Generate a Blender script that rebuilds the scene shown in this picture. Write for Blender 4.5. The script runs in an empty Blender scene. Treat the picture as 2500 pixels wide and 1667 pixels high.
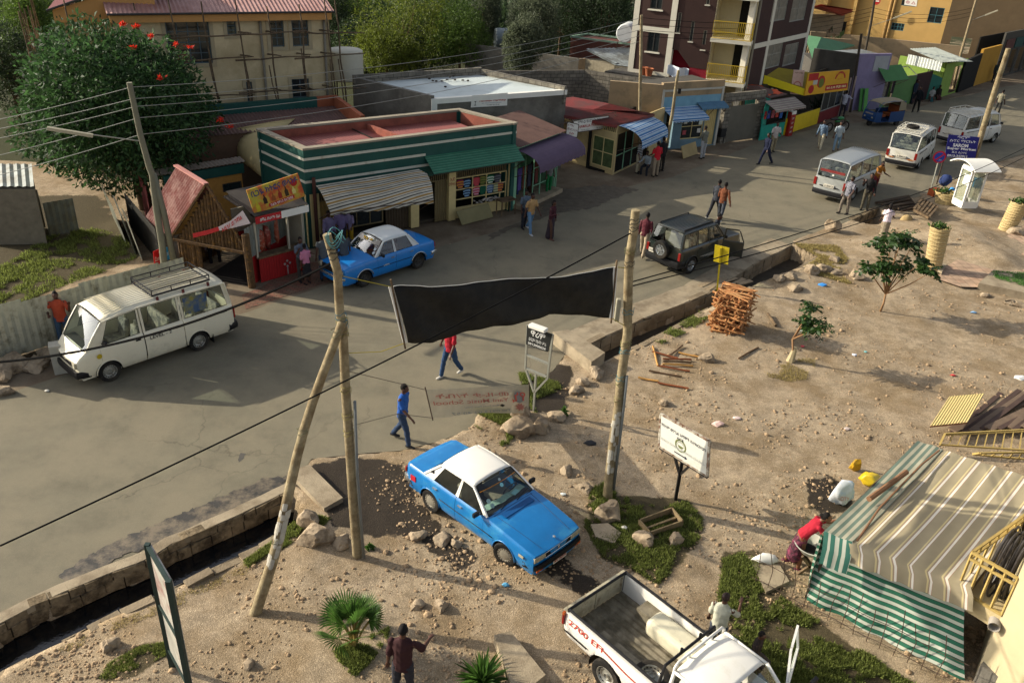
import bpy, bmesh, math, random
import numpy as np
from mathutils import Vector, noise as mnoise
from mathutils.geometry import tessellate_polygon
R=math.radians; PI=math.pi
sc=bpy.context.scene
rnd=random.Random(7)
# ---------------- camera, sky, sun, exposure ----------------
FPX,PIT,ROL,CH=2037.,R(28.22),R(3.126),12.19
_c=np.array([0,math.cos(PIT),-math.sin(PIT)]);_u=np.array([0,math.sin(PIT),math.cos(PIT)]);_x=np.array([1.,0,0])
_r=math.cos(ROL)*_x+math.sin(ROL)*_u; _v=-math.sin(ROL)*_x+math.cos(ROL)*_u
cam=bpy.data.cameras.new('camera');co=bpy.data.objects.new('camera',cam);sc.collection.objects.link(co)
cam.sensor_width=36;cam.lens=FPX/2500*36;cam.clip_end=3000;cam.clip_start=.1
from mathutils import Matrix
co.matrix_world=Matrix(((_r[0],_v[0],-_c[0],0),(_r[1],_v[1],-_c[1],0),(_r[2],_v[2],-_c[2],CH),(0,0,0,1)))
sc.camera=co
SUN_EL,SUN_AZ=R(24),R(166)      # direction towards the sun, from +X counter-clockwise
w=bpy.data.worlds.new('World');sc.world=w;w.use_nodes=True
nt=w.node_tree;sky=nt.nodes.new('ShaderNodeTexSky');sky.sky_type='NISHITA';sky.sun_disc=False
sky.sun_elevation=SUN_EL;sky.sun_rotation=PI/2-SUN_AZ;sky.air_density=.8;sky.dust_density=3
bg=nt.nodes['Background'];bg.inputs['Strength'].default_value=.13
hs=nt.nodes.new('ShaderNodeHueSaturation');hs.inputs['Saturation'].default_value=.5;nt.links.new(sky.outputs[0],hs.inputs['Color']);nt.links.new(hs.outputs[0],bg.inputs['Color'])
sl=bpy.data.lights.new('sun','SUN');sl.energy=4.3;sl.angle=R(.5);sl.color=(1,.9,.73)
so=bpy.data.objects.new('sun',sl);sc.collection.objects.link(so)
d=Vector((math.cos(SUN_EL)*math.cos(SUN_AZ),math.cos(SUN_EL)*math.sin(SUN_AZ),math.sin(SUN_EL)))
so.rotation_euler=d.to_track_quat('Z','Y').to_euler()
sc.view_settings.view_transform='Standard';sc.view_settings.look='None';sc.view_settings.exposure=.7;sc.view_settings.gamma=1
# ---------------- helpers ----------------
def ray(px,py): return _r*((px-1250)/FPX)-_v*((py-833.5)/FPX)+_c
def at(px,py,h=0):
 d=ray(px,py);t=(h-CH)/d[2];return np.array([d[0]*t,d[1]*t,h])
def above(px,py,g):          # height of a point seen at a pixel straight over ground point g
 d=ray(px,py);t=(d[0]*g[0]+d[1]*g[1])/(d[0]**2+d[1]**2);return CH+d[2]*t
_ZO=[(0,0),(600,0),(1200,0),(1850,0),(0,400),(600,400),(1200,400),(1850,400),(0,800),(600,800),(1200,800),(1850,800),(0,1200),(600,1200),(1200,1200),(1850,1200)]
def z(k,x,y):
 s=3.612 if k<13 else 3.357
 return (_ZO[k-1][0]+x/s,_ZO[k-1][1]+y/s)
def az(k,x,y,h=0): return at(*z(k,x,y),h)
def s2l(c): return c/12.92 if c<=.04045 else ((c+.055)/1.055)**2.4
def hexc(h):
 if not isinstance(h,str): return tuple(h)
 h=h.lstrip('#');return tuple(s2l(int(h[i:i+2],16)/255) for i in (0,2,4))
col=sc.collection
def link(o): col.objects.link(o);return o
def tag(o,label=None,cat=None,group=None,kind=None):
 if label:o['label']=label
 if cat:o['category']=cat
 if group:o['group']=group
 if kind:o['kind']=kind
 return o
def thing(name,label,cat,loc=(0,0,0),rz=0,group=None):
 o=bpy.data.objects.new(name,None);o.empty_display_size=.2;o.location=[float(q) for q in loc];o.rotation_euler=(0,0,rz);link(o)
 return tag(o,label,cat,group)
def copy_tree(o,parent=None):
 c=o.copy();link(c)
 if parent:c.parent=parent
 for ch in [q for q in o.children]: copy_tree(ch,c)
 return c
_M={}
def M(name,c,rough=.8,var=.12,scale=2.,bump=0.,bs=25.,metal=0.,c2=None,s2=.6,t2=.55,spec=.3,leaf=False,alpha=None,coat=0,emit=0):
 if name in _M:return _M[name]
 m=bpy.data.materials.new(name);m.use_nodes=True;n=m.node_tree;N=n.nodes;L=n.links
 b=N['Principled BSDF'];c=hexc(c);tc=N.new('ShaderNodeTexCoord')
 b.inputs['Roughness'].default_value=rough;b.inputs['Metallic'].default_value=metal;b.inputs['Specular IOR Level'].default_value=spec
 if coat:b.inputs['Coat Weight'].default_value=coat;b.inputs['Coat Roughness'].default_value=.06
 def mul(k): return tuple(min(1,q*k) for q in c)+(1,)
 mx=N.new('ShaderNodeMix');mx.data_type='RGBA';mx.inputs[6].default_value=mul(1-var);mx.inputs[7].default_value=mul(1+var)
 if leaf:
  g=N.new('ShaderNodeNewGeometry');L.new(g.outputs['Random Per Island'],mx.inputs[0])
  b.inputs['Subsurface Weight'].default_value=0
 else:
  nz=N.new('ShaderNodeTexNoise');nz.inputs['Scale'].default_value=scale;nz.inputs['Detail'].default_value=6;nz.inputs['Roughness'].default_value=.65
  L.new(tc.outputs['Object'],nz.inputs['Vector'])
  mr=N.new('ShaderNodeMapRange');mr.inputs[1].default_value=.3;mr.inputs[2].default_value=.7;L.new(nz.outputs[0],mr.inputs[0]);L.new(mr.outputs[0],mx.inputs[0])
 out=mx.outputs[2]
 if c2 is not None:
  n2=N.new('ShaderNodeTexNoise');n2.inputs['Scale'].default_value=s2;n2.inputs['Detail'].default_value=7;n2.inputs['Roughness'].default_value=.7
  L.new(tc.outputs['Object'],n2.inputs['Vector'])
  r2=N.new('ShaderNodeMapRange');r2.inputs[1].default_value=t2-.08;r2.inputs[2].default_value=t2+.1;L.new(n2.outputs[0],r2.inputs[0])
  m2=N.new('ShaderNodeMix');m2.data_type='RGBA';L.new(r2.outputs[0],m2.inputs[0]);L.new(out,m2.inputs[6]);m2.inputs[7].default_value=hexc(c2)+(1,)
  out=m2.outputs[2]
 L.new(out,b.inputs['Base Color'])
 if bump:
  n3=N.new('ShaderNodeTexNoise');n3.inputs['Scale'].default_value=bs;n3.inputs['Detail'].default_value=4;L.new(tc.outputs['Object'],n3.inputs['Vector'])
  bp=N.new('ShaderNodeBump');bp.inputs['Strength'].default_value=1;bp.inputs['Distance'].default_value=bump;L.new(n3.outputs[0],bp.inputs['Height']);L.new(bp.outputs[0],b.inputs['Normal'])
 if leaf:
  tr=N.new('ShaderNodeBsdfTranslucent');L.new(out,tr.inputs[0]);ms=N.new('ShaderNodeMixShader');ms.inputs[0].default_value=.42
  L.new(b.outputs[0],ms.inputs[1]);L.new(tr.outputs[0],ms.inputs[2]);L.new(ms.outputs[0],N['Material Output'].inputs[0])
 if alpha is not None:b.inputs['Alpha'].default_value=alpha
 if emit:b.inputs['Emission Strength'].default_value=emit;b.inputs['Emission Color'].default_value=c+(1,)
 _M[name]=m;return m
def stripes(name,period,bands,axis='X',rough=.7,spec=.3,dirt=.25):
 """bands: list of (start 0..1, hex) repeated along UV axis"""
 if name in _M:return _M[name]
 m=bpy.data.materials.new(name);m.use_nodes=True;n=m.node_tree;N=n.nodes;L=n.links;b=N['Principled BSDF']
 b.inputs['Roughness'].default_value=rough;b.inputs['Specular IOR Level'].default_value=spec
 uv=N.new('ShaderNodeUVMap');sp=N.new('ShaderNodeSeparateXYZ');L.new(uv.outputs[0],sp.inputs[0])
 dv=N.new('ShaderNodeMath');dv.operation='DIVIDE';dv.inputs[1].default_value=period;L.new(sp.outputs[axis],dv.inputs[0])
 fr=N.new('ShaderNodeMath');fr.operation='FRACT';L.new(dv.outputs[0],fr.inputs[0])
 cr=N.new('ShaderNodeValToRGB');cr.color_ramp.interpolation='CONSTANT';L.new(fr.outputs[0],cr.inputs[0])
 e=cr.color_ramp.elements
 while len(e)<len(bands):e.new(.5)
 for i,(p,c) in enumerate(bands):e[i].position=p;e[i].color=hexc(c)+(1,)
 tc=N.new('ShaderNodeTexCoord');nz=N.new('ShaderNodeTexNoise');nz.inputs['Scale'].default_value=2.5;nz.inputs['Detail'].default_value=7;L.new(tc.outputs['Object'],nz.inputs['Vector'])
 mr=N.new('ShaderNodeMapRange');mr.inputs[1].default_value=.3;mr.inputs[2].default_value=.75;mr.inputs[3].default_value=1;mr.inputs[4].default_value=1-dirt;L.new(nz.outputs[0],mr.inputs[0])
 mm=N.new('ShaderNodeMix');mm.data_type='RGBA';mm.blend_type='MULTIPLY';mm.inputs[0].default_value=1;L.new(cr.outputs[0],mm.inputs[6]);L.new(mr.outputs[0],mm.inputs[7])
 L.new(mm.outputs[2],b.inputs['Base Color']);_M[name]=m;return m
def bricks(name,c1,c2,mortar,bw=.4,bh=.2,ms=.012,rough=.9,bump=.01,off=.5):
 if name in _M:return _M[name]
 m=bpy.data.materials.new(name);m.use_nodes=True;n=m.node_tree;N=n.nodes;L=n.links;b=N['Principled BSDF']
 b.inputs['Roughness'].default_value=rough;b.inputs['Specular IOR Level'].default_value=.2
 uv=N.new('ShaderNodeUVMap');br=N.new('ShaderNodeTexBrick');L.new(uv.outputs[0],br.inputs[0])
 br.inputs['Scale'].default_value=1;br.inputs['Brick Width'].default_value=bw;br.inputs['Row Height'].default_value=bh;br.inputs['Mortar Size'].default_value=ms;br.offset=off
 br.inputs['Color1'].default_value=hexc(c1)+(1,);br.inputs['Color2'].default_value=hexc(c2)+(1,);br.inputs['Mortar'].default_value=hexc(mortar)+(1,)
 tc=N.new('ShaderNodeTexCoord');nz=N.new('ShaderNodeTexNoise');nz.inputs['Scale'].default_value=3;nz.inputs['Detail'].default_value=8;L.new(tc.outputs['Object'],nz.inputs['Vector'])
 mr=N.new('ShaderNodeMapRange');mr.inputs[1].default_value=.3;mr.inputs[2].default_value=.7;mr.inputs[3].default_value=.65;mr.inputs[4].default_value=1.2;L.new(nz.outputs[0],mr.inputs[0])
 mm=N.new('ShaderNodeMix');mm.data_type='RGBA';mm.blend_type='MULTIPLY';mm.inputs[0].default_value=1;L.new(br.outputs[0],mm.inputs[6]);L.new(mr.outputs[0],mm.inputs[7]);L.new(mm.outputs[2],b.inputs['Base Color'])
 bp=N.new('ShaderNodeBump');bp.inputs['Distance'].default_value=bump;bp.invert=True;L.new(br.outputs['Fac'],bp.inputs['Height']);L.new(bp.outputs[0],b.inputs['Normal'])
 _M[name]=m;return m
def glassm(name='window_glass',tint=(.75,.82,.8),fac=.55,rough=.03):
 if name in _M:return _M[name]
 m=bpy.data.materials.new(name);m.use_nodes=True;n=m.node_tree;N=n.nodes;L=n.links
 t=N.new('ShaderNodeBsdfTransparent');t.inputs[0].default_value=tuple(tint)+(1,)
 g=N.new('ShaderNodeBsdfGlossy');g.inputs['Roughness'].default_value=rough;g.inputs[0].default_value=(.9,.95,1,1)
 fr=N.new('ShaderNodeLayerWeight');fr.inputs[0].default_value=.5
 pw_=N.new('ShaderNodeMath');pw_.operation='POWER';pw_.inputs[1].default_value=3;ad=N.new('ShaderNodeMath');ad.operation='MULTIPLY_ADD';ad.inputs[1].default_value=.6;ad.inputs[2].default_value=.05;ad.use_clamp=True;L.new(pw_.outputs[0],ad.inputs[0]);L.new(fr.outputs['Facing'],pw_.inputs[0])
 ms=N.new('ShaderNodeMixShader');L.new(ad.outputs[0],ms.inputs[0]);L.new(t.outputs[0],ms.inputs[1]);L.new(g.outputs[0],ms.inputs[2])
 L.new(ms.outputs[0],N['Material Output'].inputs[0]);N.remove(N['Principled BSDF']);_M[name]=m;return m
V3=lambda p:np.array(p,float)
def unit(v): v=V3(v);return v/(np.linalg.norm(v)+1e-12)
PN=[[Vector(p).normalized() for p in L_] for L_ in ([(1,.3,.2),(-.8,.6,.4),(.2,-1,.3),(-.3,-.5,.9),(.6,.8,.5)],[(.9,-.5,.3),(-1,-.2,.3),(.1,1,.4),(.3,.1,1),(-.4,.7,.8)],[(.7,.7,.3),(-.6,-.8,.2),(-.9,.4,.5),(.8,-.6,.6),(0,.2,1)])]
class MB:
 def __init__(s): s.v=[];s.f=[];s.uv=[]
 def add(s,vs,fs,uvs=None):
  o=len(s.v);s.v+=[tuple(map(float,p)) for p in vs];s.f+=[tuple(o+i for i in f) for f in fs]
  s.uv+=[tuple(q) for q in uvs] if uvs is not None else [(0,0)]*len(vs);return s
 def box(s,c,sz,rz=0,ry=0,rx=0):
  c=V3(c);hx,hy,hz=[q/2 for q in sz];m=Matrix.Rotation(rz,3,'Z')@Matrix.Rotation(ry,3,'Y')@Matrix.Rotation(rx,3,'X')
  vs=[c+np.array(m@Vector((a*hx,b*hy,d*hz))) for d in(-1,1) for a,b in((-1,-1),(1,-1),(1,1),(-1,1))]
  return s.add(vs,[(0,3,2,1),(4,5,6,7),(0,1,5,4),(1,2,6,5),(2,3,7,6),(3,0,4,7)])
 def obox(s,o,a,b,c):   # corner + three edge vectors
  o,a,b,c=map(V3,(o,a,b,c));vs=[o,o+a,o+a+b,o+b,o+c,o+a+c,o+a+b+c,o+b+c]
  la,lb,lc=[np.linalg.norm(q) for q in(a,b,c)]
  fl=np.dot(np.cross(a,b),c)<0;fs=[(0,3,2,1),(4,5,6,7),(0,1,5,4),(1,2,6,5),(2,3,7,6),(3,0,4,7)]
  if fl:fs=[f[::-1] for f in fs]
  for f in fs:
   p=[vs[i] for i in f];w_=np.linalg.norm(p[1]-p[0]);h_=np.linalg.norm(p[2]-p[1]);s.add(p,[(0,1,2,3)],[(0,0),(w_,0),(w_,h_),(0,h_)])
  return s
 def bar(s,p,q,w,h=None,up=(0,0,1)):
  p,q=V3(p),V3(q);h=h or w;d=unit(q-p);x=np.cross(d,V3(up))
  if np.linalg.norm(x)<1e-3:x=np.cross(d,(1,0,0))
  x=unit(x);y=np.cross(x,d);o=p-x*w/2-y*h/2
  return s.obox(o,x*w,y*h,q-p)
 def tube(s,pts,r,n=8,caps=True,closed=False):
  pts=[V3(p) for p in pts];k=len(pts);rs=[r]*k if np.isscalar(r) else list(r)
  prev=None;vs=[];
  for i,p in enumerate(pts):
   if closed:t=unit(pts[(i+1)%k]-pts[i-1])
   else:t=unit(pts[min(i+1,k-1)]-pts[max(i-1,0)])
   if prev is None:
    a=np.cross(t,(0,0,1.));a=np.cross(t,(1.,0,0)) if np.linalg.norm(a)<1e-2 else a
   else:a=prev-t*np.dot(prev,t)
   a=unit(a);prev=a;b=np.cross(t,a)
   vs+=[p+rs[i]*(math.cos(2*PI*j/n)*a+math.sin(2*PI*j/n)*b) for j in range(n)]
  fs=[(i*n+j,i*n+(j+1)%n,((i+1)%k)*n+(j+1)%n,((i+1)%k)*n+j) for i in range(k if closed else k-1) for j in range(n)]
  if caps and not closed:fs+=[tuple(range(n))[::-1],tuple((k-1)*n+j for j in range(n))]
  return s.add(vs,fs,[(i/ n,0) for _ in range(k) for i in range(n)])
 def grid(s,P,closed_u=False):  # P[i][j] points ; uv by arc length
  nu,nv=len(P),len(P[0]);vs=[];uv=[];u=0
  for i in range(nu):
   if i:u+=np.linalg.norm(V3(P[i][0])-V3(P[i-1][0]))
   v=0
   for j in range(nv):
    if j:v+=np.linalg.norm(V3(P[i][j])-V3(P[i][j-1]))
    vs.append(P[i][j]);uv.append((u,v))
  return s.add(vs,[(i*nv+j,(i+1)*nv+j,(i+1)*nv+j+1,i*nv+j+1) for i in range(nu-1) for j in range(nv-1)],uv)
 def quad(s,a,b,c,d):
  a,b,c,d=map(V3,(a,b,c,d));w_=np.linalg.norm(b-a);h_=np.linalg.norm(d-a);return s.add([a,b,c,d],[(0,1,2,3)],[(0,0),(w_,0),(w_,h_),(0,h_)])
 def poly(s,pts):
  pts=[V3(p) for p in pts];t=tessellate_polygon([[Vector(p) for p in pts]]);n=np.zeros(3)
  fs=[]
  for f in t:
   n=np.cross(pts[f[1]]-pts[f[0]],pts[f[2]]-pts[f[0]]);fs.append(f if n[2]>=0 else f[::-1])
  return s.add(pts,fs,[(p[0],p[1]) for p in pts])
 def prism(s,pts,z0,z1,top=True,bottom=False):
  pts=[V3((p[0],p[1],0)) for p in pts];k=len(pts)
  ar=sum(pts[i][0]*pts[(i+1)%k][1]-pts[(i+1)%k][0]*pts[i][1] for i in range(k))
  if ar<0:pts=pts[::-1]
  u=0
  for i in range(k):
   a,b=pts[i],pts[(i+1)%k];l=np.linalg.norm(b-a);e=V3((0,0,1))
   s.add([a+e*z0,b+e*z0,b+e*z1,a+e*z1],[(0,1,2,3)],[(u,z0),(u+l,z0),(u+l,z1),(u,z1)]);u+=l
  if top:s.poly([p+V3((0,0,z1)) for p in pts])
  if bottom:s.poly([p+V3((0,0,z0)) for p in pts])
  return s
 def lathe(s,prof,o,axis,n=20):   # prof: (r, along)
  o=V3(o);ax=unit(axis);a=np.cross(ax,(0,0,1.));a=np.cross(ax,(1.,0,0)) if np.linalg.norm(a)<1e-3 else a;a=unit(a);b=np.cross(ax,a)
  vs=[o+ax*h+r*(math.cos(2*PI*j/n)*a+math.sin(2*PI*j/n)*b) for r,h in prof for j in range(n)];k=len(prof)
  fs=[(i*n+j,i*n+(j+1)%n,(i+1)*n+(j+1)%n,(i+1)*n+j) for i in range(k-1) for j in range(n)]
  return s.add(vs,[f[::-1] for f in fs])
 def ell(s,c,r,n=12,m=8,rot=None):
  c=V3(c);r=V3(r) if not np.isscalar(r) else V3((r,r,r));vs=[];
  for i in range(m+1):
   t=PI*i/m
   for j in range(n):
    p=Vector((math.sin(t)*math.cos(2*PI*j/n)*r[0],math.sin(t)*math.sin(2*PI*j/n)*r[1],math.cos(t)*r[2]))
    if rot is not None:p=rot@p
    vs.append(c+np.array(p))
  return s.add(vs,[(i*n+j,(i+1)*n+j,(i+1)*n+(j+1)%n,i*n+(j+1)%n) for i in range(m) for j in range(n)])
 def rock(s,c,r,seed,sub=2,amp=.35):
  bm=bmesh.new();bmesh.ops.create_icosphere(bm,subdivisions=sub,radius=1);c=V3(c);r=V3(r) if not np.isscalar(r) else V3((r,r,r*.7))
  vs=[]
  for v in bm.verts:
   d=v.co.normalized();n_=mnoise.noise(d*1.3+Vector((seed*3.7,seed,0)))*amp+mnoise.noise(d*3.1+Vector((0,seed*2.1,9)))*amp*.35
   k=1+n_;q=d*k
   q=q-sum((max(0,q.dot(pn)-.72)*pn for pn in PN[int(seed)%3]),Vector())
   vs.append(c+V3((q[0]*r[0],q[1]*r[1],q[2]*r[2])))
  fs=[tuple(v.index for v in f.verts) for f in bm.faces];bm.free();return s.add(vs,fs)
 def corr(s,o,u,v,per=.16,amp=.02,nrm=None,t=0):  # corrugated sheet: ridges run along v, waves along u
  o,u,v=V3(o),V3(u),V3(v);L=np.linalg.norm(u);n=max(4,int(L/per*4));nn=unit(np.cross(u,v)) if nrm is None else V3(nrm)
  row=[o+u*i/n+nn*amp*math.sin(i*PI/2) for i in range(n+1)]
  return s.grid([[p,p+v] for p in row])
 def build(s,name,mat=None,parent=None,smooth=False,local=False,bevel=0,label=None,cat=None,group=None,kind=None,ang=None):
  me=bpy.data.meshes.new(name);vs=np.array(s.v,float).reshape(-1,3)
  off=None
  if parent is not None and not local:
   off=np.array(parent.location)
   if parent.parent is not None and parent.parent.type=='EMPTY':off=off+np.array(parent.parent.location)
   pp=parent
   if parent.get('_o') is not None:off=np.array(list(parent['_o']))
   vs=vs-off
  me.from_pydata(vs.tolist(),[],s.f)
  if any(q!=(0,0) for q in s.uv):
   ul=me.uv_layers.new(name='UVMap');li=np.empty(len(me.loops),dtype=np.int32);me.loops.foreach_get('vertex_index',li)
   ul.data.foreach_set('uv',np.array(s.uv,dtype=np.float32)[li].ravel())
  if smooth:
   me.polygons.foreach_set('use_smooth',[True]*len(me.polygons))
   if ang:me.set_sharp_from_angle(angle=R(ang))
  o=bpy.data.objects.new(name,me);link(o)
  if mat:me.materials.append(mat)
  if parent is not None:
   o.parent=parent
   if off is not None:o['_o']=[float(q) for q in off]
  if bevel:
   b=o.modifiers.new('bevel','BEVEL');b.width=bevel;b.segments=2;b.limit_method='ANGLE';b.angle_limit=R(40)
  return tag(o,label,cat,group,kind)
def txt(s,o,ux,uy,h,mat,parent=None,name='lettering',width=None,bold=0,center=True,mirror=False,local=False,ext=.002):
 """flat lettering laid in the plane (ux,uy) with its middle at o"""
 cu=bpy.data.curves.new('t','FONT');cu.body=s;cu.size=1;cu.align_x='CENTER';cu.align_y='CENTER'
 cu.offset=bold;cu.resolution_u=3
 ob=bpy.data.objects.new('t',cu);link(ob);dg=bpy.context.evaluated_depsgraph_get();me=bpy.data.meshes.new_from_object(ob.evaluated_get(dg))
 vs=np.array([v.co[:] for v in me.vertices]).reshape(-1,3);fs=[tuple(p.vertices) for p in me.polygons]
 bpy.data.objects.remove(ob);bpy.data.curves.remove(cu);bpy.data.meshes.remove(me)
 if len(vs)==0:return None
 lo,hi=vs.min(0),vs.max(0);c=(lo+hi)/2;k=h/max(1e-6,hi[1]-lo[1]);kx=k if width is None else width/max(1e-6,hi[0]-lo[0])
 ux,uy=unit(ux),unit(uy);n=np.cross(ux,uy);sg=-1 if mirror else 1
 P=[V3(o)+ux*sg*(p[0]-c[0])*kx+uy*(p[1]-c[1])*k+n*ext for p in vs]
 if mirror:fs=[f[::-1] for f in fs]
 mb=MB();mb.add(P,fs);return mb.build(name,mat,parent,local=local)
def ev(o,mods):  # apply modifiers and return mesh data
 dg=bpy.context.evaluated_depsgraph_get();me=bpy.data.meshes.new_from_object(o.evaluated_get(dg));return me
def pts_in(poly,x,y):
 inside=np.zeros(x.shape,bool);n=len(poly)
 for i in range(n):
  x1,y1=poly[i][:2];x2,y2=poly[(i+1)%n][:2]
  if y1==y2:continue
  c=((y1>y)!=(y2>y))&(x<(x2-x1)*(y-y1)/(y2-y1)+x1);inside^=c
 return inside
class Fac:
 """a vertical facade plane through two ground points; u runs from a to b, d points outwards"""
 def __init__(s,a,b,flip=False):
  s.a=V3((a[0],a[1],0));b=V3((b[0],b[1],0));s.L=np.linalg.norm(b-s.a);s.u=(b-s.a)/s.L;s.n=V3((s.u[1],-s.u[0],0));s.b=b
  if flip:s.n=-s.n
 def P(s,u,zz,d=0): return s.a+s.u*u+s.n*d+V3((0,0,zz))
 def uz(s,px,py,d=0):
  r=ray(px,py);o=V3((0,0,CH));t=np.dot(s.a+s.n*d-o,s.n)/np.dot(r,s.n);p=o+r*t-s.a;return float(np.dot(p,s.u)),float(p[2])
 def box(s,mb,u0,u1,z0,z1,d0=0,d1=.03): mb.obox(s.P(u0,z0,d0),s.u*(u1-u0),s.n*(d1-d0),V3((0,0,z1-z0)));return mb
 def wall(s,mb,openings,z0,z1,u0=0,u1=None,th=.15):
  """wall slab with rectangular openings (u0,u1,z0,z1)"""
  u1=s.L if u1 is None else u1
  us=sorted(set([u0,u1]+[q for o in openings for q in o[:2] if u0<q<u1]))
  for a_,b_ in zip(us,us[1:]):
   m=(a_+b_)/2;cuts=sorted([(o[2],o[3]) for o in openings if o[0]<m<o[1]]);zc=z0
   for c0,c1 in cuts:
    if c0>zc+1e-4:s.box(mb,a_,b_,zc,c0,-th,0)
    zc=max(zc,c1)
   if z1>zc+1e-4:s.box(mb,a_,b_,zc,z1,-th,0)
  return mb
 def window(s,par,u0,u1,z0,z1,frame=None,glass=None,bars=(1,1),d=-.08,fw=.05,name='window',sill=None):
  fr=frame or M('dark_frame','#3c3a35',.5)
  mb=MB();s.box(mb,u0,u0+fw,z0,z1,d,d+.05);s.box(mb,u1-fw,u1,z0,z1,d,d+.05);s.box(mb,u0+fw,u1-fw,z0,z0+fw,d,d+.05);s.box(mb,u0+fw,u1-fw,z1-fw,z1,d,d+.05)
  for i in range(1,bars[0]):
   x=u0+(u1-u0)*i/bars[0];s.box(mb,x-.02,x+.02,z0+fw,z1-fw,d+.005,d+.045)
  for i in range(1,bars[1]):
   y=z0+(z1-z0)*i/bars[1];s.box(mb,u0+fw,u1-fw,y-.018,y+.018,d+.01,d+.04)
  f=mb.build(name,fr,par)
  g=MB();g.quad(s.P(u0+fw,z0+fw,d+.02),s.P(u1-fw,z0+fw,d+.02),s.P(u1-fw,z1-fw,d+.02),s.P(u0+fw,z1-fw,d+.02));g.build('pane',glass or M('dark_glass','#23292a',.12,.3,1.,spec=.6),f)
  if sill:
   q=MB();s.box(q,u0-.06,u1+.06,z0-.06,z0,0,.07);q.build('sill',sill,f)
  return f
def leafmesh(name,C,D,size,mat,parent=None,asp=.45,seed=0,fold=.25,**k):
 """C centres, D axis directions; one folded diamond leaf each"""
 rg=np.random.default_rng(seed);C=np.asarray(C);D=np.asarray(D);n=len(C)
 D=D/(np.linalg.norm(D,axis=1,keepdims=True)+1e-9);r=rg.normal(size=(n,3));S=np.cross(D,r);S/=np.linalg.norm(S,axis=1,keepdims=True)+1e-9;N_=np.cross(D,S)
 L=(size*rg.uniform(.6,1.3,n))[:,None];Wd=L*asp
 a=C;b=C+D*L*.5+S*Wd*.5+N_*Wd*fold;c=C+D*L;d_=C+D*L*.5-S*Wd*.5+N_*Wd*fold
 V=np.stack([a,b,c,d_],1).reshape(-1,3)
 off=np.zeros(3)
 if parent is not None:off=np.array(parent.location)
 V=V-off;me=bpy.data.meshes.new(name);me.vertices.add(4*n);me.vertices.foreach_set('co',V.astype(np.float32).ravel())
 me.loops.add(4*n);me.loops.foreach_set('vertex_index',np.arange(4*n,dtype=np.int32));me.polygons.add(n);me.polygons.foreach_set('loop_start',np.arange(0,4*n,4,dtype=np.int32));me.polygons.foreach_set('loop_total',np.full(n,4,dtype=np.int32))
 me.update(calc_edges=True);me.validate();o=bpy.data.objects.new(name,me);link(o);me.materials.append(mat)
 if parent is not None:o.parent=parent
 return tag(o,**k)
# ---------------- setting ----------------
S_far1=[(-60,1560),(0,1525),(80,1480),(155,1450),(253,1405),(372,1361),(417,1331),(545,1274),(650,1227),(712,1196)]
S_near1=[(-60,1680),(0,1644),(149,1569),(268,1504),(387,1453),(506,1394),(650,1325),(735,1282)]
S_far2=[(1413,853),(1518,803),(1552,786),(1723,721),(1850,640),(1933,600)]
S_near2=[(1474,887),(1541,853),(1643,800),(1723,757),(1850,695),(1933,663),(1999,626)]
S_far3=[(2080,538),(2143,508)];S_near3=[(2141,552),(2168,530)]
far1=[at(*p) for p in S_far1];near1=[at(*p) for p in S_near1];far2=[at(*p) for p in S_far2];near2=[at(*p) for p in S_near2];far3=[at(*p) for p in S_far3];near3=[at(*p) for p in S_near3]
def grow(poly,d):
 c=np.mean(poly,0);return [p+unit(p-c)*d for p in poly]
ditches=[far1+near1[::-1],far2+near2[::-1],far3+near3[::-1]]
DD=-.58
roadS=[(-700,1860),(-60,1560)]+S_far1[1:]+[(760,1120),(900,1105),(975,1100),(1060,1080),(1150,1050),(1190,990),(1240,960),(1350,905),(1385,858)]+S_far2+[(1940,585),(2080,538),(2143,508),(2250,478),(2330,440),(2420,400),(2600,345),(3300,180),(2900,128),(2500,205),(2426,216),(2370,233),(2293,246),(2190,280),(2071,304),(1997,313),(1850,350),(1731,396),(1643,432),(1394,486),(1319,519),(1200,569),(1170,577),(1084,599),(960,640),(805,693),(600,763),(380,830),(177,908),(0,966),(-700,1190)]
road=[at(*p) for p in roadS]
bumps=[((2330,585),2.6,.42),((2140,610),1.2,.15),((2430,640),1.2,.25),((1350,1375),1.3,.12),((760,1330),1.0,.12),((1180,1020),1.,.12),((1950,690),1.6,.15),((1790,830),1.3,.1),((1600,1330),1.3,.12),((330,1640),1.2,.1),((870,1600),1.,.08)]
bumps=[(at(*p),r,h) for p,r,h in bumps]
def gz(x,y):
 zz=mnoise.noise(Vector((x*.45,y*.45,0)))*.05+mnoise.noise(Vector((x*1.7,y*1.7,3)))*.03+mnoise.noise(Vector((x*5,y*5,7)))*.012
 for b,r,h in bumps:
  q=((x-b[0])**2+(y-b[1])**2)/(r*r)
  if q<6:zz+=h*math.exp(-q*1.6)
 return zz+.02
def axis(a0,a1,f0,f1,st):
 l=list(np.arange(f0,f1,st));s_=st;x=f0
 while x>a0:s_*=1.25;x-=s_;l.insert(0,x)
 s_=st;x=l[-1]
 while x<a1:s_*=1.25;x+=s_;l.append(x)
 return np.array(l)
gx=axis(-500,700,-15,26,.125);gy=axis(-60,900,7.5,38,.125)
X,Y=np.meshgrid(gx,gy,indexing='ij');Zg=np.full(X.shape,-.03)
inroad=pts_in(road,X,Y);near=(Y<45)&(X>-16)&(X<32)
paveS=[(-700,1190),(0,966),(177,908),(380,830),(600,763),(805,693),(960,640),(1084,599),(1200,569),(1319,519),(1394,486),(1643,432),(1731,396),(1850,350),(1997,313),(2071,304),(2190,280),(2293,246),(2426,216),(2500,205),(2500,120),(1240,420),(1000,480),(700,560),(350,740),(0,850),(-700,1050)]
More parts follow.
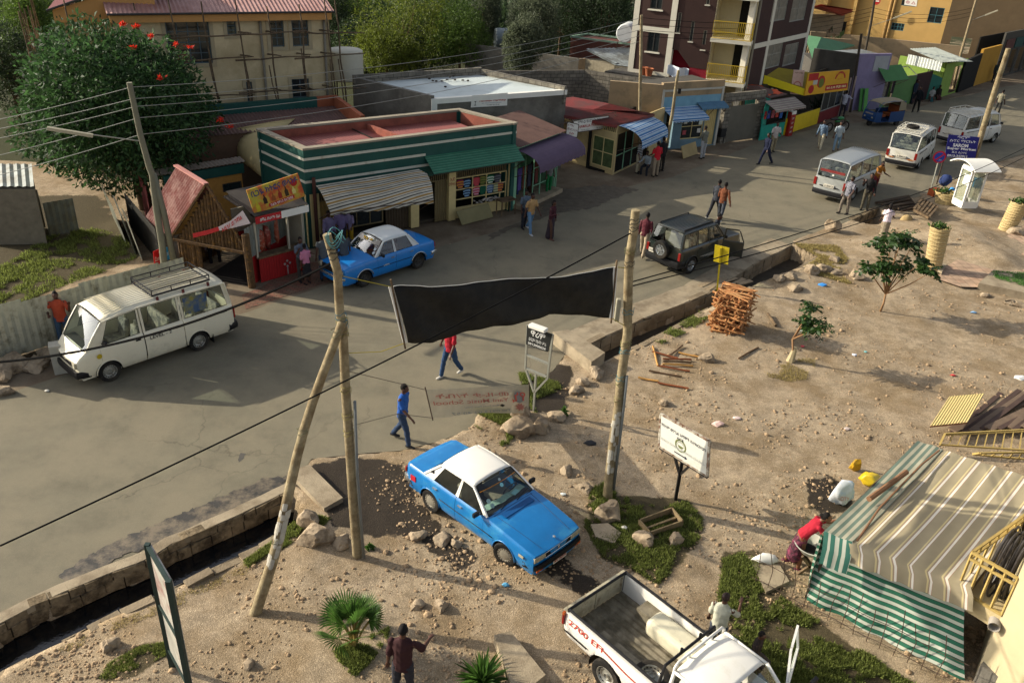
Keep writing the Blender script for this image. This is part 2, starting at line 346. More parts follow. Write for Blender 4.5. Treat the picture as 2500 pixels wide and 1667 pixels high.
inpav=pts_in([at(*p) for p in paveS],X,Y)
idx=np.argwhere(near&~inroad&~inpav)
for i,j in idx:Zg[i,j]=gz(X[i,j],Y[i,j])
for dp in ditches:
 ins=pts_in(dp,X,Y);Zg[ins]=DD-.15
ns=X.shape;vid=np.arange(ns[0]*ns[1]).reshape(ns)
me=bpy.data.meshes.new('ground');q=np.stack([vid[:-1,:-1],vid[1:,:-1],vid[1:,1:],vid[:-1,1:]],-1).reshape(-1,4)
me.vertices.add(vid.size);me.vertices.foreach_set('co',np.stack([X,Y,Zg],-1).astype(np.float32).ravel());me.loops.add(q.size);me.loops.foreach_set('vertex_index',q.astype(np.int32).ravel())
me.polygons.add(len(q));me.polygons.foreach_set('loop_start',np.arange(0,q.size,4,dtype=np.int32));me.polygons.foreach_set('loop_total',np.full(len(q),4,dtype=np.int32));me.update(calc_edges=True)
me.polygons.foreach_set('use_smooth',[True]*len(q))
go=bpy.data.objects.new('ground',me);link(go);tag(go,'bare stony tan dirt ground',kind='structure')
DIRT=M('dirt','#b8a589',.95,.28,3.2,.014,45,c2='#9c8769',s2=.6,t2=.52,spec=.1);me.materials.append(DIRT)
MASKS={'wet':[[(690,1185),(760,1132),(880,1112),(1000,1140),(1020,1230),(1080,1290),(1180,1370),(1120,1400),(1010,1310),(900,1315),(810,1290),(790,1250),(850,1225)],[(1280,1330),(1370,1290),(1350,1360),(1410,1400),(1480,1440),(1570,1490),(1660,1570),(1700,1667),(1620,1660),(1500,1520),(1400,1460),(1320,1400)],[(1965,1180),(2020,1160),(2070,1185),(2085,1240),(2030,1260),(1975,1240)],[(1230,940),(1330,880),(1400,900),(1380,1000),(1300,1010)]],
'green':[zz_ for zz_ in ([z(15,*p) for p in [(760,100),(1000,20),(1600,70),(1750,220),(1700,440),(1450,720),(1350,800),(1080,640),(900,580)]],[z(16,*p) for p in [(-300,520),(0,460),(300,960),(1350,1640),(0,1700),(-330,900)]],[z(5,*p) for p in [(-600,700),(0,300),(900,250),(1250,820),(500,1110),(0,1300),(-600,1400)]],[z(14,*p) for p in [(0,540),(500,180),(700,250),(400,470),(0,660)]],[z(13,*p) for p in [(780,1600),(1150,1280),(1450,1240),(1460,1340),(1000,1600)]])],'field':[]}
ca=me.color_attributes.new('mask','FLOAT_COLOR','POINT');A_=np.zeros((vid.size,4),np.float32)
for ci,kk in enumerate(('wet','green','field')):
 for pl_ in MASKS[kk]:A_[:,ci]=np.maximum(A_[:,ci],pts_in([at(*p) for p in pl_],X,Y).ravel())
A_[:,2]=(((Y>X*.95+49)&(Y>38))|(Y>100)).ravel()
for _ in range(2):
 B_=A_.reshape(ns+(4,));B_[1:-1,1:-1]=(B_[1:-1,1:-1]*2+B_[2:,1:-1]+B_[:-2,1:-1]+B_[1:-1,2:]+B_[1:-1,:-2])/6
ca.data.foreach_set('color',A_.ravel())
# finer dirt: pebble speckle mixed into the same ground
def speckle(m,sc_,lo,hi,k0,k1,dist=.012):
 n=m.node_tree;N=n.nodes;L=n.links;b=N['Principled BSDF'];src=b.inputs['Base Color'].links[0].from_socket
 tc=N.new('ShaderNodeTexCoord');v=N.new('ShaderNodeTexVoronoi');v.inputs['Scale'].default_value=sc_;v.inputs['Randomness'].default_value=1;L.new(tc.outputs['Object'],v.inputs['Vector'])
 mr=N.new('ShaderNodeMapRange');mr.inputs[1].default_value=lo;mr.inputs[2].default_value=hi;mr.inputs[3].default_value=k1;mr.inputs[4].default_value=k0;L.new(v.outputs['Distance'],mr.inputs[0])
 mm=N.new('ShaderNodeMix');mm.data_type='RGBA';mm.blend_type='MULTIPLY';mm.inputs[0].default_value=1;L.new(src,mm.inputs[6]);L.new(mr.outputs[0],mm.inputs[7]);L.new(mm.outputs[2],b.inputs['Base Color'])
def masked(m,ch,c_,rough=None,ns_=2.2,amp=1.3):
 n=m.node_tree;N=n.nodes;L=n.links;b=N['Principled BSDF'];src=b.inputs['Base Color'].links[0].from_socket
 at_=N.new('ShaderNodeAttribute');at_.attribute_name='mask';sp=N.new('ShaderNodeSeparateColor');L.new(at_.outputs['Color'],sp.inputs[0]);tc=N.new('ShaderNodeTexCoord');nz=N.new('ShaderNodeTexNoise');nz.inputs['Scale'].default_value=ns_;nz.inputs['Detail'].default_value=8;nz.inputs['Roughness'].default_value=.7;L.new(tc.outputs['Object'],nz.inputs['Vector'])
 a=N.new('ShaderNodeMath');a.operation='MULTIPLY_ADD';a.inputs[1].default_value=amp;a.inputs[2].default_value=-amp/2-.5;L.new(nz.outputs[0],a.inputs[0]);s_=N.new('ShaderNodeMath');s_.operation='ADD';L.new(a.outputs[0],s_.inputs[0]);L.new(sp.outputs[ch],s_.inputs[1]);mr=N.new('ShaderNodeMapRange');mr.inputs[1].default_value=-.06;mr.inputs[2].default_value=.12;L.new(s_.outputs[0],mr.inputs[0])
 mx=N.new('ShaderNodeMix');mx.data_type='RGBA';L.new(mr.outputs[0],mx.inputs[0]);L.new(src,mx.inputs[6]);mx.inputs[7].default_value=hexc(c_)+(1,);L.new(mx.outputs[2],b.inputs['Base Color'])
 if rough is not None:
  r_=N.new('ShaderNodeMapRange');r_.inputs[3].default_value=.95;r_.inputs[4].default_value=rough;L.new(mr.outputs[0],r_.inputs[0]);L.new(r_.outputs[0],b.inputs['Roughness'])
masked(DIRT,1,'#5e5540');masked(DIRT,2,'#46492e',ns_=.3);masked(DIRT,0,'#443c32',.5,3.2,2.0)
speckle(DIRT,11,.1,.5,.92,1.08);speckle(DIRT,34,.1,.5,.74,1.22);speckle(DIRT,90,.1,.5,.8,1.15)
ASPH=M('asphalt','#77715f',.9,.16,1.1,.006,130,c2='#827a66',s2=.6,t2=.5,spec=.2);speckle(ASPH,70,.05,.45,.84,1.1)
def cracks(m,sc_,k,thr,mlo):
 n=m.node_tree;N=n.nodes;L=n.links;b=N['Principled BSDF'];src=b.inputs['Base Color'].links[0].from_socket
 tc=N.new('ShaderNodeTexCoord');nz=N.new('ShaderNodeTexNoise');nz.inputs['Scale'].default_value=1.4;nz.inputs['Detail'].default_value=8;L.new(tc.outputs['Object'],nz.inputs['Vector']);vm=N.new('ShaderNodeVectorMath');vm.operation='MULTIPLY_ADD';vm.inputs[1].default_value=(1.1,1.1,0);L.new(nz.outputs['Color'],vm.inputs[0]);L.new(tc.outputs['Object'],vm.inputs[2])
 v=N.new('ShaderNodeTexVoronoi');v.feature='DISTANCE_TO_EDGE';v.inputs['Scale'].default_value=sc_;L.new(vm.outputs[0],v.inputs['Vector']);mr=N.new('ShaderNodeMapRange');mr.inputs[1].default_value=0;mr.inputs[2].default_value=thr;mr.inputs[3].default_value=k;mr.inputs[4].default_value=1;L.new(v.outputs['Distance'],mr.inputs[0])
 n2=N.new('ShaderNodeTexNoise');n2.inputs['Scale'].default_value=.22;L.new(tc.outputs['Object'],n2.inputs['Vector']);m2=N.new('ShaderNodeMapRange');m2.inputs[1].default_value=mlo;m2.inputs[2].default_value=mlo+.08;L.new(n2.outputs[0],m2.inputs[0])
 mi=N.new('ShaderNodeMix');mi.inputs[2].default_value=1;L.new(m2.outputs[0],mi.inputs[0]);L.new(mr.outputs[0],mi.inputs[3]);mm=N.new('ShaderNodeMix');mm.data_type='RGBA';mm.blend_type='MULTIPLY';mm.inputs[0].default_value=1;L.new(src,mm.inputs[6]);L.new(mi.outputs[0],mm.inputs[7]);L.new(mm.outputs[2],b.inputs['Base Color'])
cracks(ASPH,.35,.72,.009,.5)
mb=MB();mb.poly([p+V3((0,0,.0)) for p in road]);ro=mb.build('road',ASPH);tag(ro,'grey dusty asphalt street',kind='structure')
PAV=M('pavement','#837663',.95,.16,1.3,.01,60,c2='#6f6150',s2=.5,t2=.5,spec=.1);speckle(PAV,40,.05,.45,.85,1.1)
mb=MB();mb.poly([at(*p)+V3((0,0,-.006)) for p in paveS]);pv=mb.build('pavement',PAV);tag(pv,'worn earth and concrete pavement before the shops',kind='structure')
mb=MB();mb.poly([at(*p)+V3((0,0,.004)) for p in [(600,755),(805,688),(880,655),(790,640),(735,640),(640,700),(590,720)]]);o=mb.build('pavement',bricks('paver_red','#7d5344','#6d5a49','#4d4136',.22,.11,.01));tag(o,'reddish brick paving beside the snack stall',kind='structure')
# road kerb band beside the drain
CONC=M('concrete','#9a8d76',.92,.15,2.,.01,40,c2='#7c6f5b',s2=1.1,t2=.52,spec=.15)
def band(pl,w,z0,z1,inner):
 """solid ledge following a polyline; inner points to the side it grows to"""
 k=len(pl);mb=MB();L_=[];
 for i in range(k):
  t=unit(pl[min(i+1,k-1)]-pl[max(0,i-1)]);n=V3((-t[1],t[0],0))*inner;a=pl[i]+n*0;b=pl[i]+n*w;L_.append((a,b))
 P=[[V3((a[0],a[1],z0)),V3((a[0],a[1],z1)),V3((b[0],b[1],z1)),V3((b[0],b[1],z0))] for a,b in L_]
 mb.grid(P);mb.f.append(tuple([0,1,2,3]));mb.f.append(tuple([len(mb.v)-4+i for i in(3,2,1,0)]));return mb
def dens(pl,st=.35,jit=.03,seed=1):
 rg=random.Random(seed);o=[]
 for a,b in zip(pl,pl[1:]):
  n=max(1,int(np.linalg.norm(b-a)/st))
  for i in range(n):
   t=i/n;p=a+(b-a)*t;o.append(p+V3((rg.uniform(-jit,jit),rg.uniform(-jit,jit),0)))
 o.append(pl[-1]);return o
ST=M('stone_wall','#84755d',.95,.4,2.2,.03,9,c2='#4c4234',s2=2.4,t2=.5,spec=.1)
k1=dens(far1,.3,.03,3);k2=dens(far2,.4,.02,5)
for pl,ml in ((k1,ST),(k2,CONC)):
 mb=band([p-V3((0,0,0)) for p in pl],.26 if pl is k1 else .95,-.1,.035,1);o=mb.build('kerb',CONC);tag(o,'cracked concrete kerb along the open drain',kind='structure')
def drain_wall(pl,seed,side,label,z1=0.03,th=.22,bw=.45,bh=.26,mt=None):
 rg=random.Random(seed);r=thing('drain_wall',label,'wall',pl[0]);mb=MB();L_=[0]
 for a,b in zip(pl,pl[1:]):L_.append(L_[-1]+np.linalg.norm(b-a))
 def at_(s):
  i=max(0,min(len(pl)-2,int(np.searchsorted(L_,s))-1));t=(s-L_[i])/(L_[i+1]-L_[i]+1e-9);p=pl[i]+(pl[i+1]-pl[i])*t;d=unit(pl[i+1]-pl[i]);return p,d
 zz=DD-.1;row=0
 while zz<z1-.03:
  h=min(bh*rg.uniform(.85,1.15),z1-zz);s=-bw*rg.random()
  while s<L_[-1]:
   w_=bw*rg.uniform(.6,1.4);a=max(0,s)+.012;b=min(L_[-1],s+w_)-.012
   if b-a>.06:
    p,d=at_((a+b)/2);n=V3((-d[1],d[0],0))*side;o=p-d*(b-a)/2-n*rg.uniform(.015,.06)
    mb.obox(V3((o[0],o[1],zz+.008+rg.uniform(-.025,.02))),d*(b-a)+V3((0,0,rg.uniform(-.03,.03))),n*th,V3((0,0,h-.01)))
   s+=w_
  zz+=h;row+=1
 mb.build('stonework',mt or ST,r,bevel=.055)
 mb2=MB();P=[[V3((p[0],p[1],DD-.1)),V3((p[0],p[1],z1-.02))] for p in pl];mb2.grid(P);mb2.build('mortar_backing',M('mortar','#4a4135',.95,.2,4,.01,20),r)
CW=M('cement_wall','#8f8068',.93,.22,2.4,.015,25,c2='#6b5e4a',s2=1.2,t2=.5)
drain_wall(far1,1,1,'rough stone wall on the street side of the open water drain at lower left')
drain_wall(far2,2,1,'tall block wall on the street side of the dry drain beside the firewood',bw=.8,bh=.3,mt=CW)
drain_wall(far3,3,1,'short stone wall of the drain pit near the pallets')
drain_wall(near1,4,-1,'low stone edging on the dirt side of the water drain',z1=.03,th=.2,bw=.6,mt=CW)
drain_wall(near2,5,-1,'low stone edging on the dirt side of the dry drain',z1=.03,th=.2,mt=CW)
WAT=M('drain_water','#0d1013',.06,.2,2,.004,14,spec=.6)
mb=MB();mb.poly([V3((p[0],p[1],DD+.12)) for p in grow(ditches[0],.25)]);o=mb.build('water',WAT);tag(o,'black stagnant water in the open drain',kind='structure')
mb=MB();mb.poly([V3((p[0],p[1],DD+.03)) for p in grow(ditches[1],.2)]);o=mb.build('drain_bed',M('mud','#3c352a',.9,.3,2,.02,10));tag(o,'dark mud at the bottom of the dry drain',kind='structure')
# wet dark runoff and oily mud, wandering edges
WET=M('wet_mud','#34312c',.5,.35,3.,.006,30,c2='#6f6452',s2=2.4,t2=.5,spec=.4)
def patch(name,pts,mat,h,label,seed,amp=.12,st=.18,conform=True):
 rg=random.Random(seed);pl=dens([at(*p) for p in pts]+[at(*pts[0])],st,amp,seed)[:-1]
 mb=MB()
 if not conform: mb.poly([V3((p[0],p[1],h)) for p in pl])
 else:
  a=np.array(pl);x0,y0=a[:,0].min(),a[:,1].min();x1,y1=a[:,0].max(),a[:,1].max();st_=.125
  xs=np.arange(x0,x1+st_,st_);ys=np.arange(y0,y1+st_,st_);XX,YY=np.meshgrid(xs,ys,indexing='ij');ins=pts_in(pl,XX,YY)
  ids={}
  for i in range(len(xs)-1):
   for j in range(len(ys)-1):
    if ins[i,j] and ins[i+1,j] and ins[i+1,j+1] and ins[i,j+1]:
     f=[]
     for a_,b_ in((i,j),(i+1,j),(i+1,j+1),(i,j+1)):
      if (a_,b_) not in ids:
       ids[(a_,b_)]=len(mb.v);x,y=xs[a_],ys[b_];mb.v.append((x,y,max(.0,gz(x,y))+h));mb.uv.append((0,0))
      f.append(ids[(a_,b_)])
     mb.f.append(tuple(f))
 o=mb.build(name,mat,smooth=True);tag(o,label,kind='structure');return o
patch('wet_runoff',[(150,1400),(250,1335),(330,1300),(417,1265),(560,1205),(640,1170),(712,1160),(640,1225),(545,1262),(417,1322),(310,1352),(220,1400),(160,1445)],WET,.012,'wet black runoff across the street edge',4,.05,.06,conform=False)
ROADP=at(300,1150)
patch('tar_stain',[(588,1105),(602,1108),(586,1128),(580,1122)],M('tar_stain','#4e4b45',.8,.15,5),.004,'dark tar stain on the street',9,.02,.08,conform=False)
patch('road_patch',[(1335,430+35),(1480,452),(1560,462),(1440,510),(1360,520),(1250,560),(1190,590),(1200,572),(1319,519)],M('broken_asphalt','#5b5346',.95,.3,3,.02,20),.006,'broken crumbling asphalt at the far road edge',10,.12,conform=False)
# pinkish pavers, raised bed and concrete path at right
pp=[z(8,x,y) for x,y in[(1500,1010),(1800,840),(2120,700),(2348,560),(2500,460),(2700,560),(2700,1250),(2348,990),(2060,990),(1930,1110),(1780,1105)]]
mb=MB();mb.poly([at(*p)+V3((0,0,.10)) for p in pp]);o=mb.build('paved_path',bricks('paver_pink','#b2937a','#a8917a','#8b7862',.32,.32,.012,off=0));tag(o,'path of pinkish square pavers',kind='structure')
bed=[at(*z(8,x,y)) for x,y in[(1930,1110),(2060,990),(2348,1010),(2700,1040),(2700,1330),(2348,1200)]]
mb=MB();mb.prism(bed,-.1,.28);o=mb.build('planting_bed',CONC,label='raised concrete bed of green grass beside the pink paving',cat='planter')
slb=[at(*p) for p in[(704,1163),(757,1147),(838,1228),(792,1254)]];mb=MB();mb.prism(slb,-.1,.16);mb.build('concrete_slab',CONC,bevel=.02,label='loose concrete slab bridging the drain beside the leaning strut',cat='slab')
slb=[at(*p) for p in[(1347,838),(1385,832),(1474,889),(1441,912)]];mb=MB();mb.prism(slb,-.1,.4);mb.build('concrete_block',CONC,bevel=.04,label='low concrete end wall of the dry drain beside the small black sign',cat='wall')
mb=MB();mb.prism([at(*p) for p in[(1205,1570),(1245,1560),(1330,1667),(1290,1700),(1250,1700)]],-.1,.22);mb.build('concrete_slab',CONC,bevel=.03,label='tilted concrete slab beside the spiky plant at the bottom edge',cat='slab')
mb=MB();mb.prism([at(*z(15,x,y)) for x,y in[(810,300),(950,290),(1060,370),(1000,455),(850,400)]],-.1,.12);mb.build('flat_stone',M('flat_rock','#a3937b',.95,.15,2,.02,9),bevel=.03,label='flat oval stone slab set in the grass below the pole',cat='rock')
# gravel
rg=np.random.default_rng(5);TV=[];
for sd in range(6):
 t=MB();t.rock((0,0,0),(1,1,.65),sd+1,1,.4);TV.append((np.array(t.v),np.array(t.f)))
n=26000;px=rg.uniform(-60,2560,n*2);py=rg.uniform(560,1690,n*2);P=[];cnt=0
dn=[]
for a,b in zip(px,py):
 p=at(a,b);dn.append(p)
dn=np.array(dn);ok=~pts_in(road,dn[:,0],dn[:,1])&~pts_in([at(*p) for p in paveS],dn[:,0],dn[:,1])&~pts_in([at(*p) for p in pp],dn[:,0],dn[:,1])&~pts_in(bed,dn[:,0],dn[:,1])
for dp in ditches:ok&=~pts_in(dp,dn[:,0],dn[:,1])
lin=[at(*p) for p in S_near1+[(792,1254),(975,1100),(1190,990),(1441,912)]+S_near2+[(2141,552),(2500,470)]]
ok&=(dn[:,1]<38);dn=dn[ok]
# keep the near side only
keep=[]
for p in dn:
 i=int(np.argmin([abs(p[0]-q[0]) for q in lin]));xs=[q[0] for q in lin];ys=[q[1] for q in lin];keep.append(p[1]<np.interp(p[0],xs,ys)-.05)
dn=dn[np.array(keep)][:n]
dn=dn[[ (mnoise.noise(Vector((p[0]*.5,p[1]*.5,1)))+.35)>rg.random()*.7 for p in dn]]
VV=[];FF=[];o_=0
for p in dn:
 v,f=TV[rg.integers(6)];s_=min(.085,.009+rg.exponential(.012));a=rg.uniform(0,2*PI);c_,s2=math.cos(a),math.sin(a)
 w_=v*s_*rg.uniform(.8,1.3,3);VV.append(np.stack([w_[:,0]*c_-w_[:,1]*s2+p[0],w_[:,0]*s2+w_[:,1]*c_+p[1],w_[:,2]+gz(p[0],p[1])+s_*.2],1));FF.append(f+o_);o_+=len(v)
me=bpy.data.meshes.new('gravel');me.from_pydata(np.concatenate(VV).tolist(),[],np.concatenate(FF).tolist());o=bpy.data.objects.new('gravel',me);link(o)
GRV=M('gravel_stone','#9a8366',.95,.35,1.,leaf=False,bump=0);me.materials.append(GRV);tag(o,'loose stones and gravel scattered over the dirt',kind='stuff',cat='gravel')
# bigger rocks as things
ROCK=M('rock','#a3927a',.95,.25,3,.03,8,c2='#6d5f4d',s2=2,t2=.5,spec=.15)
rocks=[('big tan boulder beside the left of the leaning sign banner',z(11,245,930),.42,.42),('grey boulder next to the larger one below the thin banner',z(11,430,900),.3,.3),('squat boulder in dry grass behind the thin banner sign post',z(11,575,800),.28,.2),('upright stone holding the foot of the black sign',z(11,255,790),.28,.4),
('round boulder in grass beside the leaning strut',z(14,530,290),.26,.3),('large pale boulder between strut and main pole',z(14,580,440),.34,.32),('flat pale stone touching the main pole foot',z(14,790,450),.22,.14),
('square boulder standing below the right pole',z(15,960,220),.28,.42),('small pale stone at right edge of the grass patch',z(15,1505,440),.17,.22),('stone half buried in the grass mound before the pickup',z(15,1250,440),.25,.2),
('brown rock on dirt near the drain at lower left',z(13,915,1300),.17,.2),('small rock with a shadow near the foot of the tilted board',z(13,2040,1430),.12,.1),
('upright rock beside the street near the leaning man',z(8,650,600),.36,.5),
('rock at the end of the dry drain block wall, nearest the street',z(11,920,430),.26,.25),('second rock in the row leading from the drain block',z(11,810,500),.22,.18),('third rock in the row leading from the drain block',z(11,750,570),.22,.16),
('rounded rock leftmost of the rubble by the dry drain',z(8,180,1050),.24,.2),('rounded rock beside the leftmost of the rubble',z(8,275,1045),.26,.22),('tall rock in the middle of the rubble behind the blue bag',z(8,470,980),.35,.3),('dark rock right of the tall one in the rubble',z(8,575,950),.3,.26),('low rock in front of the rubble beside the blue bag',z(8,330,1130),.28,.2),('dark rock at the right end of the rubble',z(8,860,1010),.3,.26),('pale rock behind the rubble heap near dry grass',z(8,690,970),.28,.14),('grey rock in dry grass by the covered drain',z(8,670,860),.28,.2),
('brown rock lying beside loose firewood',z(11,1900,290),.24,.22),('pointed stone near the black rag on the dirt',z(11,1510,680),.16,.14),('stone at the base of the right basket guard',z(8,2270,630),.42,.35),
('red brown block by the raised grass bed',z(8,2215,1235),.22,.16),('broken stone by the raised grass bed corner',z(8,2300,1250),.26,.14),('stone below the raised bed corner',z(8,2005,1170),.2,.12),
('pale stone right of the taxi windscreen',z(11,660,1280),.18,.16),('pale stone near the pole foot beside the taxi',z(11,820,1430),.2,.14),('stone on the dirt left of the pickup',z(14,1410,940),.14,.12),('stone next to the one left of the pickup',z(14,1600,950),.15,.13),('pale pointed stone by the taxi rear wheel',z(14,1410,380),.2,.14),('flat pale stone below the taxi door',z(14,1610,400),.22,.1),('stone by the taxi front wheel',z(14,1720,440),.13,.12),
('large rock at far left below the tin fence',z(9,120,370),.45,.42),('rock at the left edge below the tin fence',z(9,20,440),.4,.3),('small pale rock on the road verge at far left',z(9,30,580),.28,.2),('rock by the white gate post behind the van',z(9,320,350),.38,.25),('rock above the others below the tin fence',z(9,430,250),.34,.25)]
for i,(l,p,r,h) in enumerate(rocks):
 g=at(*p);zz=gz(g[0],g[1]) if g[1]<38 and not l.count('far left') else 0;mb=MB();mb.rock((0,0,h*.42),(r*1.1,r*.85,h*.75),i+3,3,.5);o=mb.build('rock',ROCK,smooth=True,ang=22);o.location=(g[0],g[1],zz);o.rotation_euler=(0,0,i*1.3);tag(o,l,'rock','rocks lying on the dirt')
# ---------------- buildings ----------------
UP=V3((0,0,1))
PLC=M('plaster_cream','#b3a27a',.9,.1,1.2,.008,30,c2='#8f8163',s2=.7,t2=.6)
GREYC=M('grey_cement','#6f6b62',.93,.18,1.3,.01,25,c2='#57534b',s2=.6,t2=.5)
DGREY=M('dark_cement','#4b4842',.93,.2,1.3,.01,25)
RED_ROOF=M('red_tin','#7d433d',.55,.14,1.6,c2='#6a3530',s2=.8,t2=.55,spec=.4)
PINK_ROOF=M('faded_red_tin','#a98279',.6,.12,2,c2='#946a60',s2=.7,t2=.55)
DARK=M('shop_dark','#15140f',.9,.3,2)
WOOD=M('weathered_wood','#6f5c44',.85,.25,6,.006,40,c2='#4c3e2d',s2=4,t2=.5)
TIN=M('galvanised_tin','#8f948c',.42,.18,2.5,metal=.35,c2='#6f6a58',s2=1.4,t2=.56,spec=.5)
WHITE=M('white_paint','#d8d6cc',.7,.06,2)
CREAM=M('cream_paint','#c9b67f',.7,.1,3)
STEEL=M('rusty_steel','#4a3b30',.6,.2,9)
GLS=M('dark_glass','#23292a',.12,.3,1.,spec=.6)
def bld(name,label,cat,loc,group=None): return thing(name,label,cat,(loc[0],loc[1],0),0,group)
# --- green striped shop building
h=3.75;FL,FR,BR,BL=[at(*p,h)[:2] for p in((739.7,368),(1262,303.4),(1122,269),(627,319))]
st=bld('shop_building','flat roofed dark green shop building with white stripes and red roof inside a parapet','building',FL)
f=Fac(FL,FR);fs=Fac(BL,FL);fb=Fac(FR,BR);fk=Fac(BR,BL)
GR=M('green_paint','#0f443c',.6,.2,1.3,c2='#1b4a42',s2=.8,t2=.55,spec=.35);ORP=M('orange_parapet','#8f5040',.85,.2,2,c2='#7a4538',s2=1.5,t2=.5)
mb=MB();T=.22
for q in(f,fs,fb,fk):
 z0=2.1 if q is f else 0
 q.box(mb,0,q.L,z0,h,-T,0)
mb.build('wall',GR,st)
mb=MB()
for i,q in enumerate((f,fs,fb,fk)): q.box(mb,-.03+.004*i,q.L+.03-.004*i,h+.001,h+.07+.004*i,-T-.02,.03-.003*i)
mb.build('parapet_cap',M('cap_cement','#8d8473',.9,.12,2),st)
mb=MB()
for q in(fs,fb,fk):q.box(mb,.3,q.L-.3,3.05,h-.01,-T-.03,-T-.002)
mb.build('parapet_lining',ORP,st)
mb=MB()
for za in(3.37,2.95,2.53):
 for q in(f,fs):
  u1=q.L
  if q is f and za<3: u1=5.0
  if q is f and za<2.6: u1=5.6
  q.box(mb,-.004,u1+.004,za,za+.095,.001,.012)
mb.build('stripe',M('stripe_white','#b9b8a8',.7,.14,3,c2='#97927e',s2=3,t2=.6),st)
# roof: two slopes meeting in a valley with a low dividing wall
c0=V3((*FL,0));uu=f.u;vv=unit(V3((*BL,0))-c0);Wd=np.linalg.norm(BL-FL)
mb=MB();mb.corr(c0+uu*.24+vv*.24+UP*3.33,uu*3.6,vv*(Wd-.5)+UP*.12,.14,.016);mb.corr(c0+uu*5.0+vv*.24+UP*3.33,uu*(f.L-6.1),vv*(Wd-.5)+UP*.12,.14,.016)
mb.corr(c0+uu*3.84+vv*.24+UP*3.31,vv*(Wd-.5)+UP*.12,uu*1.16,.16,.015,nrm=(0,0,1))
mb.quad(c0+uu*.2+vv*.2+UP*2.9,c0+uu*(f.L-.2)+vv*.2+UP*2.9,c0+uu*(f.L-.2)+vv*(Wd-.2)+UP*2.9,c0+uu*.2+vv*(Wd-.2)+UP*2.9)
mb.build('roof',RED_ROOF,st)
mb=MB();mb.obox(c0+uu*4.35+vv*.22+UP*2.98,uu*.12,vv*(Wd-.44),UP*.66);mb.build('dividing_wall',ORP,st)
mb=MB();mb.obox(c0+uu*3.72+vv*.3+UP*3.36,uu*.04,vv*(Wd-.6)+UP*.12,UP*.03);mb.build('roof_flashing',DARK,st)
# shop fronts
gz0=.05
mb=MB()
for u0,u1 in((-.02,.5),(4.35,4.72),(6.12,6.45),(9.1,9.35)):f.box(MB(),u0,u1,gz0,2.1,-.3,-.02).build('pillar',CREAM,st,bevel=.01)
txt('አድ\n0947',f.P(6.285,1.72,-.012),f.u,UP,.34,M('red_lettering','#8c3126',.7),st)
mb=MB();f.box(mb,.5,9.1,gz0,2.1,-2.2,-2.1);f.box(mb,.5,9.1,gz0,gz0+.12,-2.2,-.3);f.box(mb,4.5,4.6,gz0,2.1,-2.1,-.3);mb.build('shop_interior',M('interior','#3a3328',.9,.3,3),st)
SLAT=M('metal_slats','#6f6243',.55,.12,4)
def grille(par,F,u0,u1,z0,z1,d=-.22,st_=.09,name='grille',mat=None):
 g=MB();u=u0
 while u<u1:F.box(g,u,u+.035,z0,z1,d,d+.03);u+=st_
 F.box(g,u0,u1,z0-.02,z0+.02,d-.005,d+.035);F.box(g,u0,u1,z1-.02,z1+.02,d-.005,d+.035);return g.build(name,mat or SLAT,par)
grille(st,f,4.75,6.1,1.78,2.08);grille(st,f,6.5,9.08,1.78,2.08);grille(st,f,.55,4.3,1.7,2.08)
def shutter(par,F,u0,u1,z0,z1,d=-.2,mat=None,name='shutter',per=.12,amp=.02):
 g=MB();g.corr(F.P(u0,z0,d),F.u*(u1-u0),UP*(z1-z0),per,amp,nrm=F.n);return g.build(name,mat or SLAT,par)
shutter(st,f,5.55,6.1,gz0,1.76);shutter(st,f,3.3,4.3,gz0,1.7,mat=M('brown_slats','#4c4030',.6,.15,4));shutter(st,f,.55,1.4,gz0,1.7,mat=M('ochre_door','#8b7544',.7,.15,3))
# display window with hanging clothes
fr=MB()
for u in(6.5,7.35,8.05,8.75,9.05):f.box(fr,u-.02,u+.02,.5,1.76,-.2,-.15)
for zz_ in(.5,.86,1.28,1.76):f.box(fr,6.5,9.07,zz_-.018,zz_+.018,-.203,-.147)
f.box(fr,6.5,9.07,gz0,.48,-.22,-.14)
fr.build('display_frame',CREAM,st)
cl=[('#8a2f4a','#b98a2a'),('#1f3350','#7fa3c0'),('#b0434a','#b0434a'),('#7d7a3c','#4b5a2c'),('#1d6b45','#c9cfc0'),('#3a3a3e','#6c6c70'),('#b3324a','#c8a0a8'),('#14513a','#14513a'),('#4e6a8c','#8da0b0'),('#6e7a5a','#b3b08a')]
k=0
for zz_,us in((1.33,(6.62,6.95,7.42,7.72,8.12,8.48)),(.92,(7.42,7.74,8.12,8.4,8.62,6.95))):
 for u in us:
  a,b=cl[k%10];k+=1;g=MB()
  f.box(g,u,u+.22,zz_,zz_+.36,-.16,-.13);f.box(g,u-.06,u+.0,zz_+.1,zz_+.34,-.155,-.135);f.box(g,u+.22,u+.28,zz_+.1,zz_+.34,-.155,-.135)
  tag(g.build('hanging_shirt',stripes('cloth%d'%k,.11,[(0,a),(.5,b)],'Y',.9) if a!=b else M('cloth_'+a,a,.9,.1),bevel=.01),'%s garment hanging in the green building window, %s row'%(['plum and ochre striped','navy striped','coral red','olive patterned','green and white striped','dark grey','crimson','bottle green','blue grey','khaki'][(k-1)%10],'upper' if zz_>1 else 'lower'),'shirt','clothes in the shop window')
g=MB();rr=random.Random(3)
for i in range(34):
 g.ell(f.P(7.4+rr.random()*1.3,.56+rr.random()*.16,-.13),(.07,.05,.035),6,4)
tag(g.build('shoes',M('shoe_mix','#a09a90',.6,.8,7)),'many small pairs of shoes heaped in the shop window',None,None,'stuff')
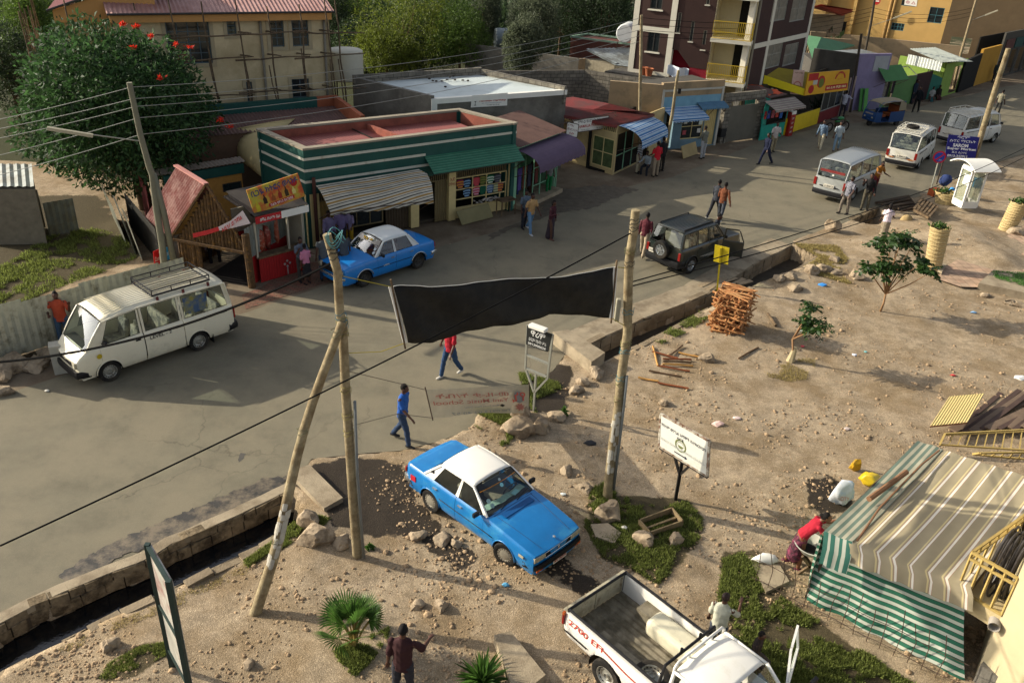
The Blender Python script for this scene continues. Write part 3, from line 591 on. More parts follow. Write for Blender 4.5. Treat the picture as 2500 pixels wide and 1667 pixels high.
# leaning board and table outside
mb=MB();a=at(1055,519);
bl_=[at(*z(6,1905,540),.05),at(*z(6,2180,470),.05),at(*z(6,2140,345),.62),at(*z(6,1855,420),.62)]
mb.quad(*bl_);n_=unit(np.cross(bl_[1]-bl_[0],bl_[3]-bl_[0]));mb.obox(bl_[0],bl_[1]-bl_[0],bl_[3]-bl_[0],n_*.03);tag(mb.build('shutter_board',M('olive_board','#7d7652',.7,.12,3)),'olive corrugated shutter board leaning on the pavement by the clothes window','board')
t=thing('table','small grey street table in front of the clothes window','table',f.P(8.75,.05,.35))
mb=MB();f.box(mb,8.35,9.15,.68,.72,.1,.6);mb.build('tabletop',WOOD,t);
for u,d_ in((8.4,.15),(9.1,.15),(8.4,.55),(9.1,.55)):
 mb=MB();f.box(mb,u-.02,u+.02,.05,.68,d_-.02,d_+.02);mb.build('leg',WOOD,t)
# green corrugated awning
def awning(name,label,F,u0,u1,z1,z0,proj,mat,kind='flat',n=8,val=0,d0=.02,group=None,sag=0,poles=None,scallop=.06):
 r=thing(name,label,'awning',F.P((u0+u1)/2,0,proj/2),0,group);P=[]
 prof=[]
 if kind=='flat':prof=[(t,z1+(z0-z1)*t) for t in np.linspace(0,1,n)]
 else:
  for t in np.linspace(0,1,n):
   a_=t*PI/2;prof.append((math.sin(a_)*.96+.04*t,z0+(z1-z0)*(math.cos(a_)**.9 if t<1 else 0)))
 m=24
 for i in range(m+1):
  u=u0+(u1-u0)*i/m;col_=[F.P(u,zz_+ (-.015*math.sin(i*PI*4/m) if sag else 0)-sag*math.sin(PI*i/m)*t*(1-t),d0+proj*t) for t,zz_ in prof]
  if val:
   col_.append(F.P(u,prof[-1][1]-val+(scallop*(i%2)),d0+proj+.01))
  P.append(col_)
 g=MB();g.grid(P)
 for i in range(len(g.uv)):g.uv[i]=(g.uv[i][0],g.uv[i][1])
 o=g.build('canopy',mat,r,smooth=False);s_=o.modifiers.new('solid','SOLIDIFY');s_.thickness=.012
 g=MB()
 for u in(u0+.04,(u0+u1)/2,u1-.04):
  g.tube([F.P(u,z0-.03,d0+proj-.03),F.P(u,(z0-.55),d0)],.015,6)
 g.tube([F.P(u0,z0-.03,d0+proj-.04),F.P(u1,z0-.03,d0+proj-.04)],.015,6)
 g.build('bracket',STEEL,r)
 return r
GAW=stripes('green_ridge_shading',.12,[(0,'#2f6a52'),(.55,'#24543f'),(.8,'#5a8a70')],'Y',.6)  # flat sheet: shade and highlight of the ridges painted as green bands
awning('awning','green corrugated awning under the fascia of the striped building',f,4.95,9.3,2.93,2.42,.75,GAW,'flat',7)
BST=stripes('cream_brown_stripes',.34,[(0,'#b8b3a2'),(.22,'#3b3a38'),(.36,'#b8b3a2'),(.55,'#93733a'),(.75,'#b8b3a2'),(.9,'#4a4744')],'Y',.75)
r=thing('awning','cream awning with brown and ochre stripes and a wavy hem above the old taxi','awning',f.P(2.3,0,.8));g=MB()
aw=[[z(6,620,195),z(6,1525,50)],[z(6,655,240),z(6,1600,90)],[z(6,690,305),z(6,1640,180)],[z(6,720,370),z(6,1650,260)],[z(6,745,425),z(6,1655,318)]]
hs=[2.5,2.38,2.2,1.98,1.78];P=[]
for i in range(21):
 t=i/20;row=[]
 for (pa,pb),hh in zip(aw,hs):
  a_,b_=at(*pa,hh),at(*pb,hh+.12);row.append(a_+(b_-a_)*t+UP*(.03*math.sin(t*PI*3)*(hh<2.4)))
 row.append(row[-1]-UP*(.12+.04*(i%2)));P.append(row)
g.grid(P);o=g.build('canopy',BST,r);o.modifiers.new('s','SOLIDIFY').thickness=.01
g=MB();e=[P[0][4],P[-1][4]];g.tube([e[0]-UP*.02,e[1]-UP*.02],.02,6)
for q_ in e:g.tube([q_-UP*.02,V3((q_[0],q_[1],0))-f.n*1.0+UP*1.2],.018,6)
g.build('bracket',STEEL,r)
mb=MB();pz=at(*z(6,600,540));mb.bar(f.P(.28,.05,.12),f.P(.28,2.75,.12),.11,.11);tag(mb.build('timber_post',M('red_brown_post','#4a2e26',.8,.2,3)),'dark red brown post at the left corner of the striped building','post')
f.window(st,1.5,3.2,.45,1.65,frame=SLAT,bars=(3,2),d=-.25)
txt('ፒካዬ',f.P(2.35,1.45,-.2),f.u,UP,.22,M('yellow_lettering','#c99a20',.6),st)
# --- yellow building with scaffolding
cR=at(803,46,6.65)[:2];fR=at(*z(2,735,60),7.0);fL=at(*z(1,1375,75),7.0);dr=unit(fL-fR)
rc=V3((*cR,0));frontL=rc+dr*9.2
yb=bld('apartment_building','three storey beige building under repair with orange eaves band and faded red roof','building',cR)
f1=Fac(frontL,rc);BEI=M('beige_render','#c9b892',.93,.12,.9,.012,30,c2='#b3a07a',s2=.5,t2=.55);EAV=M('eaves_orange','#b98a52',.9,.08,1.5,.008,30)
wins=[(z(2,205,180),z(2,345,415),2),(z(2,400,178),z(2,560,408),2),(z(2,402,700),z(2,565,860),2),(z(2,0,725),z(2,70,895),2),(z(1,1995,190),z(1,2090,310),1),(z(1,1450,190),z(1,1880,560),4)]
ops=[]
for a_,b_,nb in wins:
 u0,z1_=f1.uz(*a_);u1,z0_=f1.uz(*b_);ops.append((u0,u1,z0_,z1_,nb))
mb=MB();f1.wall(mb,[o_[:4] for o_ in ops],0,6.65);fe=Fac(rc,rc+f1.n*-9);fe.box(mb,0,9,0,6.65,-.2,0);mb.build('wall',BEI,yb)
for u0,u1,z0_,z1_,nb in ops:
 f1.window(yb,u0,u1,z0_,z1_,frame=M('blue_grey_frame','#4b5a60',.5),bars=(nb,3 if nb<4 else 4),d=-.12)
 mb=MB()
 for a_,b_,c_,d_ in((u0-.16,u0,z0_-.16,z1_+.1),(u1,u1+.16,z0_-.16,z1_+.1),(u0,u1,z0_-.16,z0_),(u0,u1,z1_,z1_+.1)):f1.box(mb,a_,b_,c_,d_,.001,.03)
 mb.build('window_surround',M('surround','#a89a7c',.9,.08,2),yb)
mb=MB();f1.box(mb,-.1,f1.L+.03,6.65,7.0,-.3,.35);fe.box(mb,-.3,9,6.65,7.0,-.2,.04);mb.build('eaves_band',EAV,yb)
mb=MB();mb.corr(f1.P(-.2,7.02,.42),f1.u*(f1.L+.35),-f1.n*6+UP*1.9,.18,.02);mb.build('roof',PINK_ROOF,yb)
mb=MB();mb.tube([f1.P(-.2,7.0,.45),f1.P(f1.L+.15,7.0,.45)],.05,6);mb.build('gutter',M('gutter','#3e3a36',.6),yb)
mb=MB()
for px_ in(z(2,150,500),z(2,700,500)):
 u,_z=f1.uz(*px_);mb.tube([f1.P(u,.2,.08),f1.P(u,6.6,.08)],.06,8)
mb.build('drainpipe',M('pipe_grey','#7c7668',.7,.1,3),yb,smooth=True)
wing0=at(*z(1,560,190),6.55);wing1=at(*z(1,1390,190),6.55)
f2=Fac(wing0,wing1);f3=Fac(wing0+(-f2.n)*7+f2.u*-.2,wing0)
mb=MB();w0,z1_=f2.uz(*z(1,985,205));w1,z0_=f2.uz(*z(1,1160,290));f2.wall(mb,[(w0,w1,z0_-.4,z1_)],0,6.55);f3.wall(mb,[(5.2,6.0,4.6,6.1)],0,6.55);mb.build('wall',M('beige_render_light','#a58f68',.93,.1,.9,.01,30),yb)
f2.window(yb,w0,w1,z0_-.4,z1_,bars=(2,2));f3.window(yb,5.2,6.0,4.6,6.1,bars=(1,2))
mb=MB();mb.add([f2.P(-.3,6.55,.35),f2.P(f2.L,6.55,.35),f2.P(f2.L,8.3,.35),f2.P(-.3,7.0,.35)],[(0,1,2,3)]);mb.add([f2.P(-.3,6.55,.35),f2.P(-.3,7.0,.35),f2.P(-.3,7.0,-7),f2.P(-.3,6.55,-7)],[(0,1,2,3)]);mb.add([f2.P(-.3,6.55,.35),f2.P(f2.L,6.55,.35),f2.P(f2.L,6.55,-.2),f2.P(-.3,6.55,-.2)],[(0,1,2,3)]);mb.build('eaves_band',EAV,yb)
mb=MB();a_=f2.P(-.5,7.02,.5);mb.corr(a_,-f2.n*7,f2.u*(f2.L+1)+UP*1.6,.18,.02,nrm=(0,0,1));mb.build('roof',M('dark_red_tin','#6e2f31',.55,.14,1.6),yb)
mb=MB();mb.tube([f2.P(-.5,7.03,.52),f2.P(f2.L,8.45,.52)],.05,6);mb.build('gutter',M('gutter','#3e3a36',.6),yb)
# balcony slab left
mb=MB();f3.box(mb,3,7,3.3,3.5,0,1.4);mb.build('balcony',PLC,yb)
# scaffolding
POL=M('eucalyptus_pole','#6a5a46',.9,.22,5,c2='#4a3e30',s2=3,t2=.5)
def pole(mb,a,b,r=.035,seed=0,n=6):
 rg_=random.Random(seed);a,b=V3(a),V3(b);P=[];L_=np.linalg.norm(b-a)
 for i in range(7):
  t=i/6;P.append(a+(b-a)*t+V3((rg_.uniform(-1,1),rg_.uniform(-1,1),rg_.uniform(-1,1)))*.012*L_*math.sin(PI*t))
 mb.tube(P,[r*(1.1-.45*i/6) for i in range(7)],n)
scf=thing('scaffolding','crooked wooden pole scaffolding standing before the beige building','scaffolding',f1.P(5,0,1));i=0
for x in(z(2,20,500),z(2,265,500),z(2,525,500),z(2,760,500),z(1,1900,500),z(1,1600,480),z(2,850,400)):
 for k in range(2):
  u,_z=f1.uz(*x,1.1);mb=MB();pole(mb,f1.P(u+.2+rnd.uniform(-.15,.25),0,1.1+k*.15),f1.P(u-.15+rnd.uniform(-.2,.1),7.3+rnd.random()*.8-k*2.5,1.0+k*.1),.045,i);mb.build('upright_pole',POL,scf);i+=1
for zz_ in(f1.uz(*z(2,300,300),1.1)[1],f1.uz(*z(2,300,505),1.1)[1],f1.uz(*z(2,300,810),1.1)[1]):
 for k in range(4):
  u=-.6+k*2.6;mb=MB();pole(mb,f1.P(u,zz_+rnd.uniform(-.1,.1),1.15),f1.P(u+3.3,zz_+rnd.uniform(-.12,.12),1.15),.04,i);mb.build('ledger_pole',POL,scf);i+=1
 for x in(z(2,20,500),z(2,265,500),z(2,525,500),z(2,740,500)):
  u,_z=f1.uz(*x,1.1);mb=MB();pole(mb,f1.P(u-.1,zz_-.05,0),f1.P(u+.15,zz_+.12,1.5),.035,i);mb.build('cross_pole',POL,scf);i+=1
scf2=thing('scaffolding','tall leaning pole scaffolding at the left gable end of the beige building','scaffolding',f3.P(5,0,1.2))
for k in range(9):
 u=1.0+k*.75;mb=MB();pole(mb,f3.P(u,0,1.2+.1*(k%3)),f3.P(u-.9,5.6+rnd.random()*1.5,1.7),.04,i);mb.build('upright_pole',POL,scf2);i+=1
for zz_ in(2.2,4.6):
 for k in range(3):
  mb=MB();pole(mb,f3.P(.5+k*2.1,zz_,1.5),f3.P(3.6+k*2.1,zz_+.1,1.5),.04,i);mb.build('ledger_pole',POL,scf2);i+=1
for k,(a_,b_) in enumerate(((z(1,640,410),z(1,560,0)),(z(1,1190,200),z(1,1175,30)))):
 mb=MB();u,_z=f2.uz(*a_,1.);u2,z2_=f2.uz(*b_,1.);pole(mb,f2.P(u+.4,0,1),f2.P(u2,z2_,1),.045,i);mb.build('upright_pole',POL,scf2);i+=1
# --- low red roofed hall behind the striped building
q0,q1,q2=at(*z(1,1850,930),3.5),at(*z(2,810,845),3.5),at(*z(2,1080,1040),3.5);q3=q0+(q2-q1)
hl=bld('hall','long low hall with rusty red corrugated roof and green parapet behind the striped shops','building',q2)
back=q1-q0;dep=q2-q1
q0e=q0-unit(back)*2.5
mb=MB();mb.corr(q0e+UP*-.45,q1-q0e,dep*.62+UP*-.15,.16,.018);mb.build('roof',M('rust_red_tin','#5d4742',.7,.16,1.2,c2='#6a5048',s2=.6,t2=.5),hl)
mb=MB();F_=Fac(q0e,q1);F_.box(mb,0,F_.L-1.0,2.4,3.5,-.2,0);mb.build('back_parapet',GR,hl)
mb=MB();F_.box(mb,F_.L-1.0,F_.L,2.4,3.5,-.2,.0);F2_=Fac(q1,q1+dep*.9,True);F2_.box(mb,0,F2_.L,2.3,3.5,-.2,0);mb.build('side_parapet',M('orange_render','#8f5136',.9,.15,1.5),hl)
mb=MB();mb.prism([q0e,q1,q1+dep*.6,q0e+dep*.6],0,2.9);mb.build('wall',M('brown_wall','#5e4a3a',.9,.15,1.5),hl)
mb=MB();a_,b_=at(*z(2,1250,908),3.0),at(*z(2,1500,975),3.0);F_=Fac(a_,b_);F_.box(mb,0,F_.L,0,3.0,-.15,0);F_.box(mb,F_.L*.95,F_.L*2.0,0,2.9,-.15,0.001);tag(mb.build('boundary_wall',M('orange_render','#8f5136',.9,.15,1.5)),'low orange rendered wall beside the grey pharmacy','wall')
# --- grey pharmacy with white roof
h=4.0;pa,pb,pc,pd=[at(*z(2,1635,850),h),at(*z(3,665,770),h),at(*z(2,2070,612),h),at(*z(2,940,680),h)]
ph=bld('pharmacy_building','grey cement pharmacy with pale sheet roof, block parapets and arched door','building',pa)
BLK=bricks('grey_blocks','#7d776a','#68635a','#4f4a42',.4,.2,.014);F_=Fac(pa,pb);G1=Fac(pd,pa);G2=Fac(pb,pc);G3=Fac(pc,pd)
mb=MB();u,zt=F_.uz(*z(3,80,1020));
F_.box(mb,0,F_.L,0,h-.35,-.2,0);G1.box(mb,0,G1.L,0,h,-.2,0);mb.build('wall',GREYC,ph)
mb=MB();G2.box(mb,0,G2.L,h-.8,h+.05,-.2,0);G3.box(mb,0,G3.L,h-.8,h+.1,-.2,0);mb.build('block_parapet',BLK,ph)
mb=MB();F_.box(mb,0,F_.L,h-.349,h-.12,-.2,.06);F_.box(mb,0,.28,1.2,h-.35,.002,.05);F_.box(mb,0,F_.L*.98,1.6,1.8,.002,.07);mb.build('white_trim',WHITE,ph)
c_=(pa+pb+pc+pd)/4;mb=MB();e=[p+(c_-p)*.03 for p in(pa,pb,pc,pd)]
mb.grid([[e[0]-UP*.15,e[3]-UP*.25],[(e[0]+e[1])/2-UP*.15,(e[2]+e[3])/2-UP*.25],[e[1]-UP*.15,e[2]-UP*.25]]);mb.build('roof',M('white_roof_sheet','#b9c2c0',.6,.08,1,c2='#a0a9a6',s2=.5,t2=.55),ph)
mb=MB()
for (px0,px1) in ((z(3,20,1020),z(3,190,1070)),):
 u0,z0_=F_.uz(*px0);u1,_=F_.uz(*px1);uc,rr_=(u0+u1)/2-.2,.75
 v_=[F_.P(uc+rr_*math.cos(a),.55+rr_*math.sin(a)*.9,.01) for a in np.linspace(0,PI,14)];mb.add([F_.P(uc-rr_,0,.01)]+v_[::-1]+[F_.P(uc+rr_,0,.01)],[tuple(range(16))])
mb.build('arched_door',DARK,ph)
# roof stones
g=MB()
for i,(x,y) in enumerate([(1620,695),(1650,712),(1680,715),(1730,715),(1775,703),(1800,680),(1830,672),(1845,705),(1915,708),(1960,712),(1760,765)]):
 p=at(*z(2,x,y),h-.15);o=MB().rock(p,(.09,.07,.05),i,1).build('brick_piece',M('dark_stone','#3c3530',.9,.2));tag(o,'dark stone weighing down the pale pharmacy roof','stone','stones on the pharmacy roof')
def sign(name,label,pts,mat,th=.04,cat='sign',texts=(),frame=None,d=1):
 """flat board through 4 world points: bottom-left, bottom-right, top-right, top-left as seen by a reader"""
 a_,b_,c2_,d_=map(V3,pts);ux=b_-a_;uy=d_-a_;n_=unit(np.cross(ux,uy))*d
 r=thing(name,label,cat,(a_+b_)/2);mb=MB();mb.add([a_,b_,c2_,d_,a_-n_*th,b_-n_*th,c2_-n_*th,d_-n_*th],[(0,1,2,3),(7,6,5,4),(0,4,5,1),(1,5,6,2),(2,6,7,3),(3,7,4,0)],[(0,0),(1,0),(1,1),(0,1)]*2);mb.build('panel',mat,r)
 w_,h_=np.linalg.norm(ux),np.linalg.norm(uy)
 for t in texts:
  s_,u,v,hh,cc=t[:5];ww=t[5] if len(t)>5 else None;bo=t[6] if len(t)>6 else .012
  txt(s_,a_+ux*u+uy*v+n_*.004,ux,uy,hh*h_,M('ink_'+cc,cc,.6,.05),r,width=ww*w_ if ww else None,bold=bo)
 if frame:
  mb=MB()
  for p,q in((a_,b_),(b_,c2_),(c2_,d_),(d_,a_)):mb.bar(p,q,frame,frame)
  mb.build('frame',STEEL,r)
 return r,a_,ux,uy,n_
F_=Fac(pa,pb);s4=[F_.P(*F_.uz(*z(2,x,y)),.05) for x,y in((1980,948),(2300,930),(2305,818),(1990,843))]
r,a_,ux,uy,n_=sign('banner','white pharmacy banner with a red name and goblet emblem on the grey wall',s4,WHITE,.01,'banner',[('ናማሊያ መድኃኒት ቤት',.56,.78,.24,'#333333',.75),('Namaliya Pharmacy',.58,.5,.2,'#a32a22',.74,.03),('ራስ ማናሪ ክሊኒክ ፊትለፊት',.56,.3,.07,'#223a7a',.55),('Tel 0471 419 72 64',.6,.14,.08,'#333333',.35)])
g=MB()
ctr=a_+ux*.11+uy*.62;g.add([ctr+ux*(.045*math.cos(t))+uy*(.17*math.sin(t))+n_*.004 for t in np.linspace(PI,2*PI,12)],[tuple(range(12))]);g.obox(ctr-ux*.006-uy*.45+n_*.004,ux*.012,uy*.32,n_*.003);g.obox(ctr-ux*.03-uy*.47+n_*.004,ux*.06,uy*.04,n_*.003);g.build('goblet_emblem',M('ink_#333333','#333333'),r)
# --- mint shop with purple awning
m0,m1=f.P(f.L+.05,0,-.1),at(*z(3,590,1190),2.6);m0h=f.P(f.L+.05,0,-.1)
fm=Fac(m0,m1);ms=bld('shop_building','small mint green shop with brown tin roof between the striped building and the alley','building',m0)
MINT=M('mint_paint','#7fae8c',.75,.1,2.5)
mb=MB();fm.box(mb,0,fm.L,2.25,2.75,-.12,0);fm.box(mb,0,.25,0,2.25,-.12,0);fm.box(mb,0,fm.L,0,2.7,-2.0,-1.9);Fac(fm.b,fm.P(fm.L,0,-2)).box(mb,0,2,0,2.6,-.1,0);mb.build('wall',MINT,ms)
mb=MB();mb.corr(fm.P(-.0,2.78,.25),fm.u*(fm.L+.3),-fm.n*2.6+UP*.5,.15,.015);mb.build('roof',M('brown_tin','#5d463e',.7,.15,2),ms)
mb=MB()
for u in(.8,1.5,2.1,fm.L-.05):fm.box(mb,u-.02,u+.02,.05,2.2,.05,.09)
for zz_ in(.7,1.5):fm.box(mb,1.5,fm.L,zz_-.015,zz_+.015,.05,.08)
mb.build('door_frame',MINT,ms)
mb=MB();fm.box(mb,.1,fm.L-.1,.02,.2,-1.8,.5);mb.build('step',CONC,ms)
PUR=M('purple_canvas','#56475a',.8,.12,3)
a0=at(*z(3,330,1450),2.05);a1=at(*z(3,750,1385),2.05);fa=Fac(m0+fm.n*.05,m1+fm.n*.05)
pu,_=fa.uz(*z(3,330,1450));r=awning('awning','purple grey rounded awning with a scalloped hem over the mint shop',fm,.0,fm.L+.35,2.62,2.0,1.25,PUR,'round',10,.16)
for i,(u,c1,l) in enumerate(((.35,'#4a3f78','violet patterned'),(.75,'#7a4a3a','brown'),(1.15,'#2c2c3a','black'),(1.75,'#5a2b24','dark red'))):
 mb=MB();fm.box(mb,u,u+.24,.75,1.75,-.02,.02);fm.box(mb,u-.05,u+.29,1.45,1.75,-.015,.015);tag(mb.build('hanging_dress',M('dress_'+c1,c1,.9,.3,12),bevel=.01),l+' dress hanging at the mint shop front','dress','dresses at the mint shop')
# --- red roofed pharmacy shop
A0,B0,C0=at(*z(3,600,1400)),at(*z(3,1068,1545)),at(*z(3,1480,1345))
rs=bld('pharmacy_shop','cream corrugated corner shop with a low red roof and big glazed window','building',B0)
w1=Fac(A0-unit(B0-A0)*1.5,B0);w2=Fac(B0,C0)
mb=MB();uA,_=w1.uz(*z(3,900,1200));w1.wall(mb,[(uA,w1.L-.08,.25,1.75),(0.8,w1.L,2.05,2.4)],0,2.45,th=.06);w2.wall(mb,[(.15,w2.L*.72,.05,2.0)],0,2.45,th=.08);mb.build('wall',M('cream_sheet','#b09d70',.7,.1,3),rs)
g=MB();g.corr(w1.P(1.6,.28,.015),w1.u*(uA-1.65),UP*1.75,.1,.012,nrm=w1.n);g.build('ribbed_panel',M('cream_sheet','#b09d70'),rs)
w1.window(rs,uA,w1.L-.08,.25,1.75,frame=CREAM,glass=M('green_glass','#4e5c3c',.2,.4,2,spec=.6),bars=(2,2),d=-.04)
grille(rs,w1,.8,w1.L,2.07,2.38,-.04,.12,mat=CREAM)
mb=MB();w2.box(mb,.1,w2.L,.02,2.3,-1.6,-1.5);w2.box(mb,.1,w2.L,.0,.12,-1.5,-.08);mb.build('shop_interior',DARK,rs)
for u in(.15,1.1,2.0):
 mb=MB();w2.box(mb,u-.02,u+.02,.05,2.0,-.05,-.01);w2.box(mb,u,u+.8,.9,.93,-.05,-.01);mb.build('door_frame',MINT,rs)
rp=[at(*z(3,285,912),2.75),at(*z(3,480,985),2.7),at(*z(3,790,1045),2.62),at(*z(3,1100,1105),2.5),at(*z(3,1440,1005),2.6),at(*z(3,1330,985),2.75),at(*z(3,1040,915),2.95),at(*z(3,720,855),3.05)]
mb=MB();c_=sum(rp)/8+UP*.05
for i in range(8):mb.add([c_,rp[i],rp[(i+1)%8]],[(0,1,2)]);
for i in range(8):a_,b_=rp[i],rp[(i+1)%8];mb.add([a_-UP*.14,b_-UP*.14,b_,a_],[(0,1,2,3)])
for i in range(6):mb.f.append(tuple(mb.f[i][::-1]))
mb.build('roof',M('rust_red_roof','#74312d',.6,.2,2.2,c2='#5f3a35',s2=1.2,t2=.5),rs)
def fpt(F,k,x,y,d=0):u_,z_=F.uz(*z(k,x,y),d);return F.P(u_,z_,d)
# signs on posts
hN=2.55
s4=[at(*z(3,655,1190),2.0),at(*z(3,755,1215),1.95),at(*z(3,770,1100),2.55),at(*z(3,670,1075),2.6)]
sign('sign_board','small square white pharmacy sign facing up the street','' or s4,WHITE,.03,'sign',[('ናማሊያ',.5,.78,.2,'#7a4a44',.8),('መድኃኒት',.5,.5,.2,'#7a4a44',.85),('ቤት',.5,.22,.18,'#a32a22',.4)],frame=.03)
g0=at(*z(3,1020,1250),0);b1=at(*z(3,770,1165),2.1);b2=at(*z(3,1030,1130),2.1)
Fp=Fac(b1,b2);s4=[Fp.P(*Fp.uz(*z(3,x,y))) for x,y in((745,1170),(1025,1130),(1035,1020),(715,1062))]
sign('sign_board','long white pharmacy sign with dark script above red capitals over the shop corner',s4,WHITE,.04,'sign',[('ናማሊያ መድኃኒት ቤት',.5,.78,.26,'#3d3a44',.72),('NAMALIA PHARMACY',.55,.42,.24,'#a8423a',.86,.02),('☎ 0471107214',.3,.12,.1,'#444444',.26),('☎ 29485',.75,.12,.1,'#444444',.2)],frame=.035)
mb=MB();e0,e1=b1-Fp.u*1.2+UP*.5,b2+Fp.u*.4+UP*.75;mb.tube([e0,e1],.02,6);mb.tube([e0,e0-UP*1.],.02,6);mb.tube([e1,e1-UP*1.1],.02,6);tag(mb.build('gantry',STEEL),'thin rusty pipe frame holding the pharmacy signs','frame')
# blue white awning over the corner shop
BW=stripes('blue_white',.26,[(0,'#9fb4c4'),(.4,'#2d6aa0'),(.75,'#dfe3e4'),(.85,'#2d6aa0')],'Y',.7)
awning('awning','bright blue and white striped rounded awning over the pharmacy corner, over the standing group',w2,.05,3.1,2.45,1.75,1.35,BW,'round',9,.22)
# --- blue shop
h=3.65;D0,D1,D2=at(*z(3,1520,735),h),at(*z(3,2065,705),h),at(*z(3,1045,740),3.4)
bs=bld('shop_building','blue and tan rendered flat fronted shop with pale stripes','building',D0);fb_=Fac(D0,D1);fl_=Fac(D2,D0)
BLU=M('pale_blue_paint','#66808c',.85,.12,2);TAN=M('tan_render','#9a8567',.93,.14,1.6,.01,30,c2='#7f7058',s2=.8,t2=.5)
ops=[(.5,1.0+.0,.1,2.0),(1.6,3.1,.5,1.9),(3.15,4.0,.05,2.1)]
mb=MB();fb_.wall(mb,ops,0,2.35);mb.build('wall',BLU,bs)
mb=MB();fb_.box(mb,0,fb_.L,2.9,3.65,-.2,0);fl_.box(mb,0,fl_.L,0,3.55,-.2,-.0);mb.build('upper_wall',TAN,bs)
mb=MB();fb_.box(mb,0,fb_.L,2.35,2.9,-.2,.01);mb.build('blue_band',M('blue_band','#6b93a6',.85,.12,2),bs)
mb=MB();fb_.box(mb,0,fb_.L,3.18,3.28,.001,.03);fb_.box(mb,0,.14,0,3.3,.001,.04);fb_.box(mb,fb_.L-.14,fb_.L,0,3.3,.001,.04);mb.build('trim',M('pale_trim','#a9a79c',.8,.08),bs)
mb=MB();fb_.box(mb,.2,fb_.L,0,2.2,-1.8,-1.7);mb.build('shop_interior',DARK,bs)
fb_.window(bs,1.6,3.1,.5,1.9,frame=CREAM,bars=(2,2),d=-.1);shutter(bs,fb_,3.15,4.0,.05,2.1,-.1,CREAM,'ribbed_door',.12,.03)
mb=MB();mb.quad(fl_.P(0,3.4,0),fb_.P(0,3.4,0),fb_.P(fb_.L,3.4,0),D1+fb_.n*-3-UP*.3);mb.build('roof',DGREY,bs)
for i,(u,zz_,c1) in enumerate(((1.75,1.35,'#b8b4a8'),(1.75,.75,'#a04a50'),(2.75,.8,'#c9c5b8'),(2.4,1.6,'#b04048'),(2.8,1.25,'#c5cdc0'))):
 mb=MB();fb_.box(mb,u,u+.24,zz_,zz_+.24,-.05,-.04);tag(mb.build('poster',M('paper_'+c1,c1,.8,.15,9)),['grey white','dusky red','small white','tilted red','pale green'][i]+' paper poster stuck on the blue shop window','poster','posters on the blue shop window')
awning('awning','blue and white striped awning at the tan shop, left of its display window',fb_,.1,2.5,2.35,1.95,1.1,BW,'flat',5,.18)
awning('awning','flat blue canvas strip sagging along the top of the tan shop front',fb_,2.4,fb_.L+.1,2.5,2.3,.5,M('blue_canvas','#4d6f86',.8,.15,3),'flat',4,.12)
mb=MB();b_=[at(*z(3,1695,1400),.05),at(*z(3,1820,1355),.05),at(*z(3,1825,1245),.62),at(*z(3,1675,1290),.62)];mb.obox(b_[0],b_[1]-b_[0],b_[3]-b_[0],unit(np.cross(b_[1]-b_[0],b_[3]-b_[0]))*-.05);tag(mb.build('shop_board',M('straw_board','#a08d62',.8,.12,3)),'straw coloured wooden counter board before the tan shop window','board')
mb=MB();g0=at(*z(3,2010,1260));mb.box(g0+UP*.62,(.42,.4,.5),.6);
for a_ in(-.17,.17):
 for b_ in(-.15,.15):mb.bar(g0+V3((a_,b_,0)),g0+V3((a_,b_,.4)),.03)
tag(mb.build('charcoal_bin',M('black_plastic','#17181a',.6)),'black box on thin legs beside the grey gate','box')
# gate and walls
g1,g2=at(*z(3,2010,1270)),at(*z(3,2300,1230));fg=Fac(g1,g2);gt=thing('metal_gate','grey sheet metal yard gate with spikes on top, between block pillars','gate',g1)
mb=MB();fg.box(mb,.45,fg.L,.05,2.1,-.05,0);mb.build('gate_leaf',M('gate_grey','#5f5b50',.6,.12,2),gt)
mb=MB();fg.box(mb,0,.45,0,2.3,-.3,0);fg.box(mb,fg.L,fg.L+.6,0,2.3,-.3,0);fg.box(mb,0,fg.L+.6,2.32,2.8,-.3,-.1);mb.build('block_pillar',BLK,gt)
mb=MB()
for u in np.arange(.4,fg.L+.4,.14):mb.bar(fg.P(u,2.1,-.02),fg.P(u,2.32+.1,-.02),.015)
mb.build('spike',STEEL,gt)
# block walls behind
def wallseg(name,label,a,b,h0,h1,mat,th=.2,z0=0):
 F=Fac(a,b);r=MB();r.obox(F.P(0,z0,-th),F.u*F.L,F.n*th,UP*(h1-z0));
 r=MB();A_,B_=F.P(0,0,0),F.P(F.L,0,0);n_=-F.n*th
 vs=[A_+UP*z0,B_+UP*z0,B_+UP*h1,A_+UP*h0,A_+n_+UP*z0,B_+n_+UP*z0,B_+n_+UP*h1,A_+n_+UP*h0]
 for fc in((0,1,2,3),(5,4,7,6),(3,2,6,7),(4,0,3,7),(1,5,6,2)):
  pp_=[vs[i] for i in fc];w_=np.linalg.norm(pp_[1]-pp_[0]);r.add(pp_,[(0,1,2,3)],[(0,pp_[0][2]),(w_,pp_[1][2]),(w_,pp_[2][2]),(0,pp_[3][2])])
 return tag(r.build(name,mat),label,'wall')
wallseg('block_wall','long grey block wall running behind the white roofed pharmacy',at(*z(3,-700,640),3.2),at(*z(3,820,622),3.2),3.2,3.2,BLK)
wallseg('block_wall','grey block yard wall rising behind the red roofed shop',at(*z(3,820,622),3.2),at(*z(3,1500,720),3.2),3.2,3.2,BLK)
wallseg('boundary_wall','tall stained cement wall above the pharmacy roof, in tree shadow',at(*z(3,-230,385),3.0),at(*z(3,770,520),3.0),3,3,GREYC)
wallseg('boundary_wall','cement return wall joining the long stained wall',at(*z(3,770,520),3.0),at(*z(3,830,520),3.0),3,3,TAN)
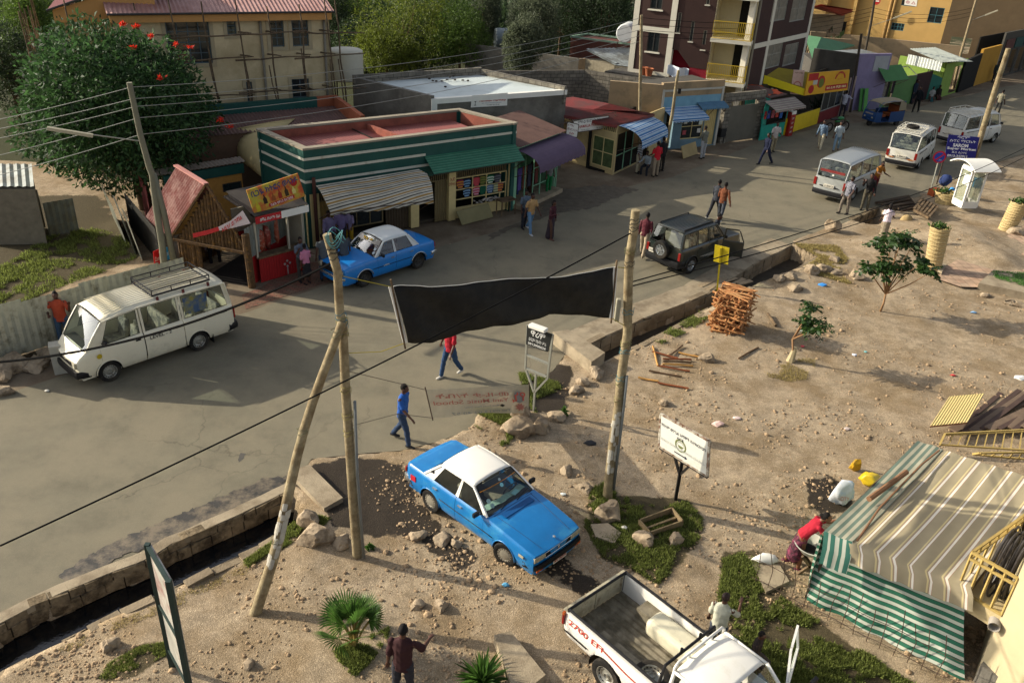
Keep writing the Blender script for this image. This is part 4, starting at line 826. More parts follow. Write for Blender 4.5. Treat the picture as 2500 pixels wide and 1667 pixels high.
bw1,bw2,bw3=at(*z(3,700,325),3.4),at(*z(3,1240,395),3.4),at(*z(3,850,300),3.4)
br_=bld('outbuilding','low brown building with a thin green roof trim behind the yard walls','building',bw1);mb=MB();mb.prism([bw1,bw2,bw3+(bw2-bw1),bw3],0,3.3);mb.build('wall',M('red_brown_render','#5e3a31',.9,.12,2),br_)
mb=MB()
for a_,b_ in((bw1,bw2),(bw1,bw3),(bw3,bw3+(bw2-bw1))):mb.bar(a_,b_,.14,.1)
mb.build('roof_trim',M('pale_green_trim','#7f9c86',.7),br_)
sh=bld('shed','stone walled shed with a tilted grey tin roof beside the brown flats','shed',at(*z(3,1050,600),2.5));e=[at(*z(3,830,430),3.1),at(*z(3,1085,560),2.6),at(*z(3,1240,580),2.6),at(*z(3,1240,420),3.2)]
mb=MB();mb.corr(e[0],e[3]-e[0],e[1]-e[0],.3,.02);mb.quad(*[p-UP*.1 for p in e]);mb.build('roof',M('grey_tin','#7f8687',.5,.12,1.5,c2='#5d5f5c',s2=1,t2=.5),sh)
mb=MB();mb.prism(e,0,2.45);mb.build('wall',M('rubble_wall','#77705f',.95,.25,3,.02,12),sh)
pl=bld('roof_terrace','cluttered cement roof terrace with pots below the brown flats','terrace',at(*z(3,1500,700),2.9));mb=MB();e=[at(*z(3,1000,620),2.9),at(*z(3,1510,705),2.8),at(*z(3,1560,640),2.9),at(*z(3,1150,590),2.9)];mb.prism(e,2.6,2.85,bottom=True);mb.build('slab',DGREY,pl);mb=MB();mb.prism([e[0]*.9+e[2]*.1,e[1]*.95+e[3]*.05,e[2],e[3]],0,2.6);mb.build('wall',BLK,pl)
for i,(x,y) in enumerate(((1340,655),(1385,665))):
 p=at(*z(3,x,y),2.9);mb=MB();mb.lathe([(.0,0),(.17,0),(.26,.42),(.29,.45),(.24,.45),(.22,.4),(0,.4)],(p[0],p[1],2.85),(0,0,1),14);tag(mb.build('clay_pot',M('terracotta','#9a5c3c',.85,.12,4),smooth=True,ang=40),['left','right'][i]+' terracotta pot of the pair on the roof terrace','pot','pots on the roof terrace')
p=at(*z(3,1600,690),2.9);mb=MB();P=[[V3((p[0]+u*1.3-.4,p[1]+.25*math.sin(u*9),p[2]+.75-.2*u+v*-1.0*(.5+.5*u))) for v in np.linspace(0,1,4)] for u in np.linspace(0,1,9)];mb.grid(P);o=mb.build('laundry',M('white_cloth','#cdd3da',.9,.08,5));o.modifiers.new('s','SOLIDIFY').thickness=.01;tag(o,'white sheet hung out to dry below the brown flats','laundry')
# --- brown apartment building
BRN=M('dark_brown_render','#3e2c27',.9,.12,1.2,.008,30);WT=M('white_frame','#c9c4b2',.8,.06,2);Hb=11.5
b0,b1,b2,b3,b4=[at(*z(3,1225,612),3.0),at(*z(3,1540,655),3.0),at(*z(3,1912,600),3.0),at(*z(3,2215,735),3.0),at(*z(4,385,560),3.2)]
ap=bld('apartment_building','dark brown block of flats with white concrete frame and yellow balconies','building',b1)
F1=Fac(b0,b1);b2=b1+(unit(b3-b1))*np.linalg.norm(b2-b1);F2=Fac(b1,b3);F3=Fac(b3,b4)
uo=[]
for a_,b_ in((z(3,1385,280),z(3,1470,465)),(z(3,1405,0),z(3,1500,90))):
 u0,z1_=F1.uz(*a_);u1,z0_=F1.uz(*b_);uo.append((u0,u1,z0_,z1_))
uo[1]=(uo[1][0],uo[1][1],uo[1][2],uo[1][2]+1.6)
mb=MB();F1.wall(mb,uo,3,Hb);mb.build('wall',BRN,ap)
for o_ in uo:F1.window(ap,*o_,bars=(2,1),sill=WT)
for o_ in uo:
 q=MB();F1.box(q,o_[0]-.1,o_[1]+.1,o_[2]-.08,o_[2]-.01,0,.1);q.build('window_sill',WT,ap)
mb=MB()
for F_,us in((F1,(0,F1.L)),(F3,(.0,F3.L*.3,F3.L))):
 for u in us:F_.box(mb,u-.17,u+.17,0.0 if F_ is F3 else 2.85,Hb,-.3,.03)
F1.box(mb,0,F1.L,2.8,3.05,-.3,.031)
_,zb=F1.uz(*z(3,1400,260));F1.box(mb,0,F1.L,zb-.15,zb+.15,-.25,.031);F1.box(mb,0,F1.L,zb+2.85,zb+3.15,-.25,.031)
_,zb3=F3.uz(*z(4,200,360));
for dz in(0,3.0,6.0):F3.box(mb,0,F3.L,zb3-.14+dz,zb3+.14+dz,-.25,.032)
mb.build('concrete_frame',WT,ap)
u_st,_=F2.uz(*z(3,1912,600));
sl_=[]
for a_,b_ in((z(3,1650,112),z(3,1668,292)),(z(3,1765,188),z(3,1790,372)),(z(3,1873,268),z(3,1905,445)),(z(3,1905,-60),z(3,1945,48))):
 u0,z1_=F2.uz(*a_);u1,z0_=F2.uz(*b_);sl_.append((min(u0,u1),min(u0,u1)+.2,z0_,z1_))
mb=MB();F2.wall(mb,[o_ for o_ in sl_],4.9,Hb,0,u_st);
_,zd0=F2.uz(*z(3,1600,440));_,zd1=F2.uz(*z(3,1760,560))
mb.add([F2.P(0,4.9,0),F2.P(0,zd0,0),F2.P(u_st*.2,zd0,0),F2.P(u_st*.55,3.55,0),F2.P(u_st,3.5,0),F2.P(u_st,4.9,0)],[(0,1,2,3,4,5)]);mb.build('stair_wall',BRN,ap)
for o_ in sl_:F2.window(ap,*o_,bars=(1,1),fw=.03,name='slit_window',frame=M('slit_frame','#8a8778',.6),sill=WT)
mb=MB();F2.box(mb,0,u_st,0,4.9,-1.2,-1.1);F2.box(mb,u_st*.55,u_st,0,3.5,-.1,-.02);mb.build('red_stair_wall',M('crimson_wall','#8a1f2c',.85,.12,2),ap)
# recessed balconies between stair wall and white column
CRM=M('cream_wall','#b9ae8c',.9,.06,2);mb=MB();F2.box(mb,u_st,F2.L,0,Hb,-1.4,-1.3);Fs=Fac(F2.P(u_st,0,0),F2.P(u_st,0,-1.4));Fs.box(mb,0,1.4,0,Hb,-.06,0);Fr=Fac(F2.P(F2.L,0,-1.4),F2.P(F2.L,0,0));Fr.box(mb,0,1.4,0,Hb,-.1,0);mb.build('balcony_recess',CRM,ap)
YEL=M('yellow_metal','#b89a2a',.5,.1,4)
_,zB1=F2.uz(*z(3,2080,340));_,zB0=F2.uz(*z(3,2080,725),.4)
for zB in(zB0,zB1,zB1*2-zB0):
 for a_ in(0,):
  mb=MB();F2.box(mb,u_st-.05,F2.L+.15,zB-.2,zB,-1.2,.62);s_=mb.build('balcony_slab',WT,ap)
  mb=MB();u0,u1=u_st,F2.L+.1
  for u in np.arange(u0,u1,.11):F2.box(mb,u,u+.025,zB+.38,zB+.95,.54,.56)
  for zz_ in(zB+.03,zB+.38,zB+.95):F2.box(mb,u0,u1,zz_-.015,zz_+.02,.53,.57)
  for d_ in np.arange(0,.55,.11):mb.bar(F2.P(u1,zB,d_),F2.P(u1,zB+.95,d_),.025)
  mb.bar(F2.P(u1,zB+.95,0),F2.P(u1,zB+.95,.55),.03);
  u=u0
  while u<u1-.1:
   for s2_ in(1,-1):mb.bar(F2.P(u,zB+(.03 if s2_>0 else .38),.555),F2.P(u+.2,zB+(.38 if s2_>0 else .03),.555),.018)
   u+=.1
  mb.build('balcony_railing',YEL,ap)
  mb=MB();F2.box(mb,F2.L-.95,F2.L-.3,zB,zB+2.0,-1.299,-1.25);mb.build('balcony_door',DARK,ap)
mb=MB();ops=[]
for a_,b_ in((z(4,80,378),z(4,190,580)),(z(4,250,400),z(4,330,560)),(z(4,150,-30),z(4,240,175)),(z(4,320,-30),z(4,410,175))):
 u0,z1_=F3.uz(*a_);u1,z0_=F3.uz(*b_);ops.append((u0,u1,z0_,z1_))
F3.wall(mb,ops,0,Hb);mb.build('wall',BRN,ap)
for o_ in ops:F3.window(ap,*o_,frame=M('pale_frame','#8f8e84',.6),glass=M('curtain_glass','#6d6a60',.3,.4,3,spec=.5),bars=(2,2))
mb=MB();mb.prism([b0,b1,b3,b4,b4-F3.n*8,b0-F1.n*8],Hb-.1,Hb);Fe=Fac(b4,b4-F3.n*8);Fe.box(mb,0,8,0,Hb,-.2,0);Fe=Fac(b0-F1.n*8,b0);Fe.box(mb,0,8,0,Hb,-.2,0);mb.build('side_wall',BRN,ap)
mb=MB();mb.tube([F3.P(.35,0,.1),F3.P(.35,Hb,.1)],.07,8);mb.build('drainpipe',M('pipe_grey','#7c7668'),ap)
# yellow canopy + yellow shop, kiosk
k0=at(*z(4,10,1240));k1_=at(*z(4,230,1200));k2_=at(*z(4,520,1100));k3_=at(*z(4,815,985));fk_=Fac(k1_,k2_);fq=Fac(k2_,k3_)
YP=M('bright_yellow_panel','#c8ac18',.6,.1,3)
ys=bld('shop_building','yellow fronted cafe under a big yellow and red sign','building',k2_)
mb=MB();fk_.box(mb,-.1,fk_.L,.05,1.05,-.04,0);mb.build('yellow_panel',YP,ys)
mb=MB();fk_.box(mb,-.1,fk_.L,0,2.6,-2.2,-2.1);fq.box(mb,0,fq.L,0,2.6,-2.2,-2.1);mb.build('shop_interior',M('interior','#3a3328'),ys)
mb=MB();fq.box(mb,0,fq.L*.62,.05,.75,-.04,0);mb.build('red_panel',M('dark_red_panel','#6e1d20',.6,.1,3),ys)
fq.window(ys,.1,fq.L*.6,.8,2.0,frame=M('pale_frame','#8f8e84'),bars=(3,1),d=-.03)
mb=MB()
for u in(fq.L*.62,fq.L*.78,fq.L*.95):fq.box(mb,u-.04,u+.04,0,2.4,-.08,0)
mb.build('door_frame',M('white_red_post','#9c8a80',.7),ys)
for i,F_,u in((0,fk_,.6),(1,fk_,1.7),(2,fq,.5),(3,fq,1.4)):
 C_=[];D_=[];p=F_.P(u,.9,-.5);rg_=np.random.default_rng(i)
 for k in range(60):C_.append(p+rg_.normal(0,.12,3));D_.append(rg_.normal(0,1,3)+V3((0,0,1.2)))
 leafmesh('potted_plant',C_,D_,.5,M('foliage_dark','#20301a',.6,.4,leaf=True),asp=.15,seed=i,label=['first','second','third','fourth'][i]+' dark leafy plant from the left inside the yellow cafe front',cat='plant',group='plants in the cafe front')
yc=[at(*z(4,50,680),3.0),at(*z(4,420,790),2.5),at(*z(4,460,640),3.0),at(*z(4,130,590),3.4)]
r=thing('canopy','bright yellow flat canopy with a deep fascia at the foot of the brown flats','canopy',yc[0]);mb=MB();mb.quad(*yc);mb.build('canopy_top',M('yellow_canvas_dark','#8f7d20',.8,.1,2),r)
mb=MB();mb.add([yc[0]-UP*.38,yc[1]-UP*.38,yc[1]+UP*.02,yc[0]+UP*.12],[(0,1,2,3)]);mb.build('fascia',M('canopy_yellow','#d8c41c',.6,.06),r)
YS=M('sign_yellow','#c9961c',.55,.08,2)
ps=[at(*z(4,415,845),2.15),at(*z(4,790,795),2.15)];Fz=Fac(*ps);s4=[Fz.P(*Fz.uz(*z(4,x,y))) for x,y in((413,845),(790,797),(812,617),(450,648))]
r,a_,ux,uy,n_=sign('sign_board','large yellow shop sign with red emblem arch and red caption bar',s4,YS,.08,'sign',[('ፋፋ ሴንት ቻርጅ የወፀ',.71,.22,.13,'#e8d8a0',.46,.02),('ዶሮሮ ፋርማ',.76,.82,.09,'#c08020',.26),('በልዩ ጥዕም',.76,.58,.05,'#b05a20',.12)])
g=MB();g.obox(a_+ux*.45+uy*.1+n_*.0015,ux*.52,uy*.24,n_*.002);g.build('caption_bar',M('sign_red','#a01f1c',.6),r)
g=MB();P=[[a_+ux*(.76+.13*math.cos(t)*k)+uy*(.55+.38*math.sin(t)*k)+n_*.002 for k in(.75,1)] for t in np.linspace(.15,PI-.15,16)];g.grid(P);g.build('arch_emblem',M('sign_red','#a01f1c'),r)
g=MB()
for uu_,vv_,rr_ in((.12,.25,.14),(.32,.55,.2)):
 g.add([a_+ux*(uu_+rr_*.45*math.cos(t))+uy*(vv_+rr_*math.sin(t)*1.4)+n_*.002 for t in np.linspace(0,2*PI,17)[:-1]],[tuple(range(16))])
g.obox(a_+ux*.02+uy*.65+n_*.0015,ux*.22,uy*.32,n_*.002);g.build('round_emblem',M('sign_red','#a01f1c'),r)
g=MB();g.add([a_+ux*(.33+.06*math.cos(t))+uy*(.5+.22*math.sin(t))+n_*.004 for t in np.linspace(0,2*PI,12)[:-1]],[tuple(range(11))]);g.build('leaf_emblem',M('sign_green','#5f6a24',.6),r)
g=MB();g.obox(a_+ux*.14+uy*.45+n_*.003,ux*.1,uy*.2,n_*.002);g.build('grey_cup',M('sign_grey','#a9a79c',.6),r)
s4=[at(*z(4,288,830),2.1),at(*z(4,385,838),2.1)];Fz=Fac(*s4);s4=[Fz.P(*Fz.uz(*z(4,x,y))) for x,y in((286,830),(385,838),(415,625),(318,620))]
r,a_,ux,uy,n_=sign('sign_board','pale pink upright sign with a red circle emblem beside the yellow sign',s4,M('sign_pink','#c9a99a',.6,.1,4),.15,'sign',[('ዓለም ኮሜክ',.5,.9,.06,'#5f4a30',.7)])
g=MB();P=[[a_+ux*(.5+.38*math.cos(t)*k)+uy*(.32+.24*math.sin(t)*k)+n_*.003 for k in(.8,1)] for t in np.linspace(0,2*PI,22)];g.grid(P);g.obox(a_+ux*.1+uy*.04+n_*.003,ux*.35,uy*.06,n_*.002);g.build('ring_emblem',M('sign_rose','#b06a62',.6),r)
ks=bld('kiosk','teal soft drink kiosk with striped awning and orange sheet on its roof','kiosk',k1_)
kk=[at(*z(4,10,1240)),at(*z(4,225,1200))];fk2=Fac(*kk)
mb=MB();fk2.box(mb,0,fk2.L,0,.85,-.05,0);fk2.box(mb,0,.06,.85,2.0,-.05,0);fk2.box(mb,fk2.L-.06,fk2.L,.85,2,-.05,0);fk2.box(mb,0,fk2.L,1.95,2.1,-.05,0);fk2.box(mb,0,fk2.L,0,2.1,-1.5,-1.4);mb.build('wall',M('teal_paint','#1f8f7c',.6,.1,3),ks)
e=[at(*z(3,2130,755),2.75),at(*z(4,110,865),2.35),at(*z(4,265,830),2.4),at(*z(4,0,755),2.9)]
mb=MB();mb.quad(*e);mb.quad(*[p-UP*.05 for p in e]);mb.build('roof',M('brown_tin','#5d463e'),ks)
mb=MB();P=[[e[0]*(1-u)*(1-v)+e[3]*(1-u)*v+e[1]*u*(1-v)+e[2]*u*v+UP*(.06+.1*mnoise.noise(Vector((u*7,v*5,2)))) for v in np.linspace(.08,.92,10)] for u in np.linspace(.03,.93,22)];mb.grid(P);tag(mb.build('orange_sheet',M('orange_plastic','#c1502c',.6,.2,6),smooth=True),'crumpled orange plastic sheet lying on the kiosk roof','sheet')
g=MB()
for i in range(7):
 g.rock(e[0]*(1-.13*i)+e[2]*.13*i+V3((.1*(i%3),.1*(i%2),.12)),(.12,.1,.06),i,1)
tag(g.build('roof_rubble',ROCK),'stones holding down the orange sheet','stone','',kind='stuff')
STR=stripes('pink_grey_stripes',.2,[(0,'#8c8078'),(.35,'#6a4a48'),(.5,'#a8a294'),(.8,'#6f6a5e')],'Y',.8)
awning('awning','faded pink and grey striped awning over the teal kiosk',fk2,-.2,fk2.L+.3,2.3,1.95,.9,STR,'flat',5,.15)
for i,(x,y,c1,c2_,l) in enumerate(((265,1190,'#8c1f1c','#b0a090','tall red bottle fridge with a white top by the kiosk'),)):
 p=at(*z(4,x-5,1205));F_=Fac(p,p+unit(k1_-kk[0])*.45);r=thing('drinks_fridge',l,'fridge',p);mb=MB();F_.box(mb,0,.45,0,1.45,-.4,0);mb.build('cabinet',M('fridge_red','#8c1f1c',.4,.08),r,bevel=.02);mb=MB();F_.box(mb,0.02,.43,1.3,1.5,-.39,.01);mb.build('top_panel',WHITE,r)
 for k in range(4):txt('ዐዎ',F_.P(.22,.25+.27*k,.012),F_.u,UP,.12,WHITE,r)
for i,(x0,y0,c1,l) in enumerate(((20,1235,'#1f7f6a','teal door leaf leaning at the left of the kiosk'),(885,985,'#3f7a34','narrow green shutter leaning by the purple wall'),(925,985,'#4a8a3a','second green shutter leaning by the purple wall'))):
 p=at(*z(4,x0,y0));mb=MB();F_=fk2;q=p+F_.u*.42;mb.obox(p,F_.u*.42,UP*1.5-F_.n*.25,F_.n*.04);tag(mb.build('door_leaf',M('leaf'+c1,c1,.6,.1,3)),l,'door leaf')
for i,(u,zz_,c1) in enumerate(((.15,1.2,'#a02020'),(.5,1.2,'#2c3f8f'),(.9,1.2,'#a04a50'),(1.3,1.2,'#b03a2a'),(1.7,1.1,'#2c5aa0'))):
 mb=MB();fk2.box(mb,u,u+.25,zz_,zz_+.45,-.12,-.09);tag(mb.build('hanging_bag',M('bag'+c1,c1,.6,.3,8),bevel=.02),['red','dark blue','pink','orange red','bright blue'][i]+' packet hanging inside the teal kiosk','packet','packets in the kiosk')
# purple shop, dark wall, green kiosks
h=3.75;p0,p1,p2=at(*z(4,890,480),h),at(*z(4,1188,475),h),at(*z(4,498,430),h)
pu=bld('shop_building','lilac painted shop front with a blank pale panel and dark side wall','building',p0);fp=Fac(p0,p1);fs_=Fac(p2,p0)
mb=MB();fp.box(mb,0,fp.L,0,h,-.2,0);mb.build('wall',M('lilac_paint','#7f7590',.8,.1,2),pu);mb=MB();fp.box(mb,0,.5,0,h+.01,.001,.15);mb.build('pilaster',M('lilac_paint','#7f7590'),pu)
mb=MB();fs_.box(mb,0,fs_.L,0,h,-.2,0);mb.build('side_wall',DGREY,pu)
mb=MB();fp.box(mb,1.5,fp.L-.15,2.6,3.6,.001,.03);mb.build('blank_panel',M('pale_panel','#9a9c9c',.7,.08,3),pu)
mb=MB();mb.quad(p2-UP*.2,p0-UP*.2,p1-UP*.2,p1-fp.n*3-UP*.2);mb.build('roof',M('grey_tin','#7f8687'),pu)
GN=M('green_paint_bright','#4f7440',.7,.1,2);gk0,gk1=at(*z(4,970,965)),at(*z(4,1340,915));fgk=Fac(gk0,gk1)
gk=bld('kiosk','bright green sheet metal clothes stall with open frame roof','kiosk',gk0)
mb=MB();fgk.box(mb,fgk.L*.5,fgk.L,0,2.0,-.05,0);fgk.box(mb,0,fgk.L*.5,0,.45,-.05,0);fgk.box(mb,0,fgk.L,0,2.1,-1.8,-1.7);mb.build('wall',GN,gk)
mb=MB()
for u in(0,fgk.L*.25,fgk.L*.5):fgk.box(mb,u-.03,u+.03,.4,2.2,-.05,.0)
for u in(fgk.L*.5,fgk.L*.75,fgk.L):mb.tube([fgk.P(u,2.0,0),fgk.P(u,2.5,-.9),fgk.P(u,2.1,-1.8)],.03,6)
for d_,zz_ in((0,2.02),(-.9,2.5),(-1.8,2.1)):mb.tube([fgk.P(fgk.L*.5,zz_,d_),fgk.P(fgk.L,zz_,d_)],.03,6)
mb.build('roof_frame',M('frame_grey','#6f7468',.6),gk)
awning('awning','plain green sloping awning over the clothes stall beside the lilac wall',fgk,-.1,fgk.L*.52,2.9,2.05,.9,M('green_sheet','#3f6f3c',.7,.1,2),'flat',4)
for i,(u,c1,l) in enumerate(((.45,'#6f6a58','grey patterned'),(.75,'#5a5548','olive patterned'),(1.1,'#77706a','pale grey'),(1.5,'#22201f','long black'),(2.1,'#241f22','short black'))):
 mb=MB();fgk.box(mb,u,u+.3,.75 if i<4 else .95,1.9,.03,.08);tag(mb.build('hanging_clothes',M('cl'+c1,c1,.9,.4,14),bevel=.02),l+' garment hanging on the green stall','clothes','clothes on the green stall')
ck0,ck1=at(*z(4,1580,870)),at(*z(4,1775,805));fc=Fac(ck0,ck1)
ck=bld('kiosk','lime green kiosk under a wide pale tin roof with a white ribbed gable','kiosk',ck0);LG=M('lime_paint','#7a9440',.75,.1,2)
mb=MB();Fx=Fac(ck0-fc.u*.0-fc.n*3.5,ck0);Fx.box(mb,0,3.5,0,2.6,-.06,0);fc.wall(mb,[(fc.L*.45,fc.L*.8,.1,2.1)],0,2.5,th=.06);mb.build('wall',LG,ck)
mb=MB();fc.box(mb,0,fc.L,0,2.4,-1.2,-1.1);mb.build('shop_interior',DARK,ck)
e=[at(*z(4,1335,432),3.3),at(*z(4,1620,552),2.85),at(*z(4,1900,545),2.6),at(*z(4,1560,420),3.3)];mb=MB();mb.corr(e[0],e[3]-e[0],(e[1]-e[0]),.3,.03);mb.add([e[1],e[2],e[3]],[(0,1,2)]);mb.build('roof',M('pale_tin','#9aa097',.5,.12,1.5),ck)
Fy=Fac(e[0],e[1]);mb=MB();mb.corr(Fy.P(0,2.2,-.1),Fy.u*Fy.L,UP*.7,.25,.03,nrm=Fy.n);mb.build('ribbed_gable',M('white_ribbed','#b8bdb8',.6,.1,3),ck)
tg=at(*z(4,1490,880));wallseg('tin_wall','teal sheet panel at the end of the lime kiosk',at(*z(4,1475,880)),ck0,1.9,1.5,M('teal_dark','#1f6152',.7,.12,2),.05)
wallseg('tin_wall','dark maroon sheet wall between the green stall and lime kiosk',gk1,at(*z(4,1480,880)),2.1,2.1,M('maroon_sheet','#2c1616',.8,.15,2),.05)
wallseg('tin_wall','ochre yellow painted wall beyond the lime kiosk',at(*z(4,1900,762)),at(*z(4,2065,708)),2.9,2.9,M('ochre_wall','#a37a2a',.85,.1,1.5),.2)
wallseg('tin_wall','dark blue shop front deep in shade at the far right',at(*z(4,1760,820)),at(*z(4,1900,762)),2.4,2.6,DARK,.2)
# yellow building right
c3=at(*z(4,1610,385),1.5)[:2];cL=at(*z(4,1130,325),1.5)[:2];Fy=Fac(cL,c3);E=12
yr=bld('apartment_building','large ochre yellow building with blue grey windows behind the far boundary wall','building',c3)
yw=[]
for a_,b_,nb in((z(4,1185,200),z(4,1300,280),4),(z(4,1525,62),z(4,1635,215),2),(z(4,1290,-60),z(4,1405,65),2)):
 u0,z1_=Fy.uz(*a_);u1,z0_=Fy.uz(*b_);yw.append((min(u0,u1),max(u0,u1)-.2,z0_,z1_,nb))
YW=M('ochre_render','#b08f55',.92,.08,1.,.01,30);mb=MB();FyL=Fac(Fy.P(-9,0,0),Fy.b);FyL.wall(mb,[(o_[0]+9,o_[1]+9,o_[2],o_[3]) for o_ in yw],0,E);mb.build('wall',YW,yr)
for o_ in yw:Fy.window(yr,*o_[:4],frame=M('teal_frame','#3f6a70',.5),bars=(o_[4],2))
mb=MB();Fz2=Fac(Fy.b,Fy.b+Fy.u*7+Fy.n*-1.5);Fz2.wall(mb,[(.8,2.6,.8,2.2)],0,E);mb.build('shaded_wall',M('ochre_render_shaded','#6b5a42',.92,.1,1.2),yr)  # same ochre building; the shade on this side is put into a darker colour
mb=MB();Fy.box(mb,-9,-6,0,E,-.2,1.0);Fy.box(mb,-3.6,-3.3,0,E,.001,.5);mb.build('pier',YW,yr);mb=MB()
for u in(-.25,.1):mb.tube([Fy.P(u,0,.1),Fy.P(u,E,.1)],.11,8)
mb.build('drainpipe',M('pipe_ochre','#a88652',.8),yr)
mb=MB();Fy.box(mb,-8.2,-6.4,.2,2.4,1.001,1.03);Fy.box(mb,-5.6,-4,.2,2.4,.001,.03);mb.build('dark_opening',DARK,yr)
ux0,zx0=Fy.uz(*z(4,1325,20));sg=[Fy.P(*Fy.uz(*z(4,x,y)),.02) for x,y in((1292,45),(1400,60),(1410,-10),(1300,-10))]
sign('poster','white sheet of round and triangular red road sign symbols in an upstairs window',sg,WHITE,.01,'poster',[('Ⓞ △',.5,.5,.5,'#a03030',.8)])
u0,z0_=Fy.uz(*z(4,1050,12),1.2);mb=MB();P_=[Fy.P(u0+.35*math.cos(t),z0_+.35*math.sin(t),1.2) for t in np.linspace(0,2*PI,20)[:-1]];r=thing('road_sign','round red no entry sign with a white bar on the yellow building','sign',Fy.P(u0,0,1.2));mb.add(P_,[tuple(range(19))]);mb.build('disc',M('sign_red','#a01f1c'),r);mb=MB();mb.obox(Fy.P(u0-.22,z0_-.05,1.205),Fy.u*.44,UP*.1,Fy.n*.005);mb.build('bar',WHITE,r)
wa,wb=at(*z(4,610,290),3.0),at(*z(4,1810,412),3.0);wallseg('boundary_wall','long tan rendered boundary wall in front of the ochre building',wa,wb,3,3,TAN,.25)
wallseg('boundary_wall','stepped tan wall beside the brown flats',at(*z(4,470,280),3.2),at(*z(4,605,290),3.2),3.2,3.2,TAN,.25)
wallseg('boundary_wall','lower tan wall stepping down behind the dark wall',at(*z(4,480,330),2.9),at(*z(4,830,350),2.9),2.9,2.9,TAN,.25)
gr=[at(*z(4,415,310),3.3),at(*z(4,480,510),2.2),at(*z(4,860,400),2.6),at(*z(4,560,330),3.3)];r=bld('shed','shed with a plain green sheet roof behind the dark wall','shed',gr[1]);mb=MB();mb.quad(*gr);mb.quad(*[p-UP*.06 for p in gr[::-1]]);mb.build('roof',M('green_roof','#4f7a58',.6,.12,1.5),r);mb=MB();mb.prism([gr[0],gr[1],gr[2],gr[3]],0,2.0);mb.build('wall',DGREY,r)
rr0=[at(*z(4,485,60),5.0),at(*z(4,745,130),4.4),at(*z(4,850,88),4.8),at(*z(4,560,40),5.6)];r=bld('house','house with a small bright red sheet roof left of the ochre building','building',rr0[1]);mb=MB();mb.quad(*rr0);mb.quad(*[p-UP*.12 for p in rr0[::-1]]);mb.build('roof',M('bright_red_roof','#9c3a34',.55,.1,2),r)
mb=MB();Ff=Fac(rr0[0],rr0[1]+(rr0[1]-rr0[0])*.1);Ff.wall(mb,[(Ff.L*.8,Ff.L*.98,.3,2.6)],0,4.4);mb.build('wall',TAN,r);mb=MB();Ff.box(mb,Ff.L*.8,Ff.L*.98,.3,2.6,-.2,-.1);mb.build('doorway',DARK,r)
# far right blue shaded building
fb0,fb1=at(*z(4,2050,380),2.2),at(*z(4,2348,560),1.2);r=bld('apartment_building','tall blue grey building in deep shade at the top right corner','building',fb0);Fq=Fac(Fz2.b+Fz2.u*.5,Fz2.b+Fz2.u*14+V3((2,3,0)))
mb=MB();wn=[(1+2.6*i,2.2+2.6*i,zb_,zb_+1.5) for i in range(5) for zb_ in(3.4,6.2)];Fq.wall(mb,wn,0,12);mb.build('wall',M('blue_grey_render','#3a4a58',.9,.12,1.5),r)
for o_ in wn:Fq.window(r,*o_,bars=(2,1))
e0=at(*z(4,1800,520));Fd=Fac(at(*z(4,2070,700)),at(*z(4,2700,520)));r=bld('shop_building','row of dim shop fronts with dark signs at the far right of the street','building',Fd.a)
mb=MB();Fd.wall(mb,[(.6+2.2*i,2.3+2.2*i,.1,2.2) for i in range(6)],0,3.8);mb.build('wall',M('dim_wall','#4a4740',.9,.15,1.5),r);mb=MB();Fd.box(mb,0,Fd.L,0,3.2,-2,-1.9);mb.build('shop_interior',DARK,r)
for i,(c1,l) in enumerate((('#5a3a34','dull red'),('#2f4a45','dull green'),('#3a4a58','dull blue'))):
 mb=MB();Fd.box(mb,.6+2.4*i,2.6+2.4*i,2.4,3.2,.02,.08);tag(mb.build('shop_sign',M('dull'+c1,c1,.7,.3,4)),l+' sign above the dim far shops','sign','signs over the far shops')
